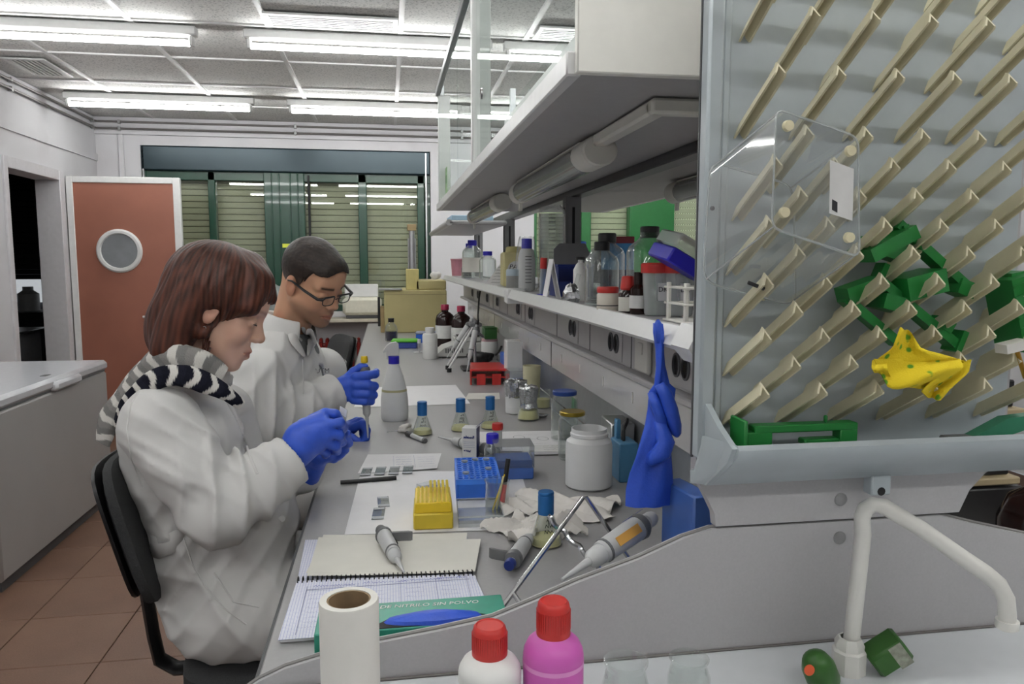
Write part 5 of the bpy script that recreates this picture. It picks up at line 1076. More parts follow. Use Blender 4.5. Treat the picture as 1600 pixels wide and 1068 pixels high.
# yellow cloth
def clothcol(N, L, tc):
    v = N.new('ShaderNodeTexVoronoi'); v.inputs['Scale'].default_value = 55; L.new(tc.outputs['Object'], v.inputs[0])
    r = N.new('ShaderNodeValToRGB'); r.color_ramp.elements[0].color = lin('5f9a2e'); r.color_ramp.elements[1].color = lin('dcc32c'); r.color_ramp.elements[0].position = .16; r.color_ramp.elements[1].position = .26; L.new(v.outputs['Distance'], r.inputs[0])
    n = N.new('ShaderNodeTexNoise'); n.inputs['Scale'].default_value = 500; L.new(tc.outputs['Object'], n.inputs[0])
    return r.outputs[0], n.outputs['Fac'], .5, .002
m_cl = nodemat('yellow_spotted_cloth', clothcol, .9, .2)
yc = thing('cleaning_cloth', 'yellow spotted cleaning cloth draped over the pegs', 'cloth', (0, 0, 0))
def drape(rows, y0, dy, name, seed):
    n = 16; P = []
    r = random.Random(seed); ph = [r.uniform(0, 6) for _ in range(4)]
    m_ = len(rows)
    for i in range(14):
        t = i / 13 * (m_ - 1); k = min(int(t), m_ - 2); fr = t - k; row = []
        l = [rows[k][0][j] * (1 - fr) + rows[k + 1][0][j] * fr for j in (0, 1)]; rr_ = [rows[k][1][j] * (1 - fr) + rows[k + 1][1][j] * fr for j in (0, 1)]
        for j in range(n):
            u = j / (n - 1); y = y0 + dy * math.sin(u * 7 + ph[0] + i * .25) * .6 + dy * .5 * math.sin(u * 3 + i * .5 + ph[1]) - .012 * math.sin(PI * i / 13)
            row.append(Q(l[0] + (rr_[0] - l[0]) * u, l[1] + (rr_[1] - l[1]) * u + 1.2 * math.sin(u * 9 + ph[2] + i * .5), y=y))
        P.append(row)
    g = G(); nu, nv = len(P), n; v = []
    for s in (0, .0018): v += [(p.x, p.y + s, p.z) for row in P for p in row]
    K = nu * nv; f = []
    for i in range(nu - 1):
        for j in range(nv - 1):
            a = i * nv + j; f += [(a, a + 1, a + nv + 1, a + nv), (K + a, K + a + nv, K + a + nv + 1, K + a + 1)]
    for i in range(nu - 1):
        for j in (0, nv - 1): a = i * nv + j; f.append((a, a + nv, K + a + nv, K + a))
    for j in range(nv - 1):
        for i in (0, nu - 1): a = i * nv + j; f.append((a, a + 1, K + a + 1, K + a))
    g.add(v, f).obj(name, m_cl, yc, ang=80)
drape([[(1366, 560), (1500, 560)], [(1378, 585), (1506, 575)], [(1388, 606), (1480, 592)], [(1395, 607), (1450, 606)]], .835, .012, 'front_fold', 2)
drape([[(1408, 512), (1424, 518)], [(1396, 542), (1440, 545)], [(1372, 560), (1500, 562)], [(1374, 572), (1516, 570)]], .85, .010, 'rear_fold', 5)
drape([[(1470, 560), (1518, 562)], [(1462, 590), (1514, 582)], [(1440, 612), (1486, 605)], [(1450, 620), (1470, 626)]], .85, .012, 'side_fold', 9)
drape([[(1364, 562), (1385, 566)], [(1363, 575), (1388, 580)], [(1368, 582), (1392, 590)]], .84, .006, 'corner_fold', 4)
# brass rod with a white clamp at the right
br_ = thing('burette_clamp', 'white clamp with a brass rod at the right edge', 'clamp', (0, 0, 0)); m_brass = mat('brass', 'b08a3c', .3, metal=.9)
bar(G(), Q(1564, 545, y=.85), Q(1600, 536, y=.85), .02, .012).obj('clamp', m_tr, br_); G().tube([Q(1588, 545, y=.85), Q(1602, 590, y=.85)], .003, 8).obj('rod', m_brass, br_)
# ------------------------------------------------------------------ foreground on the sink counter
m_core = mat('brown_card_core', '8a7458', .8, noise=.15, scale=40); m_roll = mat('soft_paper_roll', 'd8d6d0', .8, noise=.02, bump=.15, bscale=60)
c = Q(545, 935, y=.80)
rl = thing('paper_roll', 'white paper roll with a brown core in the foreground', 'paper roll', (c.x, .80, BZ)); zt = c.z - BZ
G().lathe([(.0235, 0), (.031, 0), (.0318, .002), (.0318, zt - .002), (.031, zt), (.0235, zt), (.0235, 0)], 48).obj('paper', m_roll, rl); G().lathe([(.0215, 0.001), (.0236, .001), (.0236, zt - .001), (.0215, zt - .001), (.0215, .001)], 40).obj('core', m_core, rl)
def squeeze(label, px, top, r, h, body, liquid=None):
    p = Q(px, top, y=.80); t = thing('plastic_bottle', label, 'bottle', (p.x, .80, BZ)); hb = p.z - BZ
    G().lathe([(0, 0), (r * .92, 0), (r, .005), (r, hb * .60), (r * .985, hb * .615), (r * 1.0, hb * .63), (r * .97, hb * .67), (r * .85, hb * .72), (r * .6, hb * .765), (r * .45, hb * .78), (r * .45, hb * .82), (0, hb * .82)], 40).obj('body', body, t)
    rc = r * .56
    cp = G().lathe([(0, hb * .765), (rc, hb * .765), (rc * 1.01, hb * .78), (rc * 1.0, hb * .82), (rc * .96, hb * .955), (rc * .9, hb * .985), (rc * .78, hb), (rc * .72, hb * .99), (0, hb * .988)], 40).obj('cap', m_rcap, t)
    for k in range(44):
        a_ = 2 * PI * k / 44; G().box((-.0006, -.0006, hb * .81), (.0006, .0006, hb * .94)).obj('rib', m_rcap, cp, loc=(rc * .985 * math.cos(a_), rc * .985 * math.sin(a_), 0), rz=a_)
    return t, hb
squeeze('white plastic bottle with a red screw cap in the foreground', 765, 975, .0355, .16, m_pe)
t, hb = squeeze('pink filled plastic bottle with a red screw cap', 865, 937, .0345, .18, mat('pink_liquid_plastic', 'c65aae', .35, noise=.03))
G().lathe([(.0347, hb * .57), (.0349, hb * .57), (.0349, hb * .60), (.0347, hb * .60)], 40).obj('fill_line', mat('pale_pink', 'd78cc4', .4), t)
g = G()
for k in range(2): scribble(g, (-.014, -.0352, .055 - k * .018), (1, 0, 0), (0, 0, 1), .03, .008, 10, .0014, k + 4)
g.obj('handwriting', m_ink, t, smooth=False)
def jar(label, px, top, y, r):
    p = Q(px, top, y=y); h = p.z - BZ; lathe_thing('glass_jar', label, 'jar', (p.x, y, BZ), [('glass', [(0, .001), (r * .9, .001), (r, .006), (r, h * .55), (r * .86, h * .75), (r * .80, h * .86), (r * .93, h * .96), (r * .93, h * .99), (r * .88, h), (r * .80, h * .97), (r * .74, h * .86), (r * .80, h * .75), (r * .94, h * .54), (r * .94, .008), (0, .004)], m_lg)], n=40)
jar('empty glass jar in the foreground next to the pink bottle', 978, 1030, .83, .029); jar('empty glass jar at the right of the foreground pair', 1077, 1026, .86, .027)
# tap
tp_ = thing('laboratory_tap', 'white swan neck tap with green handles over the sink', 'tap', (0, 0, 0)); m_tap = mat('white_epoxy', 'd2d1cb', .3, noise=.02)
by_ = .885; b0 = Q(1325, 1050, y=by_); tpz = Q(1355, 800, y=by_)
pth = [Vector((b0.x, by_, BZ + .0)), Vector((b0.x + .012, by_, tpz.z - .03))]
for px, py, y in ((1347, 808, .884), (1352, 795, .882), (1364, 788, .878), (1380, 790, .872), (1440, 826, .852), (1500, 868, .83), (1540, 895, .815), (1560, 912, .81), (1572, 935, .805), (1574, 960, .803), (1573, 982, .803)): pth.append(Q(px, py, y=y))
G().tube(pth, .0105, 14).obj('spout', m_tap, tp_, ang=60); p = pth[-1]; G().cyl(p + Vector((0, 0, .002)), p + Vector((0, 0, .012)), .0135).obj('nozzle_ring', m_tap, tp_)
G().lathe([(0, 0), (.022, 0), (.022, .03), (.017, .034), (.0, .034)], 8, Matrix.Translation((b0.x, by_, BZ - .0))).obj('base_nut', m_tap, tp_)
G().lathe([(.013, .03), (.0185, .03), (.0195, .04), (.015, .048), (.012, .048)], 8, Matrix.Translation((b0.x, by_, BZ))).obj('collar', m_tap, tp_)
m_tg = mat('green_tap_handle', '2c5c1c', .35)
h1 = G().lathe([(0, 0), (.020, 0), (.0215, .004), (.0215, .030), (.017, .046), (.008, .054), (0, .055)], 20, Matrix.Translation((b0.x - .048, by_ - .02, BZ + .002)) @ Matrix.Rotation(.35, 4, 'X') @ Matrix.Rotation(-.5, 4, 'Y')).obj('handle', m_tg, tp_)
q = Q(1264, 1046, y=by_ - .048); G().lathe([(0, 0), (.007, 0), (.007, .0015), (0, .002)], 18, Matrix.Translation(q) @ Matrix.Rotation(PI / 2 - .1, 4, 'X')).obj('indicator', mat('orange_indicator', 'd0552a', .45), tp_)
Mh = Matrix.Translation((b0.x + .026, by_ - .01, BZ + .015)) @ Matrix.Rotation(.9, 4, 'Y') @ Matrix.Rotation(.2, 4, 'X')
G().box((-.018, -.018, 0), (.018, .018, .05), .004, Mh).obj('handle', m_tg, tp_); G().box((-.0182, -.0186, .028), (.0182, -.0175, .046), 0, Mh).obj('worn_label', mat('worn_grey_label', '8f9284', .7, noise=.3, scale=120), tp_)
# chairs
m_fab = mat('charcoal_mesh_fabric', '333435', .85, noise=.12, scale=300, bump=.6, bscale=600); m_blkp = mat('black_chair_plastic', '141416', .4)
def lab_chair(label, loc, rz, seat=.62, back=.30, low=False):
    t = thing('lab_chair', label, 'chair', loc, rz)
    # local: sitter faces +x
    def pad(name, cx, cz, w, h, th, tilt, m, curve=.03, sit=False):
        n = 9; P = []; v = []; f = []
        for s in (0, 1):
            for i in range(n):
                for j in range(n):
                    u, w_ = i / (n - 1) * 2 - 1, j / (n - 1) * 2 - 1; k = max(abs(u), abs(w_)); rr = (abs(u) ** 4 + abs(w_) ** 4) ** .25
                    sc_ = (k / rr) if rr > 1e-6 else 1; uu, ww = u * sc_, w_ * sc_; edge = 1 - max(abs(u), abs(w_)) ** 6
                    off = (th * .5 * (.35 + .65 * edge)) * (1 if s else -1)
                    v.append((off + curve * uu * uu, uu * w / 2, ww * h / 2) if not sit else (ww * h / 2, uu * w / 2, off))
        K = n * n
        for i in range(n - 1):
            for j in range(n - 1): a = i * n + j; f += [(a, a + 1, a + n + 1, a + n), (K + a, K + a + n, K + a + n + 1, K + a + 1)]
        for i in range(n - 1):
            for j in (0, n - 1): a = i * n + j; f.append((a, a + n, K + a + n, K + a))
        for j in range(n - 1):
            for i in (0, n - 1): a = i * n + j; f.append((a, a + 1, K + a + 1, K + a))
        return G().add(v, f, Matrix.Translation((cx, 0, cz)) @ Matrix.Rotation(tilt, 4, 'Y')).obj(name, m, t, ang=70)
    pad('seat', 0, seat - .035, .42, .42, .07, 0, m_fab, 0, True)
    pad('seat_shell', 0, seat - .075, .38, .38, .025, 0, m_blkp, 0, True)
    pad('backrest', -.30, seat + back, .40, .31, .05, -.26, m_fab); pad('back_shell', -.333, seat + back, .37, .29, .02, -.26, m_blkp)
    G().tube([(-.12, 0, seat - .085), (-.25, 0, seat - .085), (-.285, 0, seat - .06), (-.295, 0, seat + .0), (-.318, 0, seat + back - .05)], .026, 8, flat=.45).obj('back_bar', m_blkp, t, ang=70)
    G().cyl((0, 0, .10), (0, 0, seat - .085), .025).obj('gas_lift', m_blkp, t)
    if not low:
        G().tube([(.20 * math.cos(a), .20 * math.sin(a), .30) for a in [2 * PI * k / 28 for k in range(28)]], .010, 8, True).obj('foot_ring', m_chrome, t)
        for k in range(3): a = 2 * PI * k / 3 + .3; G().tube([(.02 * math.cos(a), .02 * math.sin(a), .31), (.2 * math.cos(a), .2 * math.sin(a), .30)], .008, 6).obj('ring_spoke', m_chrome, t)
    for k in range(5):
        a = 2 * PI * k / 5; lg = G().tube([(0, 0, .11), (.29 * math.cos(a), .29 * math.sin(a), .07)], [.028, .018], 8).obj('leg', m_blkp, t)
        G().lathe([(0, -.018), (.026, -.018), (.030, 0), (.026, .018), (0, .018)], 14, Matrix.Translation((.29 * math.cos(a), .29 * math.sin(a), .031)) @ Matrix.Rotation(PI / 2, 4, 'X') @ Matrix.Rotation(0, 4, 'Z')).obj('castor', m_blkp, lg)
    return t
chair_w = lab_chair('charcoal mesh chair the woman sits on', (-.235, 1.72, 0), .0, .625, .27)
lab_chair('charcoal chair pushed to the bench behind the man, nearer one', (-.56, 3.35, 0), PI + .25, .62, .26)
lab_chair('charcoal chair at the far bench, farther of the two', (-.55, 4.25, 0), PI + .35, .62, .27)
lab_chair('black mesh chair on the other side of the bench', (1.76, 1.92, 0), .25, .56, .29)
bt = thing('dark_bottle', 'glossy dark brown bottle at the right edge of the frame', 'bottle', (1.125, 1.12, BZ)); G().lathe([(0, 0), (.06, 0), (.066, .01), (.066, .10), (.05, .14), (.02, .16), (.018, .19), (0, .19)], 28).obj('glass', m_brown, bt); G().lathe([(0, .185), (.022, .185), (.022, .21), (0, .21)], 20).obj('cap', m_blackcap, bt)
for k, (x, y, z, w_, d_, h_, m, lb) in enumerate(((1.02, 1.30, SZ - .0, .0, .0, .0, None, ''),)): pass
g1 = thing('electronic_rack', 'black instrument with brown trays on the far bench at right', 'instrument', (1.085, 1.30, BZ)); G().box((0, 0, 0), (.18, .30, .10), .004).obj('base', m_blk, g1)
for k in range(3): G().box((.01, .0, .105 + k * .07), (.17, .28, .12 + k * .07), .003).obj('tray', mat('tan_tray', 'a89878', .6), g1); G().box((.02, .02, .12 + k * .07), (.16, .26, .175 + k * .07), .003).obj('drawer', m_blk, g1)
# ------------------------------------------------------------------ people: smooth bodies from blended distance fields
class Field:
    def __init__(s, lo, hi, h):
        s.lo = np.array(lo, np.float32); s.h = h; s.n = [int(math.ceil((b - a) / h)) + 1 for a, b in zip(lo, hi)]
        ax = [lo[i] + h * np.arange(s.n[i], dtype=np.float32) for i in range(3)]
        s.X, s.Y, s.Z = np.meshgrid(*ax, indexing='ij', sparse=True); s.d = np.full(s.n, 9.0, np.float32)
    def cap(s, a, b, ra, rb=None, sc=(1, 1, 1)):
        a = np.array(a, np.float32); b = np.array(b, np.float32); rb = ra if rb is None else rb
        px, py, pz = s.X - a[0], s.Y - a[1], s.Z - a[2]; ab = b - a; L = float(ab @ ab) + 1e-12
        t = np.clip((px * ab[0] + py * ab[1] + pz * ab[2]) / L, 0, 1)
        return np.sqrt(((px - t * ab[0]) / sc[0]) ** 2 + ((py - t * ab[1]) / sc[1]) ** 2 + ((pz - t * ab[2]) / sc[2]) ** 2) - (ra + (rb - ra) * t)
    def ell(s, c, r, R=None):
        px, py, pz = s.X - c[0], s.Y - c[1], s.Z - c[2]
        if R is not None:
            R = np.array(R, np.float32); px, py, pz = (R[0, 0] * px + R[1, 0] * py + R[2, 0] * pz, R[0, 1] * px + R[1, 1] * py + R[2, 1] * pz, R[0, 2] * px + R[1, 2] * py + R[2, 2] * pz)
        k0 = np.sqrt((px / r[0]) ** 2 + (py / r[1]) ** 2 + (pz / r[2]) ** 2) + 1e-9; k1 = np.sqrt((px / r[0] ** 2) ** 2 + (py / r[1] ** 2) ** 2 + (pz / r[2] ** 2) ** 2) + 1e-9
        return k0 * (k0 - 1) / k1
    def u(s, d, k=.01):
        h = np.maximum(k - np.abs(s.d - d), 0) / k; s.d = np.minimum(s.d, d) - h * h * k * .25; return s
    def cut(s, d, k=.005):
        d = -d; h = np.maximum(k - np.abs(s.d - d), 0) / k; s.d = np.maximum(s.d, d) + h * h * k * .25; return s
    def mesh(s, smooth=1):
        d = s.d; I = d < 0; n = s.n
        m = np.zeros([k - 1 for k in n], np.int8)
        offs = [(i, j, k) for i in (0, 1) for j in (0, 1) for k in (0, 1)]
        for i, j, k in offs: m += I[i:n[0] - 1 + i, j:n[1] - 1 + j, k:n[2] - 1 + k]
        cells = np.argwhere((m > 0) & (m < 8)); idx = -np.ones(m.shape, np.int64); idx[tuple(cells.T)] = np.arange(len(cells))
        acc = np.zeros((len(cells), 3)); cnt = np.zeros(len(cells))
        for a in range(8):
            for ax in range(3):
                if offs[a][ax]: continue
                o0 = np.array(offs[a]); o1 = o0.copy(); o1[ax] = 1
                d0 = d[tuple((cells + o0).T)]; d1 = d[tuple((cells + o1).T)]; mk = (d0 < 0) != (d1 < 0); t = d0 / np.where(mk, d0 - d1, 1)
                p = cells + o0; p = p.astype(float); p[:, ax] += t; acc[mk] += p[mk]; cnt[mk] += 1
        V = acc / cnt[:, None]; F_ = []
        for ax in range(3):
            sl0 = [slice(1, -1)] * 3; sl0[ax] = slice(0, -1); sl1 = [slice(1, -1)] * 3; sl1[ax] = slice(1, None)
            e = np.argwhere(I[tuple(sl0)] != I[tuple(sl1)])
            if not len(e): continue
            base = e.copy(); o = [1, 1, 1]; o[ax] = 0; base += np.array(o); ins = I[tuple(base.T)]
            b, c = [(1, 2), (2, 0), (0, 1)][ax]; q = []
            for db, dc in ((-1, -1), (0, -1), (0, 0), (-1, 0)):
                cc = base.copy(); cc[:, b] += db; cc[:, c] += dc; q.append(idx[tuple(cc.T)])
            q = np.stack(q, 1); q[~ins] = q[~ins][:, ::-1]; F_.append(q)
        F_ = np.concatenate(F_); F_ = F_[(F_ >= 0).all(1)]
        for _ in range(smooth):
            S = np.zeros_like(V); C = np.zeros(len(V))
            for k in range(4):
                a, b = F_[:, k], F_[:, (k + 1) % 4]; np.add.at(S, a, V[b]); np.add.at(S, b, V[a]); np.add.at(C, a, 1); np.add.at(C, b, 1)
            V = V * .5 + .5 * S / np.maximum(C, 1)[:, None]
        return V * s.h + s.lo, F_
def wob(p, seed, f, n=6):
    r = np.random.default_rng(seed); out = 0
    for i in range(n):
        k = r.normal(size=3); k = k / np.linalg.norm(k) * f * r.uniform(.6, 1.5); k2 = r.normal(size=3) * f * .45
        out = out + np.sin(p[0] * k[0] + p[1] * k[1] + p[2] * k[2] + r.uniform(0, 6.28) + 1.6 * np.sin(p[0] * k2[0] + p[1] * k2[1] + p[2] * k2[2] + r.uniform(0, 6.28)))
    return out / n
def vmesh(name, V, Fc, m, par, col=None, M=None, **k):
    if M is not None:
        A = np.array(M); V = V @ A[:3, :3].T + A[:3, 3]
    me = bpy.data.meshes.new(name); me.from_pydata(V.tolist(), [], Fc.tolist()); me.polygons.foreach_set('use_smooth', [True] * len(me.polygons))
    if col is not None:
        at = me.color_attributes.new('tint', 'FLOAT_COLOR', 'POINT'); c = np.ones((len(V), 4), np.float32); c[:, :3] = col; at.data.foreach_set('color', c.ravel())
    me.materials.append(m); return link(name, me, par, **k)
def tintmat(name, rough, sss=0, spec=.4, bump=0, bscale=300, streak=None):
    def fn(N, L, tc):
        a = N.new('ShaderNodeAttribute'); a.attribute_name = 'tint'; n = N.new('ShaderNodeTexNoise'); n.inputs['Scale'].default_value = bscale; n.inputs['Detail'].default_value = 3
        L.new(tc.outputs['Object'], n.inputs[0]); return a.outputs['Color'], n.outputs['Fac'], bump, .002
    m = nodemat(name, fn, rough, spec)
    if sss:
        b = m.node_tree.nodes['Principled BSDF']; b.inputs['Subsurface Weight'].default_value = sss; b.inputs['Subsurface Radius'].default_value = (.01, .004, .002); b.inputs['Subsurface Scale'].default_value = .5
    return m
m_skin = tintmat('skin', .5, .12, .35, .08, 400); m_hair = tintmat('hair', .45, 0, .3, .25, 500); m_scarf = tintmat('knit_scarf', .95, 0, .1, .8, 500)
def coatcol(N, L, tc):
    n = N.new('ShaderNodeTexNoise'); n.inputs['Scale'].default_value = 7; n.inputs['Detail'].default_value = 5; n.inputs['Roughness'].default_value = .45; n.inputs['Distortion'].default_value = 1.6
    n.noise_type = 'RIDGED_MULTIFRACTAL'; L.new(tc.outputs['Object'], n.inputs[0])
    c = N.new('ShaderNodeRGB'); c.outputs[0].default_value = lin('cfcecc'); return c.outputs[0], n.outputs['Fac'], .55, .012
m_coat = nodemat('white_cotton_coat', coatcol, .8, .2)
m_shirt = mat('grey_knit_shirt', '6f7172', .9, noise=.08, scale=200, bump=.4, bscale=500); m_jean = mat('dark_trousers', '2b2f3a', .9, bump=.3, bscale=400)
def L3(h): return np.array(lin(h)[:3], np.float32)
def sm(x, a, b): t = np.clip((x - a) / (b - a), 0, 1); return t * t * (3 - 2 * t)
def head_field(nw=.05, jaw=1.0, h=.0026, neck=None):
    neck = Vector(neck) if neck is not None else Vector((-.07, 0, -.2))
    f = Field((-.155, -.105, -.235), (.145, .105, .155), h)
    f.u(f.ell((-.012, 0, .045), (.097, .076, .087))); f.u(f.ell((.028, 0, -.03), (.064, .060 * jaw, .082)), .02)
    n1 = Vector((-.050, 0, -.01)); n2 = Vector((-.022, 0, -.055)); f.u(f.cap(n1, neck, nw, nw * 1.06), .03); f.u(f.cap(n2, neck + Vector((.012, 0, .0)), nw * .92, nw), .02)
    for s in (-1, 1):
        f.u(f.cap((.004, s * .050 * jaw, -.045), (.066, s * .017, -.094), .020, .015), .02); f.u(f.ell((.056, s * .038, -.026), (.028, .024, .03)), .015)
        f.u(f.cap((.087, s * .010, .027), (.068, s * .046, .026), .0105, .010), .014)
    f.u(f.ell((.077, 0, -.098), (.018, .023, .016)), .016); f.u(f.ell((.062, 0, .06), (.034, .052, .045)), .03)
    f.u(f.ell((.076, 0, -.064), (.024, .03, .028)), .014)
    for s in (-1, 1): f.cut(f.ell((.1025, s * .034, .006), (.017, .0165, .0105)), .013)
    for s in (-1, 1):
        f.u(f.ell((.0755, s * .034, .004), (.0135, .0155, .0125)), .004)
        f.u(f.cap((.0885, s * .022, .0015), (.083, s * .047, .000), .0022), .002)
    f.u(f.cap((.083, 0, .022), (.106, 0, -.022), .0085, .0105), .014); f.u(f.ell((.1095, 0, -.026), (.0095, .0105, .0090)), .008)
    for s in (-1, 1): f.u(f.ell((.0995, s * .0125, -.0310), (.0105, .0070, .0074)), .006); f.cut(f.ell((.106, s * .0070, -.0395), (.004, .0028, .0030)), .002)
    for s in (-1, 1):
        f.u(f.cap((.0995, s * .004, -.0575), (.086, s * .0235, -.0635), .0058, .003), .005); f.u(f.cap((.0970, 0, -.0715), (.086, s * .021, -.066), .0068, .003), .005)
        f.cut(f.cap((.1055, 0, -.0645), (.088, s * .025, -.0655), .0016), .002)
    f.cut(f.cap((.103, 0, -.044), (.103, 0, -.052), .0028), .006)
    Ry = np.array(Matrix.Rotation(-.25, 3, 'Y'))
    for s in (-1, 1):
        f.u(f.ell((-.010, s * .079, -.004), (.0195, .0085, .033), Ry), .006); f.cut(f.ell((-.004, s * .088, .002), (.0105, .0065, .018), Ry), .004); f.u(f.ell((.008, s * .079, -.004), (.004, .005, .007)), .004)
    return f
def skin_cols(V, base, lip, dark, brow_c, brow=1.0, stub=0., bz=.030, scalp=None):
    x, y, z = V.T; ay = np.abs(y); c = np.tile(base, (len(V), 1)).astype(np.float32)
    def mix(w, col): 
        nonlocal c
        c = c * (1 - w[:, None]) + col * w[:, None]
    n = wob(V.T, 5, 60); c *= (1 + .05 * n)[:, None]
    mix(.35 * np.exp(-((x - .06) / .03) ** 2 - ((ay - .045) / .022) ** 2 - ((z + .03) / .02) ** 2), lip * .9 + base * .25)
    mix(.3 * np.exp(-((x - .110) / .014) ** 2 - (y / .014) ** 2 - ((z + .027) / .014) ** 2), lip)
    mix(.35 * sm(ay, .074, .082) * (np.abs(x + .008) < .03), lip)
    lz = np.exp(-((z + .0645) / .0085) ** 4) * (x > .083) * np.exp(-(ay / .024) ** 6); mix(.75 * lz, lip)
    bw = np.exp(-((z - bz - .10 * np.maximum(0, .03 - np.abs(ay - .03)) * 0) / .0048) ** 2) * sm(ay, .010, .016) * (1 - sm(ay, .046, .054)) * (x > .05); mix(brow * bw, brow_c)
    ey = np.exp(-((z + .0005) / .0030) ** 2) * np.exp(-((ay - .034) / .0125) ** 4) * (x > .07); mix(.85 * ey, dark)
    if stub:
        sb = sm(-z, .028, .06) * sm(x, -.02, .02) * (1 - sm(-z, .135, .16)) ; sb = sb * (1 - .8 * lz) * (1 - .65 * np.exp(-((x - .075) / .03) ** 2 - ((z + .035) / .022) ** 2 - ((ay - .04) / .03) ** 2)); mix(stub * sb, dark * .8 + base * .2)
    return c
def head_matrix(origin, yaw, pitch, roll=0, s=1.06):
    return Matrix.Translation(origin) @ Matrix.Rotation(yaw, 4, 'Z') @ Matrix.Rotation(pitch, 4, 'Y') @ Matrix.Rotation(roll, 4, 'X') @ Matrix.Scale(s, 4)
def hand(name, par, wrist, segs, palm, m, lo, hi, h=.0028, wr=.026):
    """segs: finger chains (points, radii); palm: list of capsules. One continuous gloved hand."""
    pp_ = np.array([p for s_, r_ in segs for p in s_] + [p for q in palm for p in q[:2]]); f = Field(pp_.min(0) - .042, pp_.max(0) + .042, h)
    for a, b, ra, rb in palm: f.u(f.cap(a, b, ra, rb), .012)
    for pts, rs in segs:
        tmp = Field.__new__(Field); tmp.__dict__.update(f.__dict__); tmp.d = np.full(f.n, 9.0, np.float32)
        for (a, b), (ra, rb) in zip(zip(pts, pts[1:]), zip(rs, rs[1:])): tmp.u(tmp.cap(a, b, ra, rb), .004)
        f.u(tmp.d, .0045)
    f.d = f.d + .0007 * wob((f.X, f.Y, f.Z), 3, 190) + .0004 * wob((f.X, f.Y, f.Z), 4, 420)
    V, Fc = f.mesh(1); return vmesh(name, V, Fc, m, par)

def ridges(P, dirv, freq, seed, warp=2.0, wf=11, p=2.0):
    """cloth folds: narrow raised ridges with soft valleys, running across dirv"""
    d = Vector(dirv).normalized(); s = np.sin((P[0] * d[0] + P[1] * d[1] + P[2] * d[2]) * freq + warp * wob(P, seed, wf)); return (1 - np.abs(s)) ** p
def near(P, c, r): return np.exp(-(((P[0] - c[0]) ** 2 + (P[1] - c[1]) ** 2 + (P[2] - c[2]) ** 2) / (r * r)))
def endcut(f, p, d, r=.1):
    """cuts a sleeve square across at p (d = direction of the arm)"""
    d = Vector(d).normalized(); pl = -((f.X - p[0]) * d[0] + (f.Y - p[1]) * d[1] + (f.Z - p[2]) * d[2])
    f.cut(np.maximum(pl, np.sqrt((f.X - p[0]) ** 2 + (f.Y - p[1]) ** 2 + (f.Z - p[2]) ** 2) - r), .003)

def lashes(par, M, col, lc):
    g = G()
    for s in (-1, 1): g.tube([M @ Vector((.0895, s * .020, -.0008)), M @ Vector((.0905, s * .030, -.0012)), M @ Vector((.0885, s * .040, -.0014)), M @ Vector((.0830, s * .049, -.0006))], [.0006, .0013, .0014, .0007], 6)
    return lc(g.obj('eyelashes', col, par))
from mathutils.bvhtree import BVHTree
# ---- the woman, seated, in profile, leaning over the bench
pw = thing('person', 'woman with chin length auburn hair, striped scarf and white lab coat', 'person', (-.30, 1.72, 0))
pw_inv = Vector((.30, -1.72, 0))
def loc(o): o.location = pw_inv; return o
MW = head_matrix(Q(337, 481, y=1.70), math.radians(9), math.radians(25), math.radians(-3), 1.0)
f = head_field(.047, .95, neck=MW.inverted() @ Q(296, 612, y=1.715)); V, Fc = f.mesh(1)
loc(vmesh('body', V, Fc, m_skin, pw, skin_cols(V, L3('dcb39c'), L3('b56a5a'), L3('4a2c20'), L3('6a4634'), .55, 0, .029), MW))
lashes(pw, MW, mat('dark_brown_lash', '35211a', .6), loc)
# hair: blended locks with grooves that fall from the crown
f = Field((-.175, -.135, -.185), (.135, .135, .17), .003)
f.u(f.ell((-.016, 0, .047), (.106, .092, .094))); f.u(f.ell((-.058, 0, -.035), (.062, .082, .108)), .03)
for s in (-1, 1):
    f.u(f.cap((-.03, s * .062, .03), (-.05, s * .060, -.115), .040, .030), .025); f.u(f.cap((.055, s * .035, .085), (.060, s * .068, .030), .034, .020), .03); f.u(f.cap((.010, s * .070, .04), (.002, s * .078, -.055), .022, .012), .02)
    f.u(f.cap((-.045, s * .055, -.10), (-.015, s * .055, -.142), .028, .012), .02)
f.u(f.cap((.03, 0, .11), (.088, .0, .062), .032, .022), .02)
face = np.maximum(.066 - (f.X) + .25 * np.maximum(0, f.Z + .0) , -9)  # keep hair off the face
cutd = f.ell((.115, 0, -.06), (.088, .105, .112)); f.cut(cutd, .010); f.cut(f.ell((.055, 0, -.09), (.045, .066, .085)), .01)
f.cut(f.ell((.004, -.094, -.022), (.020, .022, .026)), .008)
phi = np.arctan2(f.Y, f.X + .02 + .25 * (f.Z - .1)); el = np.arctan2(f.Z - .03, np.sqrt((f.X + .02) ** 2 + f.Y ** 2))
g_ = np.sin(phi * 26 + 3 * np.sin(el * 2.5 + phi * 3)) * .45 + np.sin(phi * 61 + 4 * np.sin(el * 3 + phi * 5)) * .35 + .5 * np.sin(phi * 11 + 2 * np.sin(el * 4))
f.d = f.d + .0021 * g_ * np.clip((.15 - f.Z) / .06, .15, 1)
V, Fc = f.mesh(1); x, y, z = V.T
ph = np.arctan2(y, x + .02 + .25 * (z - .1)); e_ = np.arctan2(z - .03, np.sqrt((x + .02) ** 2 + y ** 2))
st_ = .5 + .5 * np.sin(ph * 47 + 3.5 * np.sin(e_ * 2.5 + ph * 4)) * np.sin(ph * 19 + 2 * np.sin(e_ * 3)); lt = np.clip(st_ * .8 + .25 * wob(V.T, 8, 28), 0, 1)
loc(vmesh('hair', V, Fc, m_hair, pw, L3('24130d') * (1 - lt[:, None]) + L3('65382a') * lt[:, None], MW))
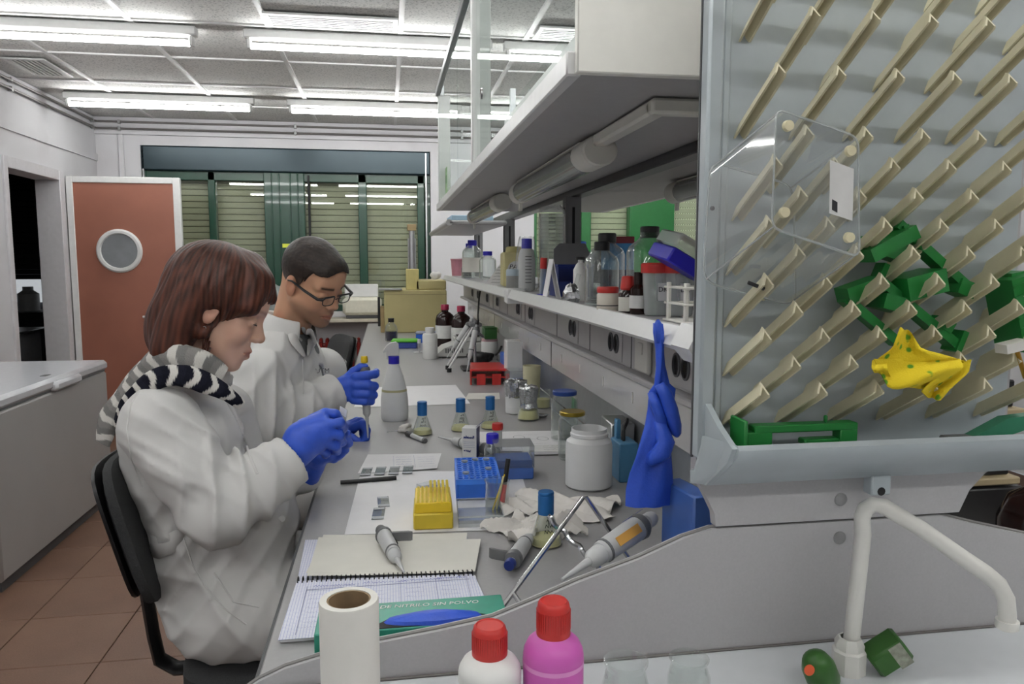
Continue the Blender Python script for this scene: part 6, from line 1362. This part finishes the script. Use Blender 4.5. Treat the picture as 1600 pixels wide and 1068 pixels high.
# loose strands
g = G()
for k in range(7):
    p = [MW @ Vector((.0 + .006 * k, -.07 + .002 * k, -.03 - .012 * k)), MW @ Vector((.006 + .006 * k, -.074, -.07 - .01 * k)), MW @ Vector((.016 + .008 * k, -.066 + .002 * k, -.10 - .008 * k))]; g.tube(p, [.0022, .0016, .0006], 5)
g.tube([MW @ Vector((.0, -.06, -.12)), MW @ Vector((.015, -.055, -.15)), MW @ Vector((.04, -.05, -.168))], [.002, .0014, .0005], 5)
loc(g.obj('loose_strands', mat('auburn_strand', '4a2417', .45), pw))
er = G().tube([MW @ Vector((-.002 + .004 * math.cos(a), -.084, -.047 + .006 * math.sin(a))) for a in [2 * PI * k / 14 for k in range(14)]], .0008, 6, True); loc(er.obj('earring', m_steel, pw))
# coat
sR, eR, wR = Q(250, 662, y=1.565), Q(342, 800, y=1.515), Q(456, 716, y=1.60)
sL, eL, wL = Vector((-.40, 1.885, 1.09)), Vector((-.36, 1.93, .92)), Vector((-.205, 1.80, .955))
chest, waist, pel = Q(288, 706, y=1.72), Q(312, 835, y=1.72), Q(356, 938, y=1.715)
f = Field((-.70, 1.36, .56), (-.02, 2.06, 1.25), .0052); P3 = (f.X, f.Y, f.Z)
f.u(f.ell(chest, (.122, .165, .145), np.array(Matrix.Rotation(.30, 3, 'Y')))); f.u(f.ell(waist, (.118, .150, .15), np.array(Matrix.Rotation(.15, 3, 'Y'))), .08); f.u(f.ell(pel, (.135, .170, .10)), .06)
f.u(f.cap(chest + Vector((-.035, -.10, .075)), chest + Vector((-.01, .12, .085)), .070, .065), .05)
f.u(f.ell(Q(296, 612, y=1.715), (.070, .085, .035), np.array(Matrix.Rotation(.45, 3, 'Y'))), .04)
for s, yy in ((-1, 1.60), (1, 1.83)): f.u(f.cap((pel.x + .05, yy, .715), (-.08, yy + .01, .725), .090, .082), .05)
f.u(f.cap((-.36, 1.60, .68), (-.17, 1.60, .672), .055, .05), .05)
f.u(f.ell(Q(405, 820, y=1.70), (.085, .14, .13)), .06)
def arm_field(f, pts, rs, k=.03):
    a = Field.__new__(Field); a.__dict__.update(f.__dict__); a.d = np.full(f.n, 9.0, np.float32)
    for (p, q), (r0, r1) in zip(zip(pts, pts[1:]), zip(rs, rs[1:])): a.u(a.cap(p, q, r0, r1), k)
    return a
A = arm_field(f, [sR, sR.lerp(eR, .55), eR, eR.lerp(wR, .5), wR + (wR - eR) * .15], [.077, .070, .064, .060, .056])
up_, fo = (eR - sR).normalized(), (wR - eR).normalized(); inner = eR + (up_ * -1 + fo).normalized() * .05
A.d = A.d - .030 * ridges(P3, up_ * .6 + fo, 58, 21, 1.3, 9, 1.8) * near(P3, inner, .10) - .014 * ridges(P3, fo, 48, 22, 1.6, 10) * near(P3, eR.lerp(wR, .6), .09) - .012 * ridges(P3, Vector((.55, .2, .8)), 34, 23, 1.7, 8) * near(P3, sR.lerp(eR, .45), .16) + .011 * near(P3, inner, .12) - .005 * ridges(P3, Vector((.5, .3, .8)), 85, 24, 2.2, 12, 1.5) * sm(wob(P3, 25, 14), -.1, .5) + .003 * wob(P3, 31, 20)
f.d = f.d - .013 * ridges(P3, Vector((1, .3, .55)), 27, 33, 2.2, 7) * (.35 + .65 * sm(wob(P3, 35, 9), -.2, .5)) - .008 * ridges(P3, Vector((.4, .2, 1)), 40, 36, 2.4, 8) * near(P3, waist, .2) - .006 * ridges(P3, Vector((.8, .3, -.6)), 70, 34, 2.4, 10, 1.5) * sm(wob(P3, 39, 12), -.1, .5) + .006 + .003 * wob(P3, 37, 24)
f.u(A.d, .008)
A2 = arm_field(f, [sL, eL, wL], [.072, .062, .048]); A2.d = A2.d + .005 * wob(P3, 41, 26); f.u(A2.d, .02)
endcut(f, wR, wR - eR, .10); f.cut(f.cap(wR - fo * .02, wR + fo * .05, .046, .05), .003)
f.cut(f.cap(Q(300, 590, y=1.715), Q(330, 500, y=1.70), .058), .006)
V, Fc = f.mesh(1); loc(vmesh('lab_coat', V, Fc, m_coat, pw))
# half belt, seams and pocket edges of the coat
def strip(name, pts, wv, m, th=.003):
    g = G(); v = []; n = len(pts)
    for p, w_ in zip(pts, wv):
        v += [tuple(p + w_ * .5), tuple(p - w_ * .5)]
    f_ = [(2 * i, 2 * i + 1, 2 * i + 3, 2 * i + 2) for i in range(n - 1)]
    o = g.add(v, f_).obj(name, m, pw, ang=60); md = o.modifiers.new('thick', 'SOLIDIFY'); md.thickness = th; md.offset = 1; return loc(o)
coat_bvh = BVHTree.FromPolygons([tuple(v) for v in V], [tuple(q) for q in Fc])
def onto(px, py, off=.002, bvh=None):
    b = bvh or coat_bvh; d = (Q(px, py, y=1.0) - Vector((0, 0, CH))).normalized(); h, n, i, t = b.ray_cast(Vector((0, 0, CH)), d); 
    return (h + n * off if h is not None else Q(px, py, y=1.62))
strip('half_belt', [onto(x, y, .003) for x, y in ((236, 852), (250, 855), (268, 847), (287, 838))], [Vector((.002, 0, .045))] * 4, m_coat)
def seam(name, pxs, r=.0016, m=None, par=None, bvh=None):
    pts = []
    for (a, b) in zip(pxs, pxs[1:]):
        for k in range(6): t = k / 6; pts.append(onto(a[0] + (b[0] - a[0]) * t, a[1] + (b[1] - a[1]) * t, .0006, bvh))
    pts.append(onto(*pxs[-1], .0006, bvh)); return G().tube(pts, r, 6).obj(name, m or m_coat, par or pw, ang=80)
loc(seam('sleeve_seam', [(228, 596), (205, 630), (198, 670), (205, 715), (222, 760)])); loc(seam('side_seam', [(287, 840), (300, 880), (320, 915), (350, 950), (385, 975)])); loc(seam('pocket_edge', [(335, 895), (365, 940), (405, 948)])); loc(seam('lapel_edge', [(345, 612), (372, 660), (392, 715), (402, 740)], .003))
for px, py in ((440, 810),): 
    p = onto(px, py, .002); loc(G().cyl(p, p + Vector((0, -.003, 0)), .007, n=14).obj('button', m_pe, pw))
# dark trousers below the coat
g = G()
for yy in (1.62, 1.82):
    g.tube([(-.14, yy, .70), (.02, yy, .70), (.09, yy, .66), (.10, yy, .50), (.06, yy, .34), (.05, yy, .32)], [.07, .068, .062, .052, .042, .04], 14)
loc(g.obj('trousers', m_jean, pw, ang=180))
g = G()
for yy in (1.62, 1.82): g.lathe([(0, 0), (.035, 0), (.042, .01), (.042, .03), (.035, .07), (0, .09)], 16, Matrix.Translation((.09, yy, .22)), 2.6, 1)
loc(g.obj('shoes', m_blk, pw))
# scarf: wound bands with stripes along their length
def scarf(name, pts, rad, pal, period, seed, flat=.55):
    pts = [Vector(p) for p in pts]; cs = []; N_ = 40
    # resample (Catmull-Rom)
    for i in range(len(pts) - 1):
        p0, p1, p2, p3 = pts[max(i - 1, 0)], pts[i], pts[i + 1], pts[min(i + 2, len(pts) - 1)]
        for k in range(N_):
            t = k / N_; cs.append(.5 * (2 * p1 + (p2 - p0) * t + (2 * p0 - 5 * p1 + 4 * p2 - p3) * t * t + (3 * p1 - p0 - 3 * p2 + p3) * t ** 3))
    cs.append(pts[-1]); m_ = len(cs); n = 20; r = np.random.default_rng(seed); V = []; C = []; s = 0
    nr = None; Rr = np.interp(np.linspace(0, 1, m_), np.linspace(0, 1, len(rad)), rad)
    for i, p in enumerate(cs):
        t = (cs[min(i + 1, m_ - 1)] - cs[max(i - 1, 0)]).normalized()
        if i: s += (p - cs[i - 1]).length
        if nr is None: nr = Vector((0, -1, .4))
        nr = (nr - t * nr.dot(t)).normalized(); b = t.cross(nr)
        for k in range(n):
            a = 2 * PI * k / n; w_ = 1 + .13 * math.sin(3 * a + s * 22 + seed) + .09 * math.sin(7 * a - s * 35)
            V.append(p + (nr * math.cos(a) * flat + b * math.sin(a)) * Rr[i] * w_); ss = (s + .006 * math.sin(2 * a + seed)) / period; C.append(L3(pal[int(ss) % len(pal)]))
    F_ = [(i * n + k, i * n + (k + 1) % n, (i + 1) * n + (k + 1) % n, (i + 1) * n + k) for i in range(m_ - 1) for k in range(n)]
    V = np.array([tuple(v) for v in V]); me = bpy.data.meshes.new(name); me.from_pydata(V.tolist(), [], F_ + [tuple(range(n))[::-1], tuple(range((m_ - 1) * n, m_ * n))]); me.polygons.foreach_set('use_smooth', [True] * len(me.polygons))
    at = me.color_attributes.new('tint', 'FLOAT_COLOR', 'POINT'); c = np.ones((len(V), 4), np.float32); c[:, :3] = np.array(C); at.data.foreach_set('color', c.ravel()); me.materials.append(m_scarf); return loc(link(name, me, pw))
WB = ['d9d6d0', '1d1e28', '22232e']; WG = ['d4d1cb', '8a8885', '7d7c7a']
scarf('scarf', [Q(378, 632, y=1.60), Q(352, 614, y=1.57), Q(320, 600, y=1.555), Q(288, 588, y=1.545), Q(255, 588, y=1.545), Q(225, 604, y=1.555), Q(198, 632, y=1.58), Q(184, 664, y=1.61)], [.010, .015, .020, .021, .019, .018, .017, .012], WB, .0125, 1, .6)
scarf('scarf', [Q(345, 590, y=1.62), Q(312, 570, y=1.60), Q(280, 560, y=1.60), Q(252, 562, y=1.615), Q(226, 583, y=1.635), Q(198, 618, y=1.65), Q(174, 655, y=1.665), Q(162, 690, y=1.67)], [.022, .029, .032, .032, .030, .028, .028, .020], WG, .0145, 4, .6)
scarf('scarf', [Q(350, 600, y=1.72), Q(310, 580, y=1.76), Q(270, 570, y=1.76), Q(250, 565, y=1.72)], [.03, .035, .035, .03], WG, .017, 6, .7)
# gloved hands
def H(px, py, y): return np.array(Q(px, py, y=y))
m_gl = mat('blue_nitrile_glove', '3159cc', .42, noise=.05, scale=80, bump=.12, bscale=300)
wob_ = 0
h1 = hand('glove', pw, None, [
    ([H(516, 662, 1.595), H(532, 660, 1.60), H(537, 668, 1.62), H(533, 676, 1.635)], [.0105, .0100, .0092, .0080]),
    ([H(514, 676, 1.592), H(531, 680, 1.60), H(535, 690, 1.625), H(528, 694, 1.645)], [.0105, .0100, .0092, .0080]),
    ([H(508, 690, 1.594), H(525, 697, 1.605), H(527, 704, 1.63), H(518, 705, 1.645)], [.0102, .0095, .0088, .0076]),
    ([H(498, 700, 1.602), H(510, 708, 1.615), H(508, 712, 1.635)], [.0095, .0088, .0074]),
    ([H(488, 655, 1.63), H(508, 645, 1.625), H(524, 646, 1.625), H(531, 654, 1.63)], [.012, .0108, .0098, .0085])],
    [(H(452, 716, 1.60), H(470, 698, 1.60), .034, .036), (H(468, 694, 1.602), H(484, 680, 1.602), .034, .032), (H(470, 682, 1.603), H(508, 664, 1.598), .032, .016), (H(474, 694, 1.605), H(500, 694, 1.60), .028, .015), (H(480, 668, 1.61), H(504, 652, 1.615), .022, .013), (H(485, 682, 1.605), H(508, 680, 1.597), .027, .017)],
    m_gl, (-.30, 1.53, .84), (-.05, 1.72, 1.06)); loc(h1)
h2 = hand('glove', pw, None, [
    ([H(512, 700, 1.70), H(530, 692, 1.69), H(541, 684, 1.67), H(543, 676, 1.655)], [.0105, .0098, .009, .0078]),
    ([H(514, 706, 1.71), H(534, 702, 1.70), H(545, 692, 1.68), H(543, 684, 1.665)], [.0105, .0098, .009, .0078]),
    ([H(512, 712, 1.715), H(530, 711, 1.71), H(541, 703, 1.69)], [.010, .0092, .0078]),
    ([H(506, 716, 1.72), H(522, 717, 1.715), H(532, 711, 1.70)], [.0092, .0086, .0072]),
    ([H(500, 695, 1.69), H(518, 684, 1.675), H(530, 674, 1.66)], [.0115, .010, .0082])],
    [(np.array(wL) + np.array([.01, -.01, -.01]), H(500, 706, 1.715), .028, .024), (H(496, 708, 1.72), H(514, 708, 1.71), .026, .018)],
    m_gl, (-.27, 1.60, .82), (-.05, 1.86, 1.02)); loc(h2)
sl2 = thing('glass_slide', 'glass slide held up between the woman\'s gloved fingers', 'slide', Q(534, 662, y=1.645)); G().box((-.013, -.0006, -.038), (.013, .0006, .038)).obj('pane', m_slide, sl2); G().box((-.013, -.0008, .02), (.013, .0008, .037)).obj('frosted_end', m_lbl, sl2); sl2.rotation_euler = (0, .25, -.9)
# ---- the man behind her, holding a pipette
pm_ = thing('person', 'man with short dark hair and black glasses pipetting in a white coat', 'person', (-.33, 2.40, 0))
def loc2(o): o.location = Vector((.33, -2.40, 0)); return o
MM = head_matrix(Q(488, 442, y=2.36), math.radians(-38), math.radians(27), math.radians(6), .98)
f = head_field(.053, 1.08, neck=MM.inverted() @ Q(447, 530, y=2.40)); V, Fc = f.mesh(1)
loc2(vmesh('body', V, Fc, m_skin, pm_, skin_cols(V, L3('c4977a'), L3('a8604f'), L3('2a1d18'), L3('1d1613'), 1.0, .55, .031), MM))
lashes(pm_, MM, mat('dark_brown_lash', '35211a', .6), loc2)
# cropped hair cap
f = Field((-.135, -.11, -.09), (.11, .11, .155), .0026)
f.u(f.ell((-.013, 0, .047), (.104, .083, .094))); f.u(f.ell((.060, 0, .062), (.043, .060, .050)), .03)
zl = -.035 + np.where(f.X > -.02, .0, 0); 
line = .004 + .085 * sm(f.X, .0, .055) + .02 * sm(np.abs(f.Y), 0, .06) * (f.X > .03) * -1.0 - .078 * sm(-f.X, .03, .075)
line = line - .02 * np.exp(-((np.abs(f.Y) - .078) / .01) ** 2) * np.exp(-((f.X - .018) / .012) ** 2)
f.d = np.maximum(f.d, (line - f.Z) * .8 + .003 * wob((f.X, f.Y, f.Z), 9, 120)); f.cut(f.ell((-.010, -.085, -.004), (.022, .02, .036)), .004); f.cut(f.ell((-.010, .085, -.004), (.022, .02, .036)), .004)
f.d = f.d + .0009 * wob((f.X, f.Y, f.Z), 12, 600, 8)
V, Fc = f.mesh(0); w_ = np.clip(sm(V[:, 2], -.03, .06) * .9 + .2 * wob(V.T, 14, 200), 0, 1)[:, None]
loc2(vmesh('hair', V, Fc, m_hair, pm_, L3('54433a') * (1 - w_) + L3('1f1815') * w_, MM))
# glasses
g = G(); m_fr = mat('black_glasses_frame', '141416', .3); lens = G()
for s in (-1, 1):
    c = Vector((.1115, s * .034, .001)); ring = []
    for k in range(20):
        a = 2 * PI * k / 20; yy = .0235 * math.copysign(abs(math.cos(a)) ** .6, math.cos(a)); zz = .0145 * math.copysign(abs(math.sin(a)) ** .6, math.sin(a)); ring.append(MM @ (c + Vector((-.004 * (yy * s / .0235) ** 2, yy, zz))))
    g.tube(ring, .0015, 6, True); g.tube(ring[1:10], .0028, 6)
    lens.add([tuple(p) for p in ring], [tuple(range(20))])
    g.tube([MM @ Vector((.107, s * .0575, .006)), MM @ Vector((.10, s * .073, .007)), MM @ Vector((.05, s * .083, .012)), MM @ Vector((.0, s * .0875, .018)), MM @ Vector((-.018, s * .087, .012))], [.004, .0045, .004, .003, .002], 6)
g.tube([MM @ Vector((.1125, -.0115, .005)), MM @ Vector((.1150, 0, .008)), MM @ Vector((.1125, .0115, .005))], .0014, 6)
gl_ = loc2(g.obj('glasses', m_fr, pm_, ang=70)); lens.obj('lens', glass('spectacle_lens', 'f2f5f5', .8, .0, .05), gl_, smooth=False)
# coat
sR, eR, wR = Q(402, 590, y=2.20), Q(392, 672, y=2.14), Q(522, 612, y=2.30)
sL, eL, wL = Q(505, 580, y=2.56), Q(500, 680, y=2.58), Q(520, 675, y=2.44)
chest, waist, pel = Q(447, 610, y=2.40), Q(430, 740, y=2.40), Q(415, 830, y=2.40)
f = Field((-.72, 2.0, .60), (-.02, 2.72, 1.32), .0055); P3 = (f.X, f.Y, f.Z)
f.u(f.ell(chest, (.125, .185, .18), np.array(Matrix.Rotation(.28, 3, 'Y')))); f.u(f.ell(waist, (.125, .165, .16)), .08); f.u(f.ell(pel, (.14, .175, .12)), .06)
f.u(f.cap(chest + Vector((-.02, -.13, .10)), chest + Vector((-.0, .13, .10)), .08, .075), .06); f.u(f.cap(Q(428, 545, y=2.34), Q(455, 535, y=2.46), .065, .06), .05)
for yy in (2.28, 2.52): f.u(f.cap((pel.x + .03, yy, .74), (-.10, yy, .76), .095, .085), .05)
f.d = f.d - .014 * ridges(P3, Vector((1, .6, .35)), 24, 53, 2.2, 7) * (.3 + .7 * sm(wob(P3, 55, 8), -.2, .5)) - .006 * ridges(P3, Vector((.7, .4, -.7)), 60, 54, 2.4, 10, 1.5) * sm(wob(P3, 59, 11), -.1, .5) + .006 + .003 * wob(P3, 57, 24)
A = arm_field(f, [sR, sR.lerp(eR, .5), eR, eR.lerp(wR, .5), wR], [.084, .082, .072, .062, .055])
up_, fo = (eR - sR).normalized(), (wR - eR).normalized(); inner = eR + (up_ * -1 + fo).normalized() * .06
A.d = A.d - .034 * ridges(P3, up_ * .5 + fo, 50, 61, 1.3, 9, 1.8) * near(P3, inner, .12) - .016 * ridges(P3, fo, 38, 62, 1.6, 9) * near(P3, eR.lerp(wR, .6), .11) - .014 * ridges(P3, Vector((.6, .2, -.8)), 36, 63, 1.6, 8) * near(P3, sR, .14) + .012 * near(P3, inner, .14) + .003 * wob(P3, 65, 20)
f.u(A.d, .010)
A2 = arm_field(f, [sL, eL, wL], [.078, .066, .05]); f.u(A2.d + .004 * wob(P3, 67, 24), .02)
endcut(f, wR + fo * .005, fo, .1); f.cut(f.cap(wR - fo * .02, wR + fo * .05, .043, .047), .003)
# V neck opening down the front
n0 = Q(452, 528, y=2.39); f.cut(f.cap(n0, n0 + Vector((.03, -.01, .1)), .064), .006)
V, Fc = f.mesh(1); loc2(vmesh('lab_coat', V, Fc, m_coat, pm_)); man_bvh = BVHTree.FromPolygons([tuple(v) for v in V], [tuple(q) for q in Fc])
# grey shirt inside
f2 = Field((-.50, 2.2, 1.0), (-.12, 2.62, 1.32), .006); f2.u(f2.ell(chest + Vector((0, 0, .02)), (.112, .165, .165), np.array(Matrix.Rotation(.28, 3, 'Y')))); f2.u(f2.cap(chest + Vector((.0, 0, .12)), Q(453, 522, y=2.39), .075, .062), .04)
f2.cut(f2.cap(Q(456, 512, y=2.385), Q(470, 460, y=2.37), .056), .004); V2, F2 = f2.mesh(1); loc2(vmesh('shirt', V2, F2, m_shirt, pm_))
# collar and lapels as folded cloth
def flap(name, rows, par, th=.004, m=None):
    n = len(rows[0]); v = [tuple(p) for r in rows for p in r]; f_ = [(i * n + k, i * n + k + 1, (i + 1) * n + k + 1, (i + 1) * n + k) for i in range(len(rows) - 1) for k in range(n - 1)]
    o = G().add(v, f_).obj(name, m or m_coat, par, ang=80); md = o.modifiers.new('thick', 'SOLIDIFY'); md.thickness = th; md.offset = 0; s_ = o.modifiers.new('soft', 'SUBSURF'); s_.levels = s_.render_levels = 2; return loc2(o)
def mo(px, py, off=.006): return onto(px, py, off, man_bvh)
nb_ = Q(449, 512, y=2.39); ax_ = (MM @ Vector((-.05, 0, -.01)) - Q(447, 530, y=2.40)).normalized(); e1 = (Vector((1, -.36, 0)) - ax_ * ax_.dot(Vector((1, -.36, 0)))).normalized(); e2 = ax_.cross(e1)
cr = G(); n_ = 26; rows_ = []
for i in range(n_):
    a_ = math.radians(38 + (322 - 38) * i / (n_ - 1)); rd = e1 * math.cos(a_) + e2 * math.sin(a_)
    rows_.append([nb_ + rd * .064 + ax_ * .018, nb_ + rd * .068 + ax_ * .036, nb_ + rd * .076 + ax_ * .034, nb_ + rd * .090 + ax_ * .005, nb_ + rd * .098 - ax_ * .018])
flap('collar', rows_, pm_)
vl = [(455, 512), (459, 522), (464, 534), (469, 546), (473, 558)]; vr = [(480, 512), (479, 522), (478, 534), (476, 546), (474.5, 558)]
flap('shirt_front', [[mo(l[0] + (r[0] - l[0]) * k / 3, l[1], .007) for k in range(4)] for l, r in zip(vl, vr)], pm_, .003, m_shirt)
flap('lapel', [[mo(x, y, .011), mo(x - w_ * .5, y + 1, .015), mo(x - w_, y + 2, .010)] for (x, y), w_ in zip(vl, (8, 13, 17, 11, 4))], pm_)
flap('lapel', [[mo(x, y, .011), mo(x + w_ * .5, y + 1, .015), mo(x + w_, y + 2, .010)] for (x, y), w_ in zip(vr, (8, 12, 15, 10, 3))], pm_)
loc2(seam('front_edge', [(473, 562), (474, 590), (474, 615)], .0022, None, pm_, man_bvh))
pt_ = mo(496, 581, .016); te = text('lettering', 'UTM', .020, m_edge, pm_, pt_ + Vector((.33, -2.40, 0)), (PI / 2, 0, .1))
g = G()
for yy in (2.29, 2.51): g.tube([(-.14, yy, .73), (.02, yy, .73), (.09, yy, .69), (.10, yy, .50), (.06, yy, .34), (.05, yy, .32)], [.072, .07, .064, .054, .044, .042], 14)
loc2(g.obj('trousers', m_jean, pm_, ang=180)); g = G()
for yy in (2.29, 2.51): g.lathe([(0, 0), (.038, 0), (.046, .01), (.046, .03), (.038, .07), (0, .09)], 16, Matrix.Translation((.09, yy, .22)), 2.6, 1)
loc2(g.obj('shoes', m_blk, pm_))
lab_chair('charcoal chair the man sits on', (-.26, 2.40, 0), 0, .635, .27)
# right glove closed around the pipette
yh = 2.29
h1 = hand('glove', pm_, None, [
    ([H(556, 588, yh - .02), H(574, 586, yh - .022), H(586, 584, yh - .005), H(588, 580, yh + .015)], [.0138, .0135, .0128, .010]),
    ([H(556, 601, yh - .022), H(575, 601, yh - .024), H(585, 603, yh - .005), H(580, 606, yh + .015)], [.0140, .0138, .0130, .0105]),
    ([H(555, 614, yh - .020), H(574, 615, yh - .022), H(584, 617, yh - .005), H(578, 620, yh + .012)], [.0136, .0132, .0124, .010]),
    ([H(552, 625, yh - .015), H(570, 627, yh - .018), H(580, 627, yh - .004), H(575, 628, yh + .010)], [.0122, .0118, .011, .009]),
    ([H(540, 592, yh + .005), H(552, 580, yh + .006), H(563, 573, yh + .004), H(571, 572, yh)], [.0135, .0125, .011, .0090])],
    [(H(519, 612, 2.30), H(534, 607, 2.295), .031, .031), (H(534, 606, 2.295), H(556, 592, yh - .014), .031, .016), (H(536, 614, 2.293), H(556, 618, yh - .012), .027, .016), (H(540, 600, 2.29), H(560, 603, yh - .014), .026, .018)],
    m_gl, (-.26, 2.19, .88), (-.01, 2.36, 1.16), .003); loc2(h1)
pipt = pipette('grey pipette with a yellow button held upright by the man', Q(575, 684, y=2.29), Q(569, 556, y=2.295), m_yel, 2.6)
# left glove holding the tube
h2 = hand('glove', pm_, None, [
    ([H(552, 668, 2.375), H(566, 662, 2.36), H(573, 672, 2.35), H(572, 684, 2.345), H(562, 692, 2.345)], [.0135, .0130, .0122, .0115, .0098]),
    ([H(550, 664, 2.395), H(563, 658, 2.39), H(571, 666, 2.385), H(570, 680, 2.38), H(562, 690, 2.375)], [.0135, .0130, .0122, .0115, .0098]),
    ([H(546, 662, 2.41), H(558, 657, 2.41), H(566, 664, 2.405), H(566, 678, 2.40)], [.0128, .0122, .0115, .010]),
    ([H(542, 664, 2.425), H(553, 661, 2.425), H(560, 668, 2.42)], [.0115, .0108, .0095]),
    ([H(540, 678, 2.37), H(550, 684, 2.355), H(558, 688, 2.345)], [.0142, .0128, .0105])],
    [(np.array(wL), H(538, 672, 2.40), .030, .027), (H(536, 672, 2.40), H(551, 668, 2.39), .029, .019)],
    m_gl, (-.30, 2.28, .85), (-.02, 2.52, 1.10), .003); loc2(h2)
